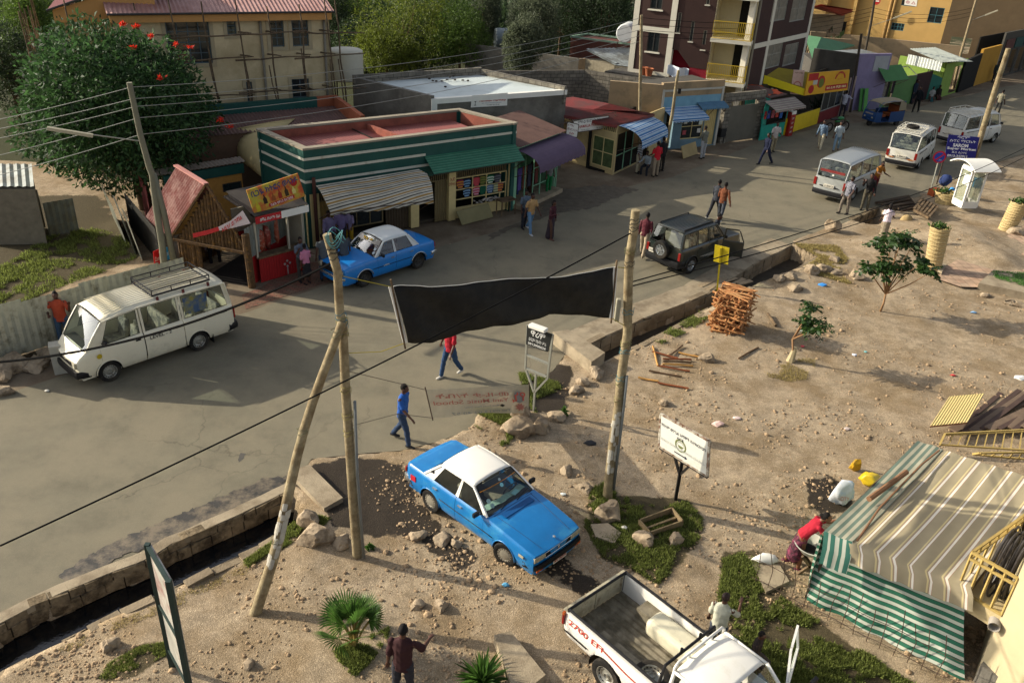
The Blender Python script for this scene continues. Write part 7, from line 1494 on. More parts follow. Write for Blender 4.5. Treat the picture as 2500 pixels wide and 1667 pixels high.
person('woman in a red blouse and plum patterned skirt bending over a white basin',(1938,1382),-8,1.58,top='#98182a',bot=FLOR,legs=((8,8),(-6,12)),arms=((48,6,8),(72,6,40)),lean=34,female=True,hair='bun',sleeve=.6,skirt=.58,vox=.012,head=(-10,-15),skin=M('skin_brown','#6f4630',.55,.08,8,spec=.4),shoe='#6a2f42')
person('woman in a white and pink top and long khaki skirt facing away',z(8,1090,685),70,1.62,top='#d6c6cc',bot='#857a66',legs=((3,3),(-3,3)),arms=((25,12,45),(10,8,30)),female=True,hair='long',skirt=.84,sleeve=.5,shoe='#c06a80')
person('man in a dark grey jacket walking away, left of the pair on the road',z(7,1955,480),48,1.74,top='#33363c',bot='#25262b',legs=((20,8),(-18,14)),arms=((-10,8,12),(14,8,20)),sleeve=2,shoe='#b0ada4')
person('man in a rust brown jacket walking away, right of the pair on the road',z(7,2010,505),55,1.72,top='#6e3f26',bot='#3d4148',legs=((-16,12),(16,10)),arms=((-14,18,14),(10,10,20)),sleeve=2,shoe='#b8b5ab')
person('man in a burgundy leather jacket and beige trousers walking behind the off-roader',z(7,1330,810),65,1.74,top='#54222a',bot='#a3937b',legs=((-20,14),(18,8)),arms=((-10,10,14),(8,10,18)),sleeve=2,shoe='#7d725e')
person('woman in a maroon top and dark long skirt walking on the shaded road',z(7,518,660),-35,1.6,top='#3d1a22',bot='#332a30',legs=((12,8),(-10,10)),arms=((20,14,95,20),(-6,10,14)),female=True,hair='long',skirt=.82,sleeve=2,shoe='#5a3a30')
person('man in a beige t-shirt and light blue jeans walking toward the road',z(7,338,610),-55,1.7,top='#a8875a',bot='#5d7d9a',legs=((18,8),(-18,22)),arms=((-10,12,16),(14,10,20)),sleeve=.7,shoe='#b5b5b5')
person('person in grey blue top half hidden behind the beige shirted man',z(7,285,565),-60,1.62,top='#55626e',bot='#2a2c33',legs=((8,8),(-8,8)),sleeve=.8)
person('man in a navy vest and cream trousers, left of two walking together up the street',z(4,540,1318),-125,1.7,top='#5c6f82',bot='#b3a98f',legs=((-14,14),(18,6)),sleeve=2,shoe='#7d6a54')
person('man in pale grey shirt and blue jeans, right of two walking up the street',z(4,683,1330),-110,1.68,top='#8f9aa0',bot='#6a8294',legs=((14,8),(-12,14)),sleeve=.9,shoe='#4a342a')
person('man in a dark navy suit striding on the road before the kiosk',z(4,58,1450),-150,1.72,top='#151b33',bot='#151b33',legs=((24,8),(-22,12)),arms=((-14,8,10),(14,8,20)),sleeve=2)
person('man in a white printed t-shirt and khaki trousers carrying a bag by the kiosk',z(4,125,1345),-80,1.7,top='#a9a09c',bot='#857b62',legs=((6,4),(-6,8)),arms=((4,8,12),(8,8,70,10)),sleeve=.8)
person('man in a striped shirt and cream trousers under the blue and white awning',z(3,1285,1525),-40,1.72,top=STR2,bot='#a39a80',legs=((3,3),(-3,3)),sleeve=.9)
person('man in a red t-shirt and beige trousers seen from behind under the blue awning',z(3,1440,1555),110,1.72,top='#b01c28',bot='#8f806a',legs=((3,2),(-3,2)),arms=((10,10,50),(10,10,50)),sleeve=.8)
person('man in dark clothes behind the red shirted man at the pharmacy corner',z(3,1490,1510),110,1.72,top='#1e1c1c',bot='#2a2622',legs=((3,2),(-3,2)),sleeve=2)
person('man in a white shirt crouched on a stool between the two standing men',z(3,1365,1530),-120,1.6,top='#8f9698',bot='#23262c',legs=((80,85),(75,80)),seat=.45,arms=((40,10,40),(40,10,40)),lean=15,sleeve=2)
person('man in a grey shirt and pale trousers standing by the tan shop window',z(3,1855,1398),120,1.72,top='#66675c',bot='#989a9c',legs=((3,2),(-3,2)),arms=((12,8,60,20),(12,8,60,20)),sleeve=2)
person('man in a checked shirt leaning on the back of the silver minibus',z(8,755,440),-150,1.72,top=PLAID,bot='#6f665a',legs=((20,18),(-4,4)),arms=((12,8,30,20),(10,10,30,15)),lean=-8,sleeve=.6)
person('man in a black jacket standing at the open door of the silver minibus',z(8,935,408),-120,1.74,top='#191818',bot='#4f4a3c',legs=((4,3),(-3,3)),arms=((30,15,125,15),(-6,10,20)),sleeve=2)
person('conductor in a yellow and red top leaning out of the silver minibus',z(8,1012,262),-70,1.6,zz=.4,top='#8a5a1c',bot='#5f1d22',legs=((10,10),(-4,6)),arms=((40,12,60),(20,10,60)),sleeve=.6,lean=14)
person('man in a white shirt reaching to the red door frame of the yellow cafe',z(4,735,1035),60,1.72,top='#a9aab4',bot='#2b2a30',legs=((4,2),(-4,4)),arms=((60,15,15),(50,5,30)),sleeve=2)
person('man in a black outfit walking along the pavement by the green stall',z(4,1385,990),-130,1.78,top='#0f1418',bot='#10110f',legs=((12,6),(-12,8)),sleeve=2)
person('man in dark blue leaning at the maroon sheet wall',z(4,1352,915),-60,1.7,top='#1a2534',bot='#141b26',legs=((3,2),(-5,4)),sleeve=2)
person('woman in white seated on the kerb selling by the lime kiosk',z(4,1520,890),-100,1.55,top='#8f8f8a',bot='#1f4a4c',legs=((75,85),(70,80)),seat=.3,female=True,skirt=.3,hair='long',sleeve=.8)
person('woman in dark clothes seated beside the basket of goods',z(4,1578,875),-90,1.55,top='#231c18',bot='#3a1a1a',legs=((75,85),(70,80)),seat=.3,female=True,skirt=.3,hair='long',sleeve=2)
person('man standing beside the ochre yellow wall far up the street',z(4,2075,730),-100,1.72,top='#2c3431',bot='#1b2020',legs=((3,2),(-3,2)),sleeve=2)
person('person in a grey shirt walking behind the farthest white minibus',z(4,2100,1010),40,1.68,top='#7d7864',bot='#3b3a36',legs=((10,6),(-8,8)),sleeve=.8)
person('man in a grey t-shirt sitting on the bonnet of the old taxi',(0,0),130,1.7,pos=(*(at(*z(6,870,810),.88)[:2]),.38),top='#3f464c',bot='#23262c',legs=((75,80),(70,85)),seat=.58,arms=((5,12,12),(8,10,14)),sleeve=.7,lean=6)
person('person in a lilac patterned shirt and white cap behind the old taxi bonnet',z(6,915,745),-100,1.6,top='#8a7f9c',bot='#a8861c',legs=((4,3),(-3,3)),arms=((20,10,60),(20,10,50)),sleeve=.8,hat='#c9cbc6')
person('man in a lilac shirt bending his head beside the white capped person',z(6,850,760),-80,1.66,top='#75688c',bot='#2a2c33',legs=((3,3),(-3,3)),sleeve=.9,head=(0,-30))
person('person in a violet jacket over a black top beside the pole head',z(6,745,790),-60,1.66,top='#6d6480',bot='#1e1f26',legs=((3,3),(-3,3)),sleeve=2,female=True,hair='long')
person('person in a grey vest and blue jeans seen from behind by the taxi headlamp',z(6,700,1020),110,1.66,top='#4c5154',bot='#1f3550',legs=((3,2),(-3,2)),sleeve=.4)
person('child in a pink outfit standing at the red snack stall',z(6,545,1055),130,1.42,top='#b3728a',bot='#1b1a1e',legs=((3,2),(-5,5)),female=True,sleeve=.9,skin=SKIN,skirt=.42)
person('boy in a grey football shirt resting his chin at the snack stall counter',z(6,500,1030),-50,1.6,top='#59606c',bot='#3c3a36',legs=((3,2),(-3,3)),arms=((30,10,120,20),(20,10,80)),sleeve=.7)
person('man in a checked shirt standing in the shop doorway behind the old taxi',z(6,1280,560),-80,1.7,zz=.05,top=PLAID,bot='#2c3b52',legs=((2,2),(-2,2)),arms=((25,10,90,30),(25,10,90,30)),sleeve=.8)
person('person in a pale jacket sitting in the dark hut entrance',z(5,1880,830),-60,1.65,top='#6f646e',bot='#1c1b22',legs=((60,40),(80,80)),seat=.45,sleeve=2)
person('mannequin-still figure in purple and blue at the mint shop corner',z(7,205,310),-70,1.6,top='#4a3a70',bot='#2f3566',legs=((2,2),(-2,2)),sleeve=.6,female=True,shoe='#a9a9a9')
person('person in a grey top and green trousers in the mint shop doorway',z(7,500,255),-60,1.65,zz=.1,top='#6f706c',bot='#1b6b3a',legs=((4,2),(-4,4)),sleeve=.8)
person('person in a brown dress standing between the racks of the mint shop',z(7,340,285),-70,1.6,top='#3f2418',bot='#3a2218',legs=((2,2),(-2,2)),sleeve=.6,female=True,skirt=.8)
person('driver in dark clothes inside the open door of the off-roader',z(7,1925,800),-30,1.7,top='#23252a',bot='#2b2d33',legs=((4,3),(-3,3)),sleeve=2,lean=10)
person('person with dark hair crouching behind the open pickup door',z(15,2125,1440),-30,1.2,top='#2a2220',bot='#3a3430',legs=((60,70),(60,70)),seat=.35,sleeve=.8)
# ---------------- hut, stalls, fences at left ----------------
def onp(px,py,g,th=None):
 """point seen at a pixel on the vertical plane through g (facing the street side, or with plan direction th)"""
 n=unit(V3((g[0],g[1],0))) if th is None else V3((-math.sin(th),math.cos(th),0));r=ray(px,py);o=V3((0,0,CH));t=np.dot(V3((g[0],g[1],0))-o,n)/np.dot(r,n);return o+r*t
def level(g,a,b):
 best=None
 for th in np.linspace(-1.5,1.5,301):
  try:e=abs(onp(*a,g,th)[2]-onp(*b,g,th)[2])
  except Exception:continue
  if best is None or e<best[0]:best=(e,th)
 return best[1]
a_,b_=at(*z(5,-400,1360),1.72),at(*z(5,1560,832),1.72)
r=thing('tin_fence','silver corrugated tin fence along the street behind the cream minibus','fence',(a_+b_)/2*V3((1,1,0)));F=Fac(a_,b_);k=0;u=0;rg=random.Random(2)
while u<F.L:
 w_=.82;m=MB();m.corr(F.P(u,.15,.02*(k%2)),F.u*w_,UP*(1.57+rg.uniform(-.05,.06)),.2,.014,nrm=F.n);m.build('tin_sheet',M('silver_tin','#b9baa8',.38,.25,2.2,metal=.45,c2='#7b7866',s2=2.2,t2=.58,spec=.5),r);u+=w_-.03;k+=1
m=MB();F.box(m,0,F.L,-.02,.14,-.25,.05);m.build('stone_footing',ST,r)
m=MB();P0=at(*z(9,545,380));m.box(P0+UP*.4,(.35,.35,.9),.5);tag(m.build('gate_pillar',M('whitewash','#a9a596',.85,.12,3)),'short whitewashed pillar at the front of the tin fence','pillar')
def tinwall(label,a,b,h,col_='#77756a',n='tin_wall',per=.2):
 F=Fac(a,b);m=MB();m.corr(F.P(0,0,0),F.u*F.L,UP*h,per,.02,nrm=F.n);return tag(m.build(n,M('tin'+col_,col_,.6,.2,2,metal=.2,c2='#55503f',s2=1.5,t2=.52)),label,'wall')
tinwall('old grey corrugated wall with a blue poster at the far left yard',at(*z(5,-200,610)),at(*z(5,405,560)),1.5)
tinwall('dull tin wall panel under the flowering tree',at(*z(5,440,640)),at(*z(5,700,590)),1.3,'#5f6259')
F=Fac(at(*z(5,-200,610)),at(*z(5,405,560)));s4=[F.P(*F.uz(*z(5,x,y)),.04) for x,y in((115,465),(185,455),(150,300),(50,312))];sign('poster','bright blue poster on the old corrugated yard wall',s4,M('poster_blue','#2a6f9c',.6,.2,5),.01,'poster')
r=bld('shed','weathered shed with a grey tin roof at the far left edge','shed',at(*z(5,200,600)));m=MB();e=[at(*z(5,-200,200),2.2),at(*z(5,300,200),2.2),at(*z(5,270,30),2.5),at(*z(5,-200,0),2.5)];m.corr(e[0],e[1]-e[0],e[3]-e[0],.25,.02);m.build('roof',TIN,r);m=MB();m.prism([e[0],e[1],e[2],e[3]],0,2.1);m.build('wall',M('grey_planks','#6b6557',.9,.2,4),r)
for k,(x,y,x2,y2,h,l) in enumerate(((1010,490,1110,700,1.5,'pale leaning tin sheet nearest the tree'),(1120,600,1200,800,1.5,'ribbed tin sheet in the tilted row'),(1200,720,1260,860,1.5,'whitish bent sheet in the tilted row'),(1290,500,1360,640,1.9,'red brown board wall behind the concrete pole'),(1150,560,1420,900,1.4,'dark ribbed panel at the back of the hut'))):
 a_,b_=at(*z(5,x,y)),at(*z(5,x2,y2));F=Fac(a_,b_);m=MB();m.corr(a_,b_-a_,UP*h+F.n*(.25 if k<3 else 0),.2,.02,nrm=F.n);tag(m.build('tin_sheet',[M('silver_tin','#a9aa98'),TIN,M('silver_tin','#a9aa98'),M('red_boards','#6e2f2c',.8,.2,3),M('dark_tin','#3c3b36',.7,.2,3)][k]),l,'tin sheet','sheets of the crooked side fence')
# hut
LOG=M('bark_logs','#554028',.95,.4,9,.02,16,c2='#9a7030',s2=7,t2=.62)
pL,pR=at(446,669),at(618,700);F=Fac(pL,pR);hE=above(*z(5,1580,645),pL);ap_=F.P(*F.uz(*z(5,1840,185)));uA=float(np.dot(ap_-F.a,F.u));hA=ap_[2];dep=(at(*z(5,1570,20),hA)-ap_);dep=dep-UP*dep[2]
r=bld('hut','log walled hut with a steep red corrugated gable roof, its entrance open to the street','hut',pL)
eL,eR=F.P(-.15,hE,.1),F.P(F.L+.0,hE-.1,.1);A_=F.P(uA,hA+.06,.12)
m=MB();m.corr(eL-UP*.05,dep,(A_-eL)*1.0,.16,.018);m.corr(A_,dep,(eR-A_),.16,.018);m.build('roof',M('faded_red_roof','#74423c',.6,.25,2,c2='#a07f76',s2=1.8,t2=.56),r)
m=MB();m.bar(A_,A_+dep,.16,.05);m.build('ridge_cap',M('pink_cap','#a9756c',.6,.1,3),r)
m=MB();n_=22
for i in range(n_):
 u=F.L*(i+.5)/n_;t=u/uA if u<uA else (F.L-u)/(F.L-uA);zt=hE+(hA-hE)*max(0,t)-.1
 m.tube([F.P(u,hE-.08,.0+.015*(i%3)),F.P(u,max(hE,zt),.0+.01*(i%2))],.065,7)
m.build('gable_logs',LOG,r)
m=MB()
for i in range(8):m.tube([F.P(.06+.11*i,0,.02*(i%2)),F.P(.07+.11*i,hE+.02,.02*(i%3))],.065,7)
for i in range(14):m.tube([F.P(.0,0,-.15-.16*i),F.P(.0,hE,-.15-.16*i)],.07,6)
m.build('log_wall',LOG,r)
m=MB();m.bar(F.P(-.2,hE-.04,.12),F.P(F.L+.1,hE-.1,.12),.09);m.bar(eL+UP*.02,A_+UP*.0,.07,.07);m.bar(eR,A_,.07,.07);m.build('beam',LOG,r)
m=MB();m.tube([F.P(F.L,0,.05),F.P(F.L-.05,1.9,.05)],.13,9);m.build('corner_post',LOG,r)
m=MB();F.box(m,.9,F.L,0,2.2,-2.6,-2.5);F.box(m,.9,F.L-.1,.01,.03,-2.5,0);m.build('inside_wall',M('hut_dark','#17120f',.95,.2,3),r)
Fi=Fac(F.P(F.L-.12,0,-2.5),F.P(F.L-.12,0,0),True);m=MB();Fi.box(m,0,2.5,0,.95,0,.04);m.build('red_dado',M('stall_red','#941a1c',.6,.1,2),r);m=MB();m.corr(Fi.P(0,.96,.02),Fi.u*2.5,UP*1.1,.18,.015,nrm=Fi.n);m.build('tin_lining',TIN,r)
# banner across the hut front
Fb=Fac(F.P(0,0,.22),F.P(F.L+.6,0,.22));pts=[(395,835,400,885),(550,800,560,850),(700,755,715,800),(850,680,880,765),(990,560,1085,715)]
q5=lambda x,y:(390+x/4.9,400+y/4.9);P=[[Fb.P(*Fb.uz(*q5(c_,d_)),0),Fb.P(*Fb.uz(*q5(a_,b_)),0)] for a_,b_,c_,d_ in pts];rb_=thing('banner','red and white drinks banner drooping across the hut front','banner',P[2][0])
m=MB();m.grid(P[:3]);m.build('red_cloth',M('banner_red','#a82326',.7,.1,4),rb_).modifiers.new('s','SOLIDIFY').thickness=.01;m=MB();m.grid(P[2:]);m.build('white_cloth',M('banner_white','#b9aeae',.7,.08,4),rb_).modifiers.new('s','SOLIDIFY').thickness=.01
c_=(P[2][0]+P[2][1]+P[3][0]+P[3][1]+P[4][0]+P[4][1])/6+Fb.n*.03;txt('እዚህ ይገኛል',c_,P[4][1]-P[2][1],UP,.17,M('banner_red','#a82326'),rb_,width=1.0,bold=.02)
# snack kiosk
kL,kR=at(*z(6,160,1045)),at(*z(6,500,945));F=Fac(kL,kR);r=bld('kiosk','red fronted snack kiosk with an open counter under a white and red valance','kiosk',kL)
uc0,zc=F.uz(*z(6,125,830));_,zr_=F.uz(*z(6,110,520));
m=MB();m.corr(F.P(-.1,.02,.0),F.u*(F.L+.25),UP*(zc-.03),.1,.01,nrm=F.n);m.build('red_panel',M('stall_red','#941a1c'),r)
m=MB();F.box(m,-.12,F.L+.2,zc-.03,zc+.03,-.35,.06);m.build('counter',WOOD,r)
m=MB()
for u in(-.12,F.L*.72,F.L+.15):F.box(m,u-.03,u+.03,zc,zr_,-.06,0)
F.box(m,-.15,F.L+.2,zc,zr_+.1,-1.5,-1.45);F.box(m,F.L+.15,F.L+.2,0,zr_+.1,-1.5,0);m.build('frame',M('pale_post','#a39c88',.8,.12,4),r)
m=MB();F.box(m,0,F.L+.1,zc,zc+.5,-1.44,-1.4);m.build('inner_red',M('stall_red','#941a1c'),r)
m=MB();m.quad(F.P(-.2,zr_+.32,.2),F.P(F.L+.3,zr_+.32,.2),F.P(F.L+.3,zr_+.7,-1.6),F.P(-.2,zr_+.7,-1.6));m.build('roof',M('dark_roof','#3f3a35',.8,.2,3),r)
m=MB();m.quad(F.P(-.2,zr_+.05,.22),F.P(F.L*.5,zr_+.05,.22),F.P(F.L*.5,zr_+.3,.22),F.P(-.2,zr_+.3,.22));m.build('valance_red',M('banner_red','#a82326'),r);m=MB();m.quad(F.P(F.L*.5,zr_+.05,.22),F.P(F.L+.3,zr_+.05,.22),F.P(F.L+.3,zr_+.3,.22),F.P(F.L*.5,zr_+.3,.22));m.build('valance_white',WHITE,r)
txt('ወሻሬ ድራፍት ቢራ',F.P(F.L*.22,zr_+.17,.23),F.u,UP,.13,WHITE,r,width=.75,bold=.02)
m=MB();c_=F.P(F.L*.62,zc*.5,.02)
for a,b in((0,.12),(-.1,.02),(.1,.02),(0,-.08)):m.obox(c_+F.u*(a-.05)+UP*(b-.02),F.u*.05+UP*.05,F.u*.05-UP*.05,F.n*.01)
F.box(m,F.L*.62-.015,F.L*.62+.015,zc*.5-.4,zc*.5-.1,.012,.025);m.build('fork_emblem',M('emblem_grey','#a39b98',.7),r)
for i,(u,zz_,s_,c1) in enumerate(((.25,.45,(.22,.16,.55),'#8a3a24'),(.55,.5,(.16,.14,.5),'#7a2c22'),(.95,.6,(.1,.1,.5),'#8f4630'))):
 m=MB();m.rock(F.P(u,zc+zz_,-.5),s_,i+4,2,.3);tag(m.build('hanging_meat',M('meat'+c1,c1,.5,.35,9,c2='#b9a08a',s2=8,t2=.6),smooth=True),['largest','middle','smallest'][i]+' side of meat hanging inside the snack kiosk','meat','meat in the kiosk')
fz=Fac(F.P(-.5,0,.0),F.P(F.L+.5,0,.0));s4=[fz.P(*fz.uz(*p)) for p in((622,524.6),(745,479),(727,423.5),(602,465))]
GRD=M('sign_red_yellow','#b8502a',.5,.3,2.2,c2='#a9a03a',s2=2.4,t2=.5);r,a_,ux,uy,n_=sign('sign_board','large tilted snack bar sign with bottles and a red phone number bar',s4,GRD,.04,'sign',[('ቢጋዬ ክትፎና ወላንዶ',.5,.78,.26,'#2f3f6a',.9,.02)])
m=MB();m.obox(a_+ux*.3+uy*.08+n_*.003,ux*.5,uy*.14,n_*.003);m.build('red_bar',M('sign_red','#a01f1c'),r);txt('ስልክ 0913 017292',a_+ux*.55+uy*.15+n_*.01,ux,uy,.1,WHITE,r,width=np.linalg.norm(ux)*.44,bold=.01)
for i,(u,c1,h_) in enumerate(((.1,'#b8a82a',.42),(.26,'#2a1712',.36),(.42,'#8a4a20',.3),(.55,'#8f2a1c',.36),(.68,'#3a2a18',.4),(.82,'#c9bd70',.28))):
 m=MB();L_=np.linalg.norm(ux);w_=.07;H_=np.linalg.norm(uy);b0=a_+ux*u+uy*(.06 if i==0 else .26)+n_*.004;uu_,vv_=unit(ux),unit(uy);prof=[(w_,0),(w_,h_*.55),(w_*.35,h_*.75),(w_*.3,h_)];m.add([b0+uu_*x+vv_*y*H_ for x,y in prof]+[b0-uu_*x+vv_*y*H_ for x,y in prof[::-1]],[tuple(range(8))]);m.build('painted_bottle',M('bottle'+c1,c1,.5,.15,9),r)
m=MB();m.add([a_+ux*.86+uy*.68+n_*.005+unit(ux)*.13*math.cos(t)+unit(uy)*.13*math.sin(t) for t in np.linspace(0,2*PI,20)[:-1]],[tuple(range(19))]);m.build('red_seal',M('sign_red','#a01f1c'),r)
# ochre shed and cream canopy behind
e0,e1=at(*z(5,1480,190),2.0),at(*z(5,2130,80),2.0);F=Fac(e0,e1);r=bld('shed','ochre plank shed with a dark green fascia behind the log hut','shed',e0);m=MB();uw,zw=F.uz(*z(5,1960,180));F.wall(m,[(uw,uw+.8,zw-.35,zw)],0,2.0);m.build('wall',M('ochre_planks','#a5793a',.8,.12,6),r);F.window(r,uw,uw+.8,zw-.35,zw);m=MB();F.box(m,-.1,F.L+.1,2.0,2.35,-.1,.05);m.build('fascia',GR,r)
m=MB();m.corr(F.P(-.3,2.42,-.0),F.u*(F.L+.5),-F.n*.5+UP*.08,.16,.018);m.build('roof',M('rust_grey_tin','#7b6f62',.6,.2,2),r)
e=[at(*z(5,1960,290),2.0),at(*z(5,2230,470),1.9),at(*z(5,2420,180),2.5),at(*z(5,2300,170),2.6)];m=MB();m.corr(e[0],e[3]-e[0],e[1]-e[0],.15,.015);tag(m.build('tin_canopy',M('dark_brown_tin','#4a4036',.7,.2,2)),'dark brown corrugated canopy between the hut and the bottle sign','canopy')
T_=[at(*z(1,2115,1180),2.75),at(*z(2,440,1095),2.75)];P=[]
for k in range(9):
 t=k/8;a=t*PI/2;hh=2.0+1.0*math.cos(a);lo=at(*z(1,2040,1330),2.0);hi=at(*z(1,2300,1520),2.0);s_=math.sin(a)
 P.append([T_[0]*(1-s_)*(1,1,0)+lo*s_*(1,1,0)+UP*hh,(T_[0]+T_[1])/2*(1-s_)*(1,1,0)+(lo+hi)/2*s_*(1,1,0)+UP*(hh+.03),T_[1]*(1-s_)*(1,1,0)+hi*s_*(1,1,0)+UP*hh])
P.append([p-UP*.18 for p in P[-1]]);r=thing('awning','big cream rounded canvas awning left of the striped building','awning',P[4][1]);m=MB();m.grid(P);m.build('canopy',M('cream_canvas','#b3a273',.85,.08,2),r,smooth=True).modifiers.new('s','SOLIDIFY').thickness=.015
# coca-cola and blue signs
g=at(410,672);th=level(g,z(5,1350,775),z(5,1450,735))
s4=[onp(*z(5,x,y),g,th) for x,y in((1365,900),(1462,855),(1445,735),(1352,775))];r,a_,ux,uy,n_=sign('sign_board','red soft drink sign with a bottle and white script on the fence',s4,M('cola_red','#b5161c',.5,.06,3),.02,'sign',[('Coca-Cola',.5,.42,.3,'#d9d0cc',.86,.0)])
m=MB();b0=a_+ux*.55+uy*.25+n_*.003;L_=np.linalg.norm(ux);pr=[(.07,0),(.06,.2),(.075,.35),(.03,.55),(.025,.62)];m.add([b0+unit(ux)*x*L_*1.2+unit(uy)*y*np.linalg.norm(uy) for x,y in pr]+[b0-unit(ux)*x*L_*1.2+unit(uy)*y*np.linalg.norm(uy) for x,y in pr[::-1]],[tuple(range(10))]);m.build('bottle_emblem',M('cola_dark','#3a1512',.5),r)
s4=[onp(*z(5,x,y),g,th) for x,y in((1465,855),(1520,830),(1505,730),(1450,742))];sign('sign_board','small blue sign beside the red drink sign on the fence',s4,M('sign_blue','#2a86b0',.5,.15,8),.02,'sign',[('ሀበሻ',.5,.5,.3,'#c9d8dd',.8)])
# ---------------- poles, wires, banners, signs ----------------
def npole(label,pts,r0,r1,g,cat='utility pole',mat=None,th=None):
 r=thing('utility_pole',label,cat,g);P=[onp(*p,g,th) for p in pts];P[0][2]=min(P[0][2],-.05);m=MB();k=len(P);m.tube(P,[r0+(r1-r0)*i/(k-1) for i in range(k)],14);m.build('pole_shaft',mat or POLW,r,smooth=True,ang=40);return r,P
POLW=M('pole_wood','#8f8264',.85,.22,7,.008,25,c2='#6f5f44',s2=3,t2=.52);CONP=M('pole_concrete','#6f6d5c',.9,.12,4)
g1=at(873,1361);p1,P1=npole('tall weathered wooden utility pole between the drain and the taxi',[(873,1361),(863,1234),(853,1077),(843.6,950),(837,800),(829,760),(824,663),(798,572)],.1,.072,g1)
m=MB();m.tube([onp(888,1352,g1)+V3((.02,-.1,0)),onp(872,1150,g1)+V3((.02,-.1,0)),onp(866,972,g1)+V3((.02,-.1,0))],.028,8);m.build('conduit',M('grey_conduit','#6e7270',.6,.1,5),p1,smooth=True)
def lash(par,P,ts,c_,r_,seed):
 rg=random.Random(seed);m=MB()
 for t in ts:
  i=min(len(P)-2,int(t*(len(P)-1)));f_=t*(len(P)-1)-i;c=P[i]*(1-f_)+P[i+1]*f_;rr_=r_
  m.tube([c+V3((rr_*math.cos(a),rr_*math.sin(a),.03*math.sin(a*2+rg.random()*6)+.012*a)) for a in np.linspace(0,4*PI,26)],.006,5)
 m.build('lashing',M('cord'+c_,c_,.7,.2,9),par)
lash(p1,P1,(.55,.6,.3,.35,.42),'#857b45',.103,1);lash(p1,P1,(.58,.64),'#3f6470',.1,2);lash(p1,P1,(.9,.92,.94),'#2a2826',.085,3)
m=MB();rg=random.Random(5)
for k in range(3):
 c=P1[-1]+V3((.12,0,-.1));m.tube([c+V3((.12*math.sin(a*1.3+k)+.05*k*.4,.1*math.cos(a+k),.12*math.sin(a*2+k)+.05*k)) for a in np.linspace(0,5,20)],.006,5)
m.build('cable_tangle',M('cordteal','#4f8f90',.6,.3,9),p1)
st0=at(621,1498);jt=P1[4]+V3((-.08,-.08,0));st_=thing('pole_strut','long leaning timber strut bracing the tall pole, whitewash flaking near its foot','pole',st0);m=MB();P=[st0+(jt-st0)*t+V3((.06*math.sin(t*7),.03*math.sin(t*11),-.05*(t==0)+.05*math.sin(t*PI))) for t in np.linspace(0,1.03,12)];m.tube(P,[.108-.035*i/11 for i in range(12)],14);m.build('strut_shaft',POLW,st_,smooth=True,ang=40)
def flakes(par,P,t0,t1,R_,n_,seed):
 rg=random.Random(seed);m=MB()
 for _ in range(n_):
  t=rg.uniform(t0,t1)*(len(P)-1);i=min(len(P)-2,int(t));c=P[i]+(P[i+1]-P[i])*(t-i);ax=unit(P[i+1]-P[i]);a0=rg.uniform(-2.4,-.7);w_=rg.uniform(.25,.6);h_=rg.uniform(.05,.17)
  m.grid([[c+ax*h_*v*(1-.3*abs(u))+V3((math.cos(a0+w_*u),math.sin(a0+w_*u),0))*(R_+.004) for v in(-1,0,1)] for u in(-1,-.4,.3,1)])
 m.build('flaking_paint',M('flaking_white','#a9a496',.9,.25,9),par)
flakes(st_,P,.12,.4,.108,16,3)
lash(st_,P,(.62,.95,.25),'#6a6a50',.1,4)
g2=at(1483,1217);p2,P2_=npole('straight greenish wooden pole right of the taxi holding the black banner',[(1483,1220),(1485,1190),(1497.6,1077),(1510,994),(1518,911),(1532,814),(1533.6,700),(1536,635),(1546,572),(1552,513)],.112,.085,g2)
lash(p2,P2_,(.42,.5,.6),'#3f6f78',.112,6);lash(p2,P2_,(.35,.4,.52,.8),'#77734a',.112,7);lash(p2,P2_,(.9,.93,.75),'#2a2826',.1,8)
m=MB();m.tube([P2_[1]+V3((.12,-.06,0)),P2_[3]+V3((.1,-.1,0)),P2_[4]+V3((.1,-.1,0))],.03,8);m.build('conduit',M('grey_conduit','#6e7270'),p2,smooth=True);m=MB();m.box(P2_[6]+V3((-.16,-.05,-.5)),(.1,.1,.5));m.build('meter_box',M('box_grey','#8b8775',.7,.1,4),p2,bevel=.02)
# black banner
Fb=Fac(g1,g2);BP=lambda x,y:Fb.P(*Fb.uz(x,y))
top_=[(962.7,702),(1050,697),(1200,689),(1352,674),(1502,656)];bot_=[(996,836),(1076,825),(1200,790),(1338,765),(1485,775)]
def ip(L_,t):
 k=t*(len(L_)-1);i=min(len(L_)-2,int(k));f_=k-i;return tuple(L_[i][j]*(1-f_)+L_[i+1][j]*f_ for j in(0,1))
rb=thing('banner','large black cloth banner with white edges strung between two wooden poles','banner',BP(1230,740));P=[]
for i in range(41):
 t=i/40;a=BP(*ip(bot_,t));b=BP(*ip(top_,t));P.append([a+(b-a)*s_+Fb.n*(.07*math.sin(t*13+s_*4)+.02*math.sin(t*47+s_*9)*(1-s_*.5)+.12*math.sin(PI*t)*(1-s_)) for s_ in np.linspace(0,1,9)])
BK=M('black_cloth','#1b1a17',.8,.3,3,.02,5,c2='#26241e',s2=1.5,t2=.5);m=MB();m.grid(P);m.build('cloth',BK,rb,smooth=True).modifiers.new('s','SOLIDIFY').thickness=.006
m=MB();m.grid([[P[0][0]-Fb.u*.09,P[0][-1]-Fb.u*.09],[P[0][0],P[0][-1]]]);m.grid([[P[-1][0],P[-1][-1]],[P[-1][0]+Fb.u*.1,P[-1][-1]+Fb.u*.1]]);m.build('white_hem',WHITE,rb).modifiers.new('s','SOLIDIFY').thickness=.02
m=MB();m.tube([p[-1]+UP*.003 for p in P],.007,5);m.build('top_rope',WHITE,rb);m=MB()
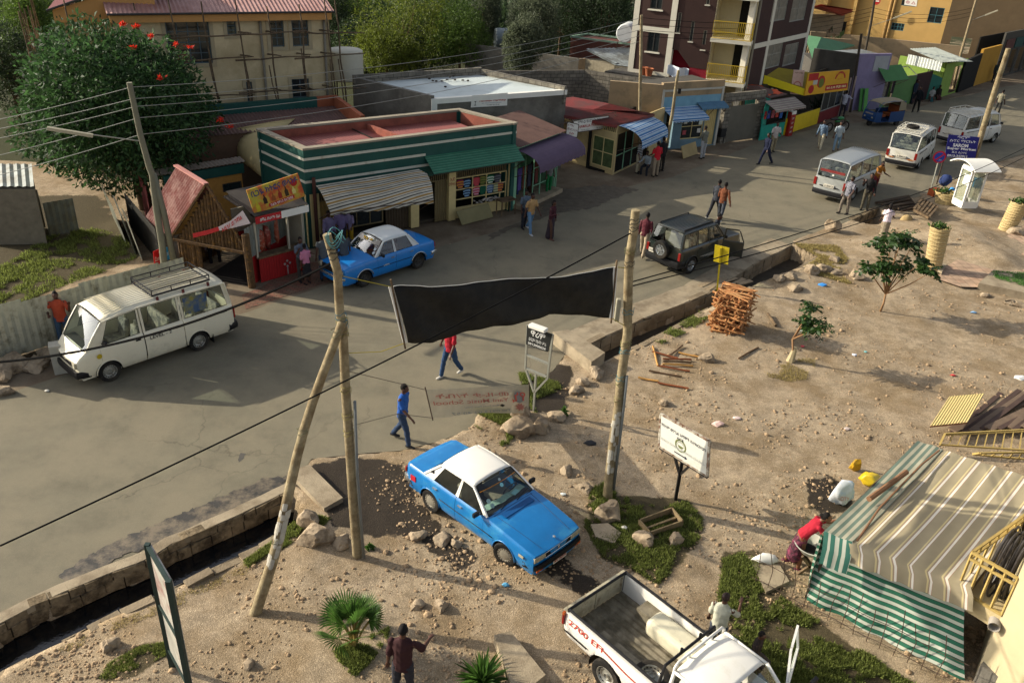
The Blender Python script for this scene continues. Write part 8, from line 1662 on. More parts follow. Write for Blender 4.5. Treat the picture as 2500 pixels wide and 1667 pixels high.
for i,e in((0,-.05),(-1,.06)):m.tube([P[i][0]+Fb.u*e-UP*.12,P[i][-1]+Fb.u*e+UP*.14],.02,6)
m.build('stick',WOOD,rb)
m=MB();m.tube([P[0][-1]-Fb.u*.05,onp(826,672,g1)],.008,5);m.tube([P[0][0]-Fb.u*.05,(P[0][0]+onp(860,858,g1))/2-UP*.1,onp(846,862,g1)],.007,5);m.tube([P[-1][-1]+Fb.u*.05,onp(1536,655,g2)],.008,5);m.tube([P[-1][0]+Fb.u*.05,onp(1533,800,g2)],.008,5);m.build('tie_rope',M('cord#9a8a2a','#9a8a2a'),rb)
# thin banner seen from its back (mirrored print)
flakes(p2,P2_,.16,.33,.112,18,5);g3=at(1300,1005);Ft=Fac(g1,g3);TP=lambda x,y:Ft.P(*Ft.uz(x,y));tt=[(1038,951),(1120,948),(1200,943),(1292,938.5)];bb=[(1057,1020),(1120,1013),(1200,1008),(1290,1006)]
rt=thing('banner','thin pale banner printed with mirrored red school lettering beside the small black sign','banner',TP(1170,980));P=[]
for i in range(25):
 t=i/24;a=TP(*ip(bb,t));b=TP(*ip(tt,t));P.append([a+(b-a)*s_+Ft.n*.05*math.sin(t*9)*(1-s_) for s_ in np.linspace(0,1,5)])
SHC=M('sheer_cloth','#b5ab93',.85,.08,4,alpha=.8);m=MB();m.grid(P);m.build('cloth',SHC,rt,smooth=True)
ux=P[-1][2]-P[0][2];uy=P[0][-1]-P[0][0];o_=P[0][0];W_=np.linalg.norm(ux);H_=np.linalg.norm(uy);IK=M('faded_red_ink','#a3685a',.8,.1,4);IG=M('faded_grey_ink','#7f807c',.8)
for s_,u,v,hh,ww,mt in(('መ-ዚ-ቃ ት/ቤት',.4,.78,.18,.7,IK),('Yani Music School',.38,.55,.15,.72,IK),('Music Dance Piano Guitar',.45,.34,.07,.35,IG),('Tel 0913 02 40 57',.45,.12,.1,.6,IG),('የኒ',.86,.62,.4,.16,M('faded_red2','#b5564a',.8))):txt(s_,o_+ux*u+uy*v+Ft.n*.06,ux,uy,hh*H_,mt,rt,width=ww*W_,mirror=True,bold=.01)
m=MB();m.add([o_+ux*.86+uy*.62+Ft.n*.052+unit(ux)*.27*math.cos(t)+unit(uy)*.22*math.sin(t)*1.0 for t in np.linspace(0,2*PI,24)[:-1]],[tuple(range(23))]);m.build('grey_disc',IG,rt)
m=MB();c_=o_+ux*.86+uy*.2+Ft.n*.055;m.add([c_+unit(ux)*(.3 if k%2 else .15)*math.cos(k*PI/8)+unit(uy)*(.16 if k%2 else .09)*math.sin(k*PI/8) for k in range(16)],[tuple(range(16))]);m.build('star_print',IK,rt)
m=MB();m.obox(o_+ux*.63+uy*.32+Ft.n*.058,ux*.03+uy*.06,ux*.03-uy*.06,Ft.n*.004);m.build('vent_hole',BK,rt)
m=MB()
for i in(0,-1):m.tube([P[i][0]-UP*.06,P[i][-1]+UP*.06],.014,6)
m.tube([P[0][-1],TP(930,925),onp(845,905,g1)],.006,4);m.tube([P[0][0],TP(970,1010),onp(857,1040,g1)],.006,4);m.build('rod_and_rope',STEEL,rt)
# small black sign
th=level(g3,(1287,794.5),(1348,816.7));SB=lambda x,y:onp(x,y,g3,th)
s4=[SB(1284,840),SB(1337,859.5),SB(1348,816.7),SB(1287,794.5)];r,a_,ux,uy,n_=sign('sign_board','small black sign with white hand lettering on a ladder-like pipe frame',s4,M('black_board','#1b1d1b',.6,.1,3),.03,'sign',[('ዋሪም',.52,.7,.3,'#c9c9c4',.65,.02),('ወፍጮ የፅዳት ሥራ',.52,.36,.2,'#c9c9c4',.8,.0),('0913900624',.5,.12,.13,'#c9c9c4',.8,.02)])
m=MB();GP=M('pipe_galv','#8f8f83',.5,.12,5,metal=.3)
for p_,q_ in(((1287,794),(1281,898)),((1348,817),(1335,925)),((1283,867),(1337,889)),((1282,900),(1335,922)),((1281,898),(1302,958)),((1335,925),(1304,958)),((1307,912),(1301,1008))):
 a,b=SB(*p_),SB(*q_)
 if q_==(1301,1008):b[2]=-.05
 m.bar(a-n_*.03,b-n_*.03,.05)
m.build('pipe_frame',GP,r);m=MB();m.box(a_+ux*.5+uy*1.08,(.5,.18,.1),th);m.build('lamp_cover',WHITE,r,bevel=.02)
# church sign
g4=at(1661.7,1235.7);th=level(g4,z(11,1485,760),z(11,1918,1000));s4=[onp(*z(11,x,y),g4,th) for x,y in((1475,1045),(1898,1310),(1918,1000),(1487,760))]
r,a_,ux,uy,n_=sign('sign_board','white church sign with rusty edges, round emblem and an arrow on a black post',s4,M('church_white','#d3d2c6',.6,.05,3,c2='#b9b6a4',s2=2,t2=.62),.04,'sign',[('የሰላም ወንጌል አማኞች ቤተክርስቲያን',.5,.74,.11,'#2a2a3a',.92,.008),('ላፍቶ',.44,.6,.1,'#2a2a3a',.14,.01),('PEACE GOSPEL BELIVERS CHURCH',.5,.3,.07,'#aeb0aa',.92)])
m=MB();
for k in(0,1):
 P=[[a_+ux*.45+uy*.42+n_*(.004+.002*k)+unit(ux)*q*math.cos(t)+unit(uy)*q*math.sin(t) for q in((.12,.155) if k==0 else(.0,.07))] for t in (np.linspace(0,2*PI,26) if k==0 else np.linspace(PI,2*PI,14))];m.grid(P)
for k in range(9):
 t=PI*k/8;m.obox(a_+ux*.45+uy*.42+n_*.004+unit(ux)*.075*math.cos(t)+unit(uy)*.075*math.sin(t),unit(ux)*.045*math.cos(t)+unit(uy)*.045*math.sin(t),(unit(uy)*math.cos(t)-unit(ux)*math.sin(t))*.008,n_*.002)
m.build('round_emblem',M('emblem_olive','#6e7448',.6,.2,8),r)
m=MB();m.obox(a_+ux*.33+uy*.13+n_*.004,ux*.22,uy*.035,n_*.003);m.add([a_+ux*.55+uy*.1+n_*.005,a_+ux*.6+uy*.145+n_*.005,a_+ux*.55+uy*.2+n_*.005],[(0,1,2)]);m.build('arrow',M('arrow_navy','#1b2338',.6),r)
RU=M('rusty_edge','#6a4a34',.8,.35,9,c2='#b9b3a2',s2=7,t2=.5);m=MB();c4=s4
for p,q in((c4[0],c4[1]),(c4[1],c4[2]),(c4[2],c4[3]),(c4[3],c4[0])):m.bar(p-n_*.02,q-n_*.02,.05)
m.build('rusty_frame',RU,r);m=MB();md=(c4[0]+c4[1])/2-n_*.05;md=md+unit(ux)*-.05-n_*.03;ft=V3((md[0],md[1],-.05));m.bar(md+UP*.1,ft,.07);m.bar(c4[0]*.7+c4[1]*.3-n_*.05,md-UP*.45,.05);m.bar(c4[0]*.35+c4[1]*.65-n_*.05,md-UP*.45,.05);m.bar(c4[0]-n_*.06-UP*.04,c4[1]-n_*.06-UP*.04,.07);m.build('post',M('black_steel','#1d1a18',.6,.2,6),r)
# edge-on billboard at lower left
gA=at(447,1629);hT=above(360,1332,gA);tn=at(412,1421,hT);tf=onp(360,1332,gA);tf[2]=hT;hb=.55
r=thing('billboard','tall painted billboard seen almost edge-on at the lower left','billboard',gA);d_=tn-tf;d_[2]=0;nn=unit(V3((-d_[1],d_[0],0)))
m=MB();m.obox(V3((tf[0],tf[1],hb)),d_,UP*(hT-hb),nn*.06);m.build('panel',M('billboard_paint','#a9a79c',.5,.35,1.2,c2='#7a3a34',s2=1.1,t2=.55),r)
m=MB()
for p in(tf,tn):m.bar(V3((p[0],p[1],-.05)),V3((p[0],p[1],hT+.04)),.08)
for hh in(hb,hT,1.6):m.bar(V3((tf[0],tf[1],hh)),V3((tn[0],tn[1],hh)),.06)
m.build('frame',M('dark_green_steel','#1c302c',.6,.2,6),r)
# yellow sign, saromm sign, no parking
YM=M('yellow_board','#b8a51c',.5,.08,3);g5=at(1751,707);r=thing('sign_board','blank yellow folded metal sign on a yellow post behind the firewood stack','sign',g5);th=level(g5,z(7,1970,715),z(7,2030,728))
m=MB()
for a,b,c,d in(((1957,860),(2022,875),(2033,728),(1970,713)),((2022,875),(2085,890),(2100,747),(2033,728))):
 P=[onp(*z(7,*q),g5,th) for q in(a,b,c,d)];m.obox(P[0],P[1]-P[0],P[3]-P[0],unit(np.cross(P[1]-P[0],P[3]-P[0]))*-.03)
m.build('panel',YM,r);m=MB();m.bar(onp(*z(7,2025,740),g5)+UP*0,V3((g5[0],g5[1],-.05)),.06);m.build('post',YM,r)
g6=at(2308,452);th=level(g6,z(4,1690,1180),z(4,1958,1205));s4=[onp(*z(4,x,y),g6,th) for x,y in((1648,1385),(1915,1405),(1958,1212),(1685,1188))]
r,a_,ux,uy,n_=sign('sign_board','royal blue supermarket sign with white lettering behind the phone booth',s4,M('sign_royal','#1c1f6e',.5,.06,3),.03,'sign',[('ሳሮም',.5,.92,.13,'#d8d8dc',.4,.01),('ሱፐር ማርኬት',.5,.75,.13,'#d8d8dc',.85,.01),('SAROM',.45,.56,.15,'#e2e2e2',.5,.04),('Super Market',.5,.4,.14,'#e2e2e2',.95,.03),('ጁስ ሴንተር',.45,.24,.11,'#d8d8dc',.5,.01),('0913-342911',.4,.08,.11,'#e2e2e2',.65,.03)])
m=MB()
for q in(s4[0],s4[1]):m.bar(q-n_*.05+UP*.8,V3((q[0],q[1],-.03)),.05)
m.build('post',STEEL,r)
g7=at(*z(8,1515,270));c=onp(*z(4,1603,1387),g7);th=level(g6,z(4,1690,1180),z(4,1958,1205));uu_=V3((math.cos(th),math.sin(th),0));nn=V3((uu_[1],-uu_[0],0));r=thing('road_sign','round no parking sign, blue with a red ring, on a thin grey post','sign',g7);ra_=.3
disc=lambda rr,off:[c+nn*off+uu_*rr*math.cos(t)+UP*rr*math.sin(t) for t in np.linspace(0,2*PI,28)[:-1]]
m=MB();m.add(disc(ra_,0),[tuple(range(27))]);m.build('rim',M('sign_red_b','#b81c34',.5),r);m=MB();m.add(disc(ra_*.76,.006),[tuple(range(27))]);m.build('face',M('sign_blue_b','#1f3f9c',.5),r);m=MB();m.obox(c+nn*.008-(uu_+UP)*.19+(uu_-UP)*-.02,(uu_+UP)*.38,(uu_-UP)*.045,nn*.004);m.build('red_bar',M('sign_red_b','#b81c34'),r);m=MB();m.bar(c-nn*.03+UP*.1,V3((g7[0],g7[1],-.03)),.05);m.build('post',GP,r)
txt('END',c+nn*.012+uu_*.07-UP*.14,uu_,UP,.05,WHITE,r,width=.12)
# other poles
def lamp(r,base,tip,l0,l1):
 m=MB();m.tube([base,tip],.02,6);m.build('lamp_arm',GP,r);m=MB();m.bar(l0,l1,.16,.09);m.build('lamp_head',M('lamp_white','#a39c84',.6,.1,3),r,bevel=.03)
g8=at(404,690);p3,P3=npole('grey concrete utility pole with a fluorescent street lamp before the flowering tree',[(405,690),(396,599),(382,511),(372,428),(365,410),(342,327),(315.6,202)],.12,.085,g8,mat=CONP)
m=MB();m.tube([onp(432,672,g8),onp(400,520,g8),onp(375,425,g8)],[.11,.1,.09],8);m.build('brace',CONP,p3,smooth=True)
lamp(p3,onp(*z(1,1230,1245),g8),onp(*z(1,820,1190),g8),onp(*z(1,820,1198),g8),onp(*z(1,415,1132),g8))
g9=at(*z(3,1300,1440));p4,P4=npole('thin wooden pole rising behind the blue striped awning',[z(3,1302,1440),z(3,1310,800),z(3,1318,450),z(3,1322,135)],.09,.07,g9)
g10=at(*z(3,1515,1430));p5,P5=npole('leaning thin pole at the tan shop with a small black box',[z(3,1515,1430),z(3,1595,1000),z(3,1635,700),z(3,1650,622)],.09,.07,g10);m=MB();m.box(onp(*z(3,1640,805),g10)+V3((.1,0,0)),(.14,.12,.25));m.build('meter_box',BLACKP,p5)
g11=at(*z(4,815,990));p6,P6=npole('dark pole standing in front of the lilac wall',[z(4,815,990),z(4,870,600),z(4,915,300)],.1,.08,g11,mat=M('dark_pole','#3c352d',.9,.2,5))
g12=at(*z(4,870,700),0);p7,P7=npole('tall dark lamp pole rising behind the lilac shop',[z(4,900,640),z(4,945,470),z(4,1000,200),z(4,1040,-60)],.1,.08,at(*z(4,905,480),0)*.78,mat=M('dark_pole','#3c352d'));gq=at(*z(4,905,480),0)*.78;lamp(p7,onp(*z(4,1005,230),gq),onp(*z(4,1200,165),gq),onp(*z(4,1195,165),gq),onp(*z(4,1358,103),gq))
gw=at(*z(4,1760,790),0);p8,P8=npole('pale lamp pole at the end of the lime kiosk',[z(4,1720,790),z(4,1790,480),z(4,1870,200),z(4,1935,-30)],.12,.09,gw,mat=M('pale_pole','#85765a',.85,.15,5));lamp(p8,onp(*z(4,1893,178),gw),onp(*z(4,2010,135),gw),onp(*z(4,2005,137),gw),onp(*z(4,2118,93),gw))
gl=at(2368,430);p9,P9=npole('thick wooden pole leaning right behind the phone booth',[(2366,430),(2381.6,376.5),(2410,282),(2437,195),(2462,119)],.17,.12,gl);lash(p9,P9,(.25,.45,.8),'#6a6a50',.17,9)
WR=M('wire_black','#0c0c0c',.8,spec=.1);WL=M('wire_pale','#8b8c84',.5,.1,3)
def wire(label,a,b,sag,r_=.012,mat=None,cat='cable',group='overhead wires'):
 a,b=V3(a),V3(b);m=MB();m.tube([a+(b-a)*t-UP*sag*4*t*(1-t) for t in np.linspace(0,1,24)],r_,5);return tag(m.build('cable',mat or WR),label,cat,group)
for k,(y0,xl,yl) in enumerate(((770,0,1018),(872,0,1098),(940,0,1180),(1040,0,1328),(1185,0,1500))):
 a=onp(*z(1,1160+k*22,y0),g8);b=onp(*z(1,-1500,yl+ (yl-y0)*1.2),at(0,640));wire(['top','second','third','fourth','lowest'][k]+' wire running left from the concrete pole',a,b,.15,.011,WL)
 c=P4[-1]-UP*(.12+.28*k);wire(['top','second','third','fourth','lowest'][k]+' wire running right from the concrete pole to the thin pole',a,c,.5,.011,WL)
for k in range(4):wire(['top','second','third','bottom'][k]+' wire between the thin pole and the dark lamp pole',P4[-1]-UP*(.12+.28*k),P7[-1]-UP*(1.0+.3*k),.6,.012,WR)
for k in range(3):wire(['top','middle','bottom'][k]+' wire between the dark lamp pole and the pale lamp pole',P7[-1]-UP*(1.0+.3*k),P8[-1]-UP*(.8+.3*k),.5,.012,WR)
# near diagonal cables: pinned at both poles, leaving the frame
D=ray(*(0,1332));ca=V3((0,0,CH))+D*11.5
pA=onp(1548,565,g2);wire('long thin black cable crossing the picture from lower left to the right pole',ca,pA,.12,.014,group='near cables')
D=ray(-20,885);cb_=V3((0,0,CH))+D*15.;wire('thick twisted black cable from the main pole past the cream minibus',cb_,P1[-2]+V3((-.1,0,.15)),.35,.024,group='near cables')
D=ray(2600,500);wire('upper thin wire from the right pole over the silver minibus',onp(1536,690,g2),V3((0,0,CH))+ray(2620,300)*46,.6,.014,group='near cables')
wire('lower thin wire from the right pole over the silver minibus',onp(1536,700,g2),V3((0,0,CH))+ray(2620,318)*46,.75,.014,group='near cables')
# ---------------- small objects ----------------
FW=M('split_wood','#b58c5c',.85,.35,3,c2='#9a5c33',s2=2.2,t2=.5)
def stickmesh(seed,L,w_):
 rg=random.Random(seed);m=MB();P=[V3((-L/2+L*i/4,rg.uniform(-.02,.02),rg.uniform(-.012,.012))) for i in range(5)]
 m.tube(P,[w_*rg.uniform(.6,1),w_,w_*rg.uniform(.8,1.1),w_*.9,w_*rg.uniform(.4,.8)],4+seed%2);return m
SM=[stickmesh(i,.95+.06*(i%4),.026+.008*(i%3)).build('firewood_stick',FW) for i in range(6)]
c=at(1775,806);hst=above(1800,700,c);th0=R(-32);q=0
for lay in range(int(hst*.94/.062)):
 for j in range(8):
  o=SM[q%6] if q<6 else SM[q%6].copy()
  if q>=6:link(o)
  a=th0+(PI/2 if lay%2 else 0)+rnd.uniform(-.24,.24);off=(j-3.5)*.13+rnd.uniform(-.05,.05);n_=V3((-math.sin(a),math.cos(a),0))
  o.location=c+n_*off+UP*(.03+.062*lay+rnd.uniform(0,.012))+V3((rnd.uniform(-.12,.12)+.004*lay,rnd.uniform(-.1,.1),0));o.rotation_euler=(rnd.uniform(0,6),rnd.uniform(-.08,.08),a);tag(o,'split firewood stick in the tall cross-laid stack below the yellow sign','firewood','firewood stacked crosswise');q+=1
loose=[((1420,180),(1465,350),'upright pale stick at the left of the loose firewood'),((1415,230),(1640,285),'reddish brown split board lying across the loose firewood'),((1580,255),(1680,175),'short stick pointing away from the loose firewood'),((1645,235),(1840,280),'pale yellow stick at the right of the loose firewood'),((1510,290),(1760,300),'grey twig among the loose firewood'),((1510,312),(1760,325),'dark round stick among the loose firewood'),((1505,340),(1775,355),'ochre split stick among the loose firewood'),((1470,358),(1745,400),'bent brown branch below the loose firewood'),((1385,395),(1675,445),'pale sawn lath lying alone below the firewood'),((1290,455),(1470,490),'thin brown branch left of the orange plank'),((1465,500),(1735,555),'orange sawn plank lying alone on the dirt'),((2175,290),(2348,195),'dark branch beside a flat stone right of the firewood')]
for i,(a,b,l) in enumerate(loose):
 p,q_=az(11,*a),az(11,*b);h=gz(*p[:2])+.05;m=MB();m.tube([V3((p[0]+(q_[0]-p[0])*t,p[1]+(q_[1]-p[1])*t,h+.01*math.sin(5*t+i))) for t in np.linspace(0,1,5)],.03,5);tag(m.build('firewood_stick',M('fw%d'%(i%3),['#b08448','#7a4426','#57432f'][i%3],.85,.25,5)),l,'firewood','loose firewood on the dirt')
m=MB();P0=az(8,85,1340);P1=az(8,155,1445);m.tube([P0+UP*.08,P1+UP*.08],.05,7);tag(m.build('stick',WOOD),'grey stake lying right of the firewood stack','stick')
for i,(x0,y0,x1,y1) in enumerate(((1840,1080,2010,1000),(1900,1110,2060,1010),(1990,1090,2170,1010),(2080,1060,2230,1015),(2180,1060,2290,1030))):
 p,q_=az(7,x0,y0,.04),az(7,x1,y1,.04);m=MB();m.bar(p,q_,.2,.035);tag(m.build('plank',M('grey_plank','#8a7a62',.85,.2,4)),['first','second','third','fourth','last'][i]+' grey plank from the left bridging the dry drain','plank','planks across the drain')
# planter frame
PW=M('old_planter_wood','#7c6b4f',.9,.25,6);pc=[az(15,x,y,.25) for x,y in((1205,228),(1480,125),(1575,238),(1300,335))];r=thing('planter','broken wooden planter frame lying in the grass below the church sign','planter',pc[0]*V3((1,1,0)))
for i in range(4):
 a,b=pc[i],pc[(i+1)%4];m=MB();m.obox(a*V3((1,1,0)),(b-a),unit(np.cross(b-a,UP))*.03,UP*.26);m.build('board',PW,r)
m=MB();m.bar((pc[0]+pc[3])/2-UP*.1,(pc[1]+pc[2])/2-UP*.1,.05);m.build('cross_board',PW,r)
# baskets
WK=stripes('wicker',.07,[(0,'#b59f6e'),(.6,'#7a6440'),(.75,'#c4af80')],'Y',.85)
def basket(label,base,top,r0,r1,n='tree_guard'):
 g=at(*base);T=onp(*top,g);r=thing(n,label,'basket',g);B=V3((g[0],g[1],gz(*g[:2]) if g[1]<38 else 0));P=[]
 for i in range(25):
  t=i/24;c_=B+(T-B)*t;P.append([c_+V3(((r0+(r1-r0)*t+.018*(i%2))*math.cos(a),(r0+(r1-r0)*t+.018*(i%2))*math.sin(a),.02*math.sin(6*a+i))) for a in np.linspace(0,2*PI,25)])
 m=MB();m.grid(P);
 for i in range(len(m.uv)):m.uv[i]=(m.uv[i][1],m.uv[i][0])
 m.build('wicker_wall',WK,r).modifiers.new('s','SOLIDIFY').thickness=.02
 rg=np.random.default_rng(3);C=T+rg.normal(0,r1*.35,(90,3))*[1,1,.3];leafmesh('foliage',C,rg.normal(0,1,(90,3))+[0,0,1.5],.16,LEAF1,r,seed=1);return r
LEAF1=M('leaf_green','#3f5a24',.5,.45,leaf=True,spec=.5)
basket('tall woven tree guard on a block behind the small leafy tree',z(8,1535,950),z(8,1610,560),.27,.33)
basket('tall woven tree guard leaning over the pink paving at the right edge',z(8,2185,595),z(8,2320,340),.3,.36)
m=MB();m.prism([at(*z(8,x,y)) for x,y in((1480,925),(1610,1000),(1650,930),(1540,870))],-.1,.22);tag(m.build('stone_block',CONC,bevel=.02),'tilted concrete block under the left woven tree guard','block')
basket('squat open basket full of goods beside the phone booth',z(8,1650,350),z(8,1660,250),.42,.45,'basket')
g=az(8,1300,520);m=MB();m.rock(g+UP*.18,(.3,.25,.28),8,2,.4);tag(m.build('straw_basket',M('straw','#a08a60',.9,.2,9),smooth=True),'slumped straw basket on the dirt near the pallets','basket')
for k in range(3):
 pc=[az(8,x,y-0,.14+.2*k) for x,y in((1370,395),(1500,465),(1580,370),(1440,300))];pc=[p+V3((.03*k,0,0)) for p in pc];r=thing('pallet',['bottom','middle','top'][k]+' wooden pallet of the stack by the drain pit','pallet',pc[0]*V3((1,1,0)),group='stacked pallets')
 for i in range(6):
  t=i/5;a=pc[0]+(pc[1]-pc[0])*t;b=pc[3]+(pc[2]-pc[3])*t;m=MB();m.bar(a,b,.09,.02);m.build('slat',WOOD,r)
 for i in range(3):
  t=i/2;a=pc[0]+(pc[3]-pc[0])*t-UP*.07;b=pc[1]+(pc[2]-pc[1])*t-UP*.07;m=MB();m.bar(a,b,.06,.1);m.build('bearer',WOOD,r)
for i in range(9):
 p,q_=az(8,1040+i*28,345+i*9-(i%2)*12,.12+.05*(i%3)),az(8,1330+i*9,285+i*13,.12+.05*(i%3));m=MB();m.tube([p,(p+q_)/2+UP*.02,q_],.06,7);tag(m.build('log_pole',M('dark_log','#4a3d30',.9,.25,5)),'dark round timber pole lying in the heap over the drain pit','timber','timber poles over the drain pit')
# phone booth
b0,b1=at(2322,506),at(2360,527);ub=unit(b1-b0);vb=V3((-ub[1],ub[0],0));ub=ub;wB=.72;r=thing('phone_booth','white framed glass phone booth with an arched roof on the dirt mound','phone booth',b0);zb0=.25
HB=above(*z(4,1850,1440),b0)-.15
m=MB();c4=[b0,b0+ub*wB,b0+ub*wB+vb*wB,b0+vb*wB]
for p in c4:m.bar(p+UP*zb0,p+UP*HB,.09)
for i in range(4):
 a,b=c4[i],c4[(i+1)%4];m.bar(a+UP*(zb0+.1),b+UP*(zb0+.1),.08,.3);m.bar(a+UP*HB,b+UP*HB,.09,.2)
m.build('frame',WHITE,r)
m=MB();
for i in(0,1,2):a,b=c4[i],c4[(i+1)%4];m.quad(a+UP*(zb0+.25),b+UP*(zb0+.25),b+UP*(HB-.1),a+UP*(HB-.1))
m.build('glass_panel',M('milky_glass','#9fa58c',.15,.15,3,alpha=.55,spec=.7),r)
m=MB();cc=b0+ub*wB/2;P=[[cc+ub*x-vb*.35+UP*(HB+.1+.3*(1-(x/.95)**2)) ,cc+ub*x+vb*(wB+.25)+UP*(HB+.1+.3*(1-(x/.95)**2))] for x in np.linspace(-.95,.95,15)];m.grid(P);m.build('arched_roof',WHITE,r).modifiers.new('s','SOLIDIFY').thickness=.05
m=MB();a=b0+ub*.25-vb*.02+UP*(zb0+1.0);m.quad(a,a+ub*.45,a+ub*.45+UP*.5,a+UP*.5);m.build('paper_notice',M('paper_notice','#c5c7bd',.8,.3,9),r)
m=MB();m.box(b0+ub*.5+vb*.6+UP*(zb0+1.1),(.3,.25,.45));m.build('telephone',M('blue_phone','#1f7fa8',.5),r)
tag(MB().box(az(8,1560,250,.2),(.5,.35,.35),.4).build('crate',M('orange_crate','#9a4a22',.8,.2,9)),'orange wooden crate behind the squat basket','crate')
tag(MB().rock(az(8,1715,235,.4),(.25,.2,.2),4,2,.4).build('plastic_bag',M('blue_bag','#3a8fd0',.5,.15,9),smooth=True),'bright blue plastic bag on the squat basket','bag')
tag(MB().rock(az(8,1660,140,.8),(.35,.3,.35),5,2,.5).build('cloth_bundle',M('navy_cloth','#2b3a66',.9,.2,9),smooth=True),'navy cloth bundle hanging beside the sign post','cloth')
for i,(k,x,y,s_,c1,l) in enumerate(((8,565,1095,.2,'#3f8fd8','blue plastic bag in the rubble by the drain'),(8,1905,1315,.13,'#7fa6c8','pale blue plastic scrap on the dirt at right'),(12,850,245,.1,'#d5d8e0','small white leaflet with blue stripes on the dirt'),(12,390,180,.1,'#c04a50','pink red wrapper in the tree shade'),(12,1720,430,.09,'#c04040','red and white packet on the pale dirt'),(12,950,215,.07,'#6fb0b0','teal scrap beside the white leaflet'),(11,870,1030,.18,'#2a2a2c','black rag lying on the dirt by the pole'),(11,2000,870,.2,'#c8aaa0','crumpled pinkish paper near the church sign'),(11,2160,810,.14,'#cdb8b0','torn pinkish paper strip near the crumpled one'),(15,1085,320,.12,'#d5d2c8','white slipper lying in the grass'),(15,115,790,.1,'#4f8fb0','teal blue scrap in the pole shadow left of the pickup'),(15,585,35,.09,'#d5dad5','small white scrap beside the taxi windscreen'),(9,415,560,.08,'#c9c5b8','white scrap on the road before the cream minibus'),(12,785,905,.12,'#b8a8a0','pale crumpled rag amid the rubble at right'),(12,2320,450,.25,'#d8d8d4','white cloth lying at the right edge by the stones'))):
 p=az(k,x,y);m=MB();zz_=gz(*p[:2]) if k!=9 else 0;m.rock(V3((p[0],p[1],zz_+.03)),(s_,s_*.7,s_*.3),i+2,1,.5);tag(m.build('litter',M('lit'+c1,c1,.7,.15,9)),l,'litter')
# sack and bags by the tarp stall
g=at(2050,1228);m=MB();m.rock(g+UP*.32,(.25,.2,.38),3,3,.5);r=tag(m.build('sack',M('white_sack','#b9bcbe',.8,.1,7,c2='#8fa3c0',s2=7,t2=.6),smooth=True),'bulging white flour sack with blue print beside the striped stall','sack')
txt('CITY',g+V3((-.02,-.215,.3)),(1,0,.0),(0,.25,1),.09,M('sack_red','#a8584a'),None,name='lettering',width=.2).parent=r
m=MB();m.rock(at(2120,1185)+UP*.2,(.3,.22,.2),5,3,.5);tag(m.build('plastic_bag',M('yellow_bag','#c2a51a',.4,.2,9,spec=.6),smooth=True),'shiny yellow plastic bag heaped behind the white sack','bag')
m=MB();m.rock(at(2085,1150)+UP*.2,(.14,.1,.18),6,2,.5);tag(m.build('plastic_bag',M('ochre_bag','#a8821a',.4,.2,9)),'small ochre bag standing by the larger yellow bag','bag')
# striped stall
TC=[at(*p,h) for p,h in(((2011,1298),1.75),((2240,1077),1.9),((2560,1180),1.95),((2370,1435),1.75))]
BGS=stripes('beige_stripes',.31,[(0,'#9a8f74'),(.5,'#c9b98a'),(.6,'#9a8f74'),(.66,'#a87a60'),(.68,'#dcd7c8'),(.82,'#a87a60'),(.84,'#9a8f74')],'X',.7,dirt=.15);GWS=stripes('green_white_stripes',.155,[(0,'#2c6a52'),(.5,'#bcc1b2'),(.93,'#1d3a2e')],'Y',.7,dirt=.35);GW2=stripes('green_white_upright',.155,[(0,'#35685a'),(.55,'#b0b3a4')],'X',.7,dirt=.35)
r=thing('market_stall','market stall tented with beige and green striped tarpaulin at the lower right','stall',TC[0]*V3((1,1,0)))
lf,rt_=V3(TC[0]),V3(TC[1]);P=[];nu=34
for i in range(nu+1):
 u=i/nu;a=TC[0]*(1-u)+TC[3]*u;b=TC[1]*(1-u)+TC[2]*u;row=[]
 for v in np.linspace(0,1,11):row.append(a+(b-a)*v+UP*(-.05*math.sin(PI*v)-.05*math.sin(PI*u)*math.sin(PI*v)+.012*math.sin(u*40+v*9)))
 P.append(row)
k0=6
m=MB();m.grid([[r_[0]-UP*.36+V3((.04,-.2+.03*math.sin(i*1.1),0)),r_[0]-UP*.1+V3((.02,-.12,0))]+r_ for i,r_ in enumerate(P[k0:])]);m.build('beige_roof_sheet',BGS,r,smooth=True)
m=MB();m.grid([[r_[0]-UP*.6+V3((-.03,-.22+.03*math.sin(i*2.1),0)),r_[0]-UP*.25+V3((-.02,-.16,0)),r_[0]+UP*.015] for i,r_ in enumerate(P[:k0+2])]);m.build('green_flap',GW2,r,smooth=True)
m=MB();m.grid([[q_+UP*.015 for q_ in r_] for r_ in P[:k0+2]]);m.build('faded_roof_sheet',stripes('faded_green_stripes',.13,[(0,'#667668'),(.5,'#a8a48e')],'X',.7,dirt=.3),r,smooth=True)
FT=[TC[0]*V3((1,1,0))+V3((0,.0,0)),TC[3]*V3((1,1,0))+V3((.35,-.1,0))];a0,a1=at(*z(16,400,900)),at(*z(16,1700,1560))
P=[]
for i in range(30):
 u=i/29;tp=(TC[0]*(1-u)+TC[3]*1.0*u)-UP*.12+V3((0,.08,0));bt=a0*(1-u)+a1*u;row=[]
 for v in np.linspace(0,1,9):row.append(tp*(1-v)+bt*v+V3((0,.1*math.sin(PI*v)+.04*math.sin(u*22+v*3)*v,.03*math.sin(u*17)*v)))
 P.append(row)
m=MB();m.grid(P);m.build('front_tarp',GWS,r,smooth=True)
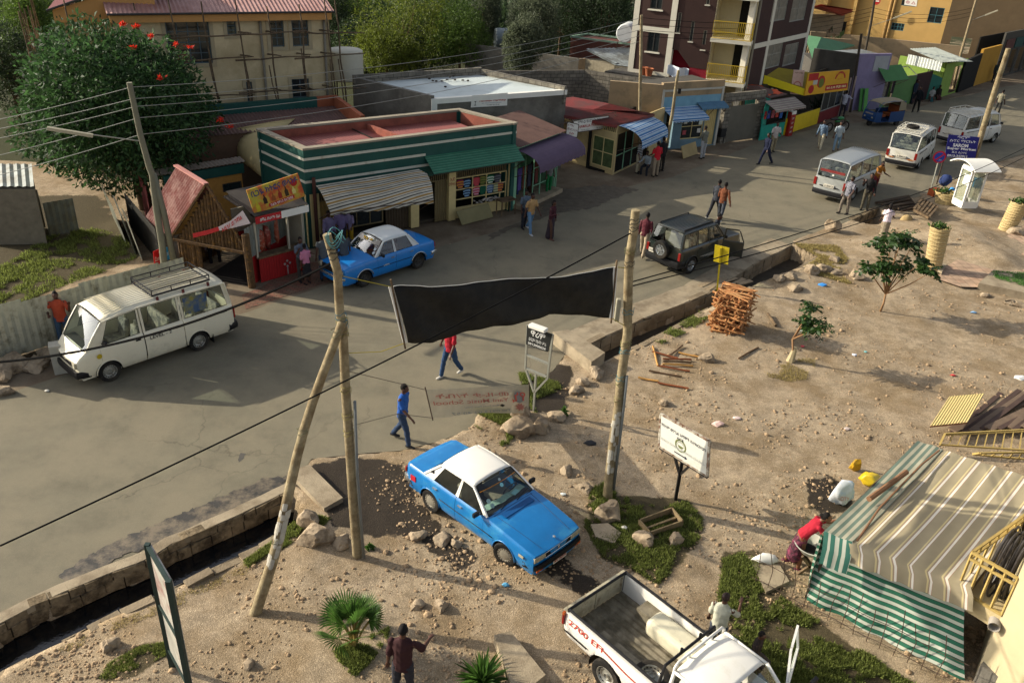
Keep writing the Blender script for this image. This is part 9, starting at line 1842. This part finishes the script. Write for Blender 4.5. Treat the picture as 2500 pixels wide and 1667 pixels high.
P=[[tp_*(1-v)+bt_*v+V3((.03*math.sin(u*9),0,0)) for v in np.linspace(0,1,7)] for u in np.linspace(0,1,14) for tp_,bt_ in ((TC[0]*(1-u)+TC[1]*u-UP*.1,(TC[0]*(1-u)+TC[1]*u)*V3((1,1,0))),)];m=MB();m.grid(P);m.build('side_tarp',GWS,r,smooth=True)
m=MB()
cT=sum(TC)/4
for p in TC:q_=p+(cT-p)*.06;m.tube([q_*V3((1,1,0)),q_-UP*.1],.04,7)
for a,b in((0,1),(1,2),(2,3)):m.tube([TC[a]-UP*.07,TC[b]-UP*.07],.03,7)
m.build('stall_frame',POL,r)
m=MB();m.tube([at(*z(12,980,1510),1.9),at(*z(12,1310,1270),1.96)],.06,8);tag(m.build('log',M('brown_log','#7a5a40',.85,.2,5)),'short thick brown log lying on the stall roof','log')
m=MB();m.tube([at(*z(16,815,400),1.84),at(*z(16,1000,130),1.9),at(*z(12,1450,1200),1.95),at(*z(12,1600,1080),2.0)],.022,6);tag(m.build('stick',M('brown_log','#7a5a40')),'long thin stick weighing the seam of the stall roof','stick')
# basin, stool, rebar fence
g=az(16,385,640);m=MB();m.lathe([(0,.0),(.2,.0),(.33,.17),(.36,.19),(.33,.19),(.2,.03),(0,.03)],(g[0],g[1],.52),(0,0,1),24);r=tag(m.build('basin',M('enamel','#b9b8ab',.35,.08,4,spec=.5),smooth=True,ang=40),'wide pale enamel basin on a stool before the bending woman','basin')
m=MB();m.rock((g[0],g[1],.57),(.22,.2,.06),3,2,.3);o=m.build('charcoal',M('charcoal','#1a1817',.9,.3,12),r);tag(o)
r=thing('stool','crossed leg wooden stool carrying the pale basin','stool',g)
for s in(-1,1):
 m=MB();m.bar(g+V3((-.2,s*.15,0)),g+V3((.2,s*.15,.5)),.05);m.build('leg',WOOD,r);m=MB();m.bar(g+V3((.2,s*.15,0)),g+V3((-.2,s*.15,.5)),.05);m.build('leg',WOOD,r)
fA,fB=at(*z(16,-60,740)),at(*z(16,1640,1620));F=Fac(fA,fB);r=thing('rebar_fence','rusty thin rebar fence leaning in front of the green striped tarp','fence',fA);m=MB();rg=random.Random(9)
n_=int(F.L/.25)
for i in range(n_):
 u=.1+i*.25;m=MB();m.tube([F.P(u,-.05,0),F.P(u+rg.uniform(-.04,.04),.55,.02),F.P(u+rg.uniform(-.1,.1),.95+rg.uniform(-.1,.25),.05)],.008,5);m.build('upright_bar',STEEL,r)
for zz_ in(.15,.62):
 m=MB();m.tube([F.P(F.L*t,zz_+.02*math.sin(t*20),.01) for t in np.linspace(0,1,20)],.007,5);m.build('rail_bar',STEEL,r)
m=MB();m.prism([az(16,-80,560)+V3((0,0,0)),az(16,150,590),az(16,250,760),az(16,60,850)],-.1,.1);tag(m.build('flat_stone',CONC,bevel=.03),'pale stone slab behind the rebar fence near the basin','slab')
m=MB();m.rock(az(16,60,590)+UP*.15,(.3,.15,.12),3,2,.5);tag(m.build('plastic_bag',WHITE,smooth=True),'dirty white plastic bag caught behind the rebar fence','bag')
# panels and yellow railings
pp_=[az(12,x,y,.45) for x,y in((1520,865),(1850,832),(2010,560),(1690,605))];r=thing('sheet_panel','pale yellow ribbed panel lying on the stacked boards','panel',pp_[0]*V3((1,1,0)));m=MB();n_=unit(np.cross(pp_[1]-pp_[0],pp_[3]-pp_[0]));m.corr(pp_[0],pp_[1]-pp_[0],pp_[3]-pp_[0],.09,.008);m.build('ribbed_face',M('cream_yellow','#c9b476',.6,.05,3),r);m=MB();m.obox(pp_[0]-n_*.05,pp_[1]-pp_[0],pp_[3]-pp_[0],n_*.035);m.build('panel_core',M('panel_core','#8a5a3c',.7),r)
for i in range(13):
 x0=1650+i*75;p,q_=az(12,x0,905-i*4,.04+.028*i),az(12,x0+480,600-i*6,.04+.028*i);m=MB();m.bar(p+V3((rnd.uniform(-.2,.2),rnd.uniform(-.15,.15),0)),q_+V3((rnd.uniform(-.4,.4),rnd.uniform(-.3,.3),0)),.24 if i%2 else .13,.035);tag(m.build('board',M('brown_board%d'%(i%2),['#4a3a32','#6b5a4a'][i%2],.8,.2,4)),'dark brown board in the fanned pile under the pale yellow panel','board','fanned boards at the right edge')
YR=M('railing_yellow','#a38c52',.6,.15,5);
def railing(label,a,b,c,d,n):
 r=thing('railing',label,'railing',a*V3((1,1,0)));
 m=MB();m.bar(a,b,.04);m.bar(d,c,.04);m.bar(d*.9+a*.1,c*.9+b*.1,.03);m.bar(a,d,.05);m.bar(b,c,.05);m.build('rail',YR,r)
 for i in range(1,n):
  t=i/n;m=MB();m.bar(a+(b-a)*t,d+(c-d)*t,.025);m.build('baluster',YR,r)
railing('yellow steel railing lying flat behind the stall roof, upper one',az(12,1605,1030,.3),az(12,2700,1100,.3),az(12,2700,880,.5),az(12,1650,935,.5),14)
railing('yellow steel railing lying behind the stall roof, nearer one',az(12,1900,1115,.6),az(12,2700,1190,.6),az(12,2700,1090,.9),az(12,1960,1105,.9),10)
# balcony with hose coil and building corner at the right edge
bz=1.55;B0,B1,B2,B3=[at(*z(16,x,y),bz) for x,y in((1640,790),(2000,1010),(2900,900),(2300,300))]
r=thing('balcony','cream building corner with a yellow railed balcony at the right edge','building',B0*V3((1,1,0)));m=MB();m.prism([B0,B1,B2,B3],bz-.35,bz,bottom=True);m.build('slab',PLC,r)
m=MB();G0=at(*z(16,2000,1010),bz);w0=at(*z(16,1960,1150),1.0);m.prism([G0*V3((1,1,0)),G0+V3((.5,-1.6,0)),G0+V3((4,-1.6,0)),G0+V3((4,1.5,0)),G0+V3((1.0,1.5,0))],0,4.2);m.build('wall',M('cream_render','#b3a684',.9,.08,1.5),r)
q=[B0+UP*.02,B1+UP*.02]
m=MB();bh=.85;ux=unit(B1-B0);LB=np.linalg.norm(B1-B0);vy=unit(B3-B0);LV=1.9
for t in(0,bh,bh-.14):m.bar(B0+UP*t,B1+UP*t,.045);m.bar(B0+UP*t,B0+vy*LV+UP*t,.045)
m.build('rail',YR,r)
for i in range(5):m=MB();m.bar(B0+ux*LB*i/4,B0+ux*LB*i/4+UP*bh,.035);m.build('baluster',YR,r)
for i in range(1,7):m=MB();m.bar(B0+vy*LV*i/6,B0+vy*LV*i/6+UP*bh,.03);m.build('baluster',YR,r)
m=MB();c=B0+ux*.45+vy*.45+UP*.72;rg=random.Random(4)
for k in range(12):
 rr_=.5+.025*(k%5);o_=V3((rg.uniform(-.1,.1),rg.uniform(-.1,.1),rg.uniform(-.03,.03)));m.tube([c+o_+ux*.25*math.sin(a*.5)*0+vy*(rr_*.55*math.cos(a))+UP*(rr_*1.2*math.sin(a))+ux*.06*(k-6)*.5 for a in np.linspace(0,2*PI,26)[:-1]],.022,6,closed=True)
tag(m.build('hose_coil',M('black_hose','#2a2522',.45,.2,8,spec=.5)),'thick coil of black hose hanging on the yellow balcony','hose')
m=MB();m.tube([B1-UP*.2+V3((-.12,-.1,0)),B1-UP*.2+V3((.3,.6,0))],.1,14,caps=False);tag(m.build('pipe_end',M('pvc','#8a8378',.6,.1,4),smooth=True).modifiers.new('s','SOLIDIFY').id_data,'grey drain pipe end under the yellow balcony','pipe')
m=MB();F=Fac(at(*z(16,1760,1560)),at(*z(16,2060,1230)));m.prism([F.P(0,0,0),F.P(F.L,0,0),F.P(F.L,0,.35),F.P(0,0,.35)],-.05,.45);m.prism([F.P(-.6,0,.45),F.P(F.L,0,.45),F.P(F.L,0,3),F.P(-.6,0,3)],-.05,.3);tag(m.build('retaining_wall',GREYC,bevel=.02),'grey cement retaining wall at the lower right corner','wall')
# water tanks
def tank(label,c,R_,L_,ax,mt):
 r=thing('water_tank',label,'water tank',c*V3((1,1,0)));m=MB();k=MB();ax=unit(ax);m.lathe([(0,-L_/2),(R_*.9,-L_/2),(R_,-L_/2+.06)]+[(R_+(.015 if i%2 else 0),-L_/2+.1+(L_-.2)*i/8) for i in range(9)]+[(R_,L_/2-.06),(R_*.9,L_/2),(0,L_/2)],c,ax,20);m.build('tank_shell',mt,r,smooth=True,ang=35)
 m=MB();b=c-UP*R_
 for s in(-1,1):
  for t in(-1,1):p=c+ax*L_*.35*s+np.cross(ax,UP)*R_*.8*t if abs(ax[2])<.9 else c+V3((s,t,0))*R_*.7;m.bar(V3((p[0],p[1],0)),V3((p[0],p[1],c[2]-(R_ if abs(ax[2])<.9 else L_/2))),.06)
 m.build('stand',STEEL,r)
tank('white round water tank with a blue line beside the scaffolded building',at(*z(2,880,570),4.0),.9,1.5,(0,0,1),M('tank_white','#bdbaa8',.6,.06,3));tank('grey drum shaped water tank on a stand in the garden behind',at(*z(3,140,345),2.6),.75,1.9,(1,.2,0),M('tank_grey','#8a9499',.45,.1,3));tank('white horizontal water tank at the left of the brown flats',at(*z(3,1200,285),4.2),.6,1.7,(.35,1,0),M('tank_white2','#c9ccca',.5,.06,3))
# ---------------- vegetation ----------------
BARK=M('bark','#5e4c38',.95,.25,6,.02,16)
def tree(label,g,H,crown,n,size,mat,seed,name='tree',trunk=.16,group='trees in the gardens behind',asp=.45,lobes=9,droop=0,flowers=None,under=.0):
 rg=np.random.default_rng(seed);r=thing(name,label,'tree',(g[0],g[1],0),0,group);cx,cy,cz,rx,ry,rz=crown;m=MB();top=V3((cx,cy,cz));b=V3((g[0],g[1],-.1));m.tube([b,b*.5+top*.5*V3((1,1,.9)),top],[trunk,trunk*.8,trunk*.35],9)
 C=[]
 lob=[(V3((0,0,0)),1.)]+[(unit(rg.normal(0,1,3)*[1,1,.8]+[0,0,.25])*rg.uniform(.35,.7),rg.uniform(.35,.62)) for _ in range(lobes)]
 for o_,s_ in lob[1:]:
  e=top+o_*[rx,ry,rz]*.8;st=b*.45+top*.55;m.tube([st,(st+e)/2+rg.normal(0,.1,3),e],[trunk*.4,trunk*.25,trunk*.1],6)
 m.build('trunk',BARK,r,smooth=True)
 wts=np.array([s_**2*(.55 if i==0 else 1) for i,(o_,s_) in enumerate(lob)]);wts/=wts.sum();ch=rg.choice(len(lob),n,p=wts);d=rg.normal(0,1,(n,3));d/=np.linalg.norm(d,axis=1,keepdims=True);rad=rg.uniform(.45,1.04,n)**.45
 O=np.array([lob[i][0] for i in ch]);S_=np.array([lob[i][1] for i in ch]);S_=np.where(ch==0,.8,S_)
 P=O+d*(rad*S_)[:,None]
 clump=np.sin(P[:,0]*9+seed)*np.sin(P[:,1]*8)*np.sin(P[:,2]*9+seed*2);P=P[clump>-.32+under];n2=len(P)
 P=P*[rx,ry,rz]+top;P=P[P[:,2]>.15];D=rg.normal(0,1,(len(P),3));D+=(P-top)/[rx,ry,rz]*1.1;D[:,2]-=droop
 leafmesh('crown',P,D,size,mat,r,asp=asp,seed=seed)
 if flowers:
  k=flowers
  for i in range(k):
   p=at(*FLW[i]);dd=unit(rg.normal(0,1,3));q_=onp(*FLW[i],top-unit(V3((cx,cy,0)))*ry*(.2 if FLW[i][1]<150 else .8));C=q_+rg.normal(0,.05,(26,3))*[1,1,.5];leafmesh('blossom',C,rg.normal(0,1,(26,3))+[0,0,1],.14,M('flower_red','#c8301c',.5,.2,leaf=True),r,asp=.4,seed=i)
 return r
FLW=[(300,62),(334,67),(368,92),(325,118),(430,110),(464,117),(392,193),(538,295),(560,312)]
TUL=M('tulip_leaf','#35502b',.65,.6,leaf=True,spec=.3)
gt=V3((-15.3,32.5,0));ct=onp(308,325,gt);tree('big dark glossy tree with scarlet flowers standing before the scaffolded building',gt,7,(ct[0],ct[1],3.8,4.35,3.7,3.9),36000,.24,TUL,3,'flowering_tree',.3,None,.38,16,.4,9,-.1)
EUC=M('feathery_leaf','#4f6529',.6,.5,leaf=True);EUD=M('dark_leaf','#34432a',.6,.5,leaf=True);EUY=M('yellow_green_leaf','#5f6a25',.6,.45,leaf=True);EUG=M('grey_green_leaf','#58604a',.7,.4,leaf=True)
for i,(k,x,y,hy,w_,h_,mt,l) in enumerate(((2,1010,120,66,2.9,4.2,EUC,'tall mid green tree nearest the scaffolding'),(2,1390,170,60,4.2,4.2,EUY,'largest yellow green feathery tree in the garden'),(2,1640,150,64,3.6,3.9,EUC,'green tree right of the largest feathery tree'),(2,1240,440,57,2.2,1.7,EUY,'bright yellow green lower boughs tree at the garden front'),(2,1890,290,60,2.3,2.2,EUC,'dense rounded tree near the grey tank'),(2,2090,100,66,1.5,3.6,EUG,'slim pale green tree with a bare trunk'),(2,1060,400,62,2.4,2.6,EUD,'dark grey green shrub tree behind the white tank'),(2,800,250,64,1.7,3.1,EUD,'dark slim tree right of the scaffolding'),(3,330,190,62,2.0,2.4,EUG,'pale olive tree beside the grey tank'),(3,290,380,54,1.6,1.8,EUG,'pale flowering bush tree in front of the garden'),(3,620,110,70,3.6,3.6,EUD,'dark olive tree centre back'),(3,860,110,70,3.4,3.4,EUD,'dark brown green tree next to the centre back one'),(3,1000,90,68,2.4,3.2,EUD,'thin dark tree near the brown flats'),(1,190,160,52,2.9,4.8,EUC,'green tree at the far left behind the scaffolding'),(1,80,640,44,2.2,2.6,EUD,'dark tree at the left edge above the yard'),(1,330,330,48,1.9,3.0,EUC,'thin leafy tree left of the gable'),(2,1500,420,62,3.0,2.2,EUD,'low dark tree under the feathery trees'),(4,-40,-30,90,4,4,EUD,'dark tree behind the flats at the top'))):
 d_=ray(*z(k,x,y));t=hy/d_[1];p=V3((0,0,CH))+d_*t;cz=max(h_*.8,p[2]);tree(l,(p[0],p[1]),cz,(p[0],p[1],cz,w_,w_*.9,h_),15000,.17,mt,20+i,trunk=.12,asp=.35,lobes=10)
rg=np.random.default_rng(8);C=[];
for i in range(26000):
 x=rg.uniform(-46,26);y=rg.uniform(74,98);C.append((x,y,rg.uniform(0,1)*(2.5+2.5*mnoise.noise(Vector((x*.15,y*.1,0))))))
leafmesh('undergrowth',np.array(C),rg.normal(0,1,(len(C),3))+[0,0,.6],.7,EUD,None,seed=4,label='dark tangled undergrowth filling the gardens behind the street',kind='stuff')
def smalltree(label,base,tops,cr,n,seed,sz=.26):
 g=at(*base);zg=gz(*g[:2]);r=thing('sapling',label,'tree',g);m=MB();fk=onp(tops[0][0],tops[0][1],g);m.tube([g+UP*zg,(g+fk)/2+V3((.03,0,0)),fk],[.04,.035,.03],7);rg=np.random.default_rng(seed);C=[];D=[]
 for t in tops[1:]:
  e=onp(t[0],t[1],g)+V3((0,rg.uniform(-.4,.4),0));m.tube([fk,(fk+e)/2+rg.normal(0,.04,3),e],[.025,.02,.01],6);rr_=t[2]
  for k in range(n):
   dd=unit(rg.normal(0,1,3)+[0,0,.4]);st=e+dd*rr_*rg.uniform(.1,.5);ax=unit(rg.normal(0,1,3)*[1,1,.35]);L_=rg.uniform(.3,.45)
   for j in range(7):
    for s in(-1,1):
     q=st+ax*L_*j/7-UP*.06*(j/7)**2;sd=unit(np.cross(ax,UP))*s;C.append(q);D.append(sd+ax*.4-UP*.35)
 m.build('trunk',M('sapling_bark','#8a6a4a',.9,.15,6),r,smooth=True);leafmesh('crown',C,D,sz*.6,M('sapling_leaf','#2f4a1e',.45,.5,leaf=True,spec=.5),r,asp=.45,seed=seed)
smalltree('three stemmed young tree with glossy leaves near the basket guard',(2149,761),[(2162,718),(2160,640,.55),(2200,585,.5),(2215,660,.5),(2245,640,.4),(2140,650,.5),(2180,660,.5),(2125,655,.35),(2200,575,.4),(2260,655,.35),(2180,600,.5),(2230,600,.5),(2160,610,.45)],0,14,3,.3)
smalltree('small crooked sapling bound with cloth at its foot',(1933,885),[(1935,828),(1985,790,.3),(1990,765,.25),(1970,795,.25),(2000,790,.25),(1985,815,.2)],0,11,5,.24)
p=at(1929,883);m=MB();m.tube([p,p+V3((.05,0,.5))],[.14,.06],8);tag(m.build('wrapped_cloth',M('burlap','#a89a78',.9,.15,9)),'pale cloth wrapped round the foot of the crooked sapling','cloth')
def fan(label,base,n,R_,seed,spiky=False):
 g=at(*base);r=thing('palm',label,'plant',g);rg=np.random.default_rng(seed);m=MB();st=MB();GP_=M('palm_green','#46662a',.5,.45,leaf=True,spec=.4)
 for i in range(n):
  a=2*PI*i/n+rg.uniform(-.2,.2);el=rg.uniform(.55,1.45) if not spiky else rg.uniform(.25,1.5);d=V3((math.cos(a)*math.cos(el),math.sin(a)*math.cos(el),math.sin(el)))
  if spiky:
   L_=R_*rg.uniform(.7,1.1);s_=unit(np.cross(d,UP))*.022;p0=g+UP*.05;p1=p0+d*L_*.5;p2=p0+d*L_-UP*.12*math.cos(el);m.add([p0-s_,p0+s_,p1+s_*1.2,p2,p1-s_*1.2],[(0,1,2,3,4)]);continue
  c=g+UP*.25+d*R_*rg.uniform(.5,.7);st.tube([g+UP*.05,(g+c)/2+UP*.1,c],.016,5);ax=d;s_=unit(np.cross(ax,UP));L_=R_*rg.uniform(.6,.9)
  for k in range(22):
   t=-1.15+2.3*k/21;dd=ax*math.cos(t)+s_*math.sin(t)-UP*.18*abs(t);w_=np.cross(dd,np.cross(ax,s_));w_=unit(w_)*.016;q1=c+dd*L_*.6;q2=c+dd*L_*(1-.15*abs(t))-UP*.1*L_;m.add([c,q1-w_,q2,q1+w_],[(0,1,2,3)])
 m.build('fronds',GP_,r)
 if not spiky:st.build('leaf_stalks',M('stalk','#8a7a44',.7),r)
fan('fan palm with spreading green fronds on the dirt at the bottom',(866,1585),17,.72,4);fan('spiky yucca-like plant at the bottom edge beside the slab',(1178,1668),90,.62,6,True)
fan('small spiky tuft beside the foot of the main pole',(903,1340),24,.16,7,True);fan('small green shoot right of the black sign',(1376,1010),26,.22,9,True)
# grass
GRS=[M('grass_green','#727c3e',.75,.6,leaf=True),M('grass_dry','#a0915c',.8,.35,leaf=True)]
def grass(label,pol,n,h,mt,seed,name='grass',base=None):
 P=[at(*p) for p in pol];a=np.array(P);rg=np.random.default_rng(seed);x=rg.uniform(a[:,0].min(),a[:,0].max(),n*3);y=rg.uniform(a[:,1].min(),a[:,1].max(),n*3);k=pts_in(P,x,y);x,y=x[k][:n],y[k][:n];ns=np.array([mnoise.noise(Vector((u*1.6,v*1.6,seed)))+.35*mnoise.noise(Vector((u*6,v*6,seed))) for u,v in zip(x,y)]);k=ns>-.12;x,y=x[k],y[k]
 C=np.stack([x,y,[(gz(u,v) if base is None else base)-.01 for u,v in zip(x,y)]],1);D=rg.normal(0,.55,(len(C),3))+[0,0,1];D[:,2]=abs(D[:,2]);leafmesh(name,C,D,h,mt,None,asp=.16,seed=seed,label=label,kind='stuff')
zz=lambda k,L_:[z(k,*p) for p in L_]
grass('green grass round the planter frame and flat stone',zz(15,[(780,120),(1000,40),(1100,130),(1300,130),(1600,90),(1730,220),(1700,420),(1500,560),(1450,700),(1350,780),(1250,720),(1080,620),(900,560),(760,300)]),26000,.085,GRS[0],1)
grass('thick green weeds in the corner between pickup and rebar fence',zz(16,[(-280,560),(0,480),(0,760),(300,960),(700,1200),(1100,1480),(1350,1620),(0,1650),(-200,1250),(-330,900)]),42000,.1,GRS[0],2)
grass('grass behind the thin pale banner',zz(10,[(1930,760),(2348,740),(2348,1000),(2250,1060),(2130,950),(1960,880)])+zz(11,[(150,1040),(120,900)]),9000,.09,GRS[0],3)
grass('green tufts at the black sign post',zz(11,[(240,400),(500,470),(700,520),(600,560),(350,650),(400,770),(340,700),(250,470)]),6000,.1,GRS[0],4)
grass('grass tufts beside the leaning strut',zz(14,[(0,560),(220,420),(400,280),(520,200),(690,250),(640,320),(480,330),(400,450),(150,540),(0,640)]),9000,.08,GRS[0],5)
grass('mown grass strip below the edge-on billboard',zz(13,[(820,1560),(900,1440),(1150,1300),(1420,1250),(1460,1330),(1200,1460),(1000,1560)]),9000,.05,GRS[0],6)
grass('grass round the foot of the greenish pole',zz(11,[(840,1560),(900,1430),(1000,1380),(1150,1430),(1210,1500),(1200,1600)]),6000,.11,GRS[0],7)
grass('weeds around the fan palm',zz(14,[(730,1320),(900,1250),(1080,1180),(1180,1120),(1150,1260),(1050,1400),(900,1540),(760,1420)]),7000,.08,GRS[0],8)
grass('dry yellow grass around the rubble by the drain',zz(8,[(300,720),(700,720),(800,850),(700,960),(850,1080),(500,1000),(350,950),(540,830)]),12000,.1,GRS[1],9)
grass('dry grass along the edge of the dry drain',zz(7,[(1430,1568),(1560,1470),(1890,1280),(1900,1380),(1700,1500),(1500,1600)]),6000,.1,GRS[0],10)
grass('sparse weeds at the foot of the small trees',zz(12,[(80,380),(250,300),(500,280),(500,440),(300,480),(90,440)])+zz(12,[(60,400)]),3500,.07,GRS[1],11)
grass('green lawn filling the raised bed',[tuple(z(8,x,y)) for x,y in((1990,1050),(2060,1005),(2348,1025),(2600,1040),(2600,1240),(2348,1150))],9000,.06,M('lawn','#3f7a26',.7,.35,leaf=True),12,base=.3)
grass('rough green weeds in the vacant yard behind the tin fence',zz(5,[(-200,1000),(150,830),(400,650),(800,560),(1100,650),(1200,840),(900,960),(500,1110),(0,1300),(-300,1300)]),30000,.14,GRS[0],13,base=-.03)
grass('dry grass fringe along the water drain edge',zz(13,[(500,1290),(1000,1060),(1500,820),(2182,520),(2182,600),(1500,930),(900,1180),(400,1400)]),9000,.05,GRS[1],14)
for o in bpy.data.objects:
 if '_o' in o:del o['_o']
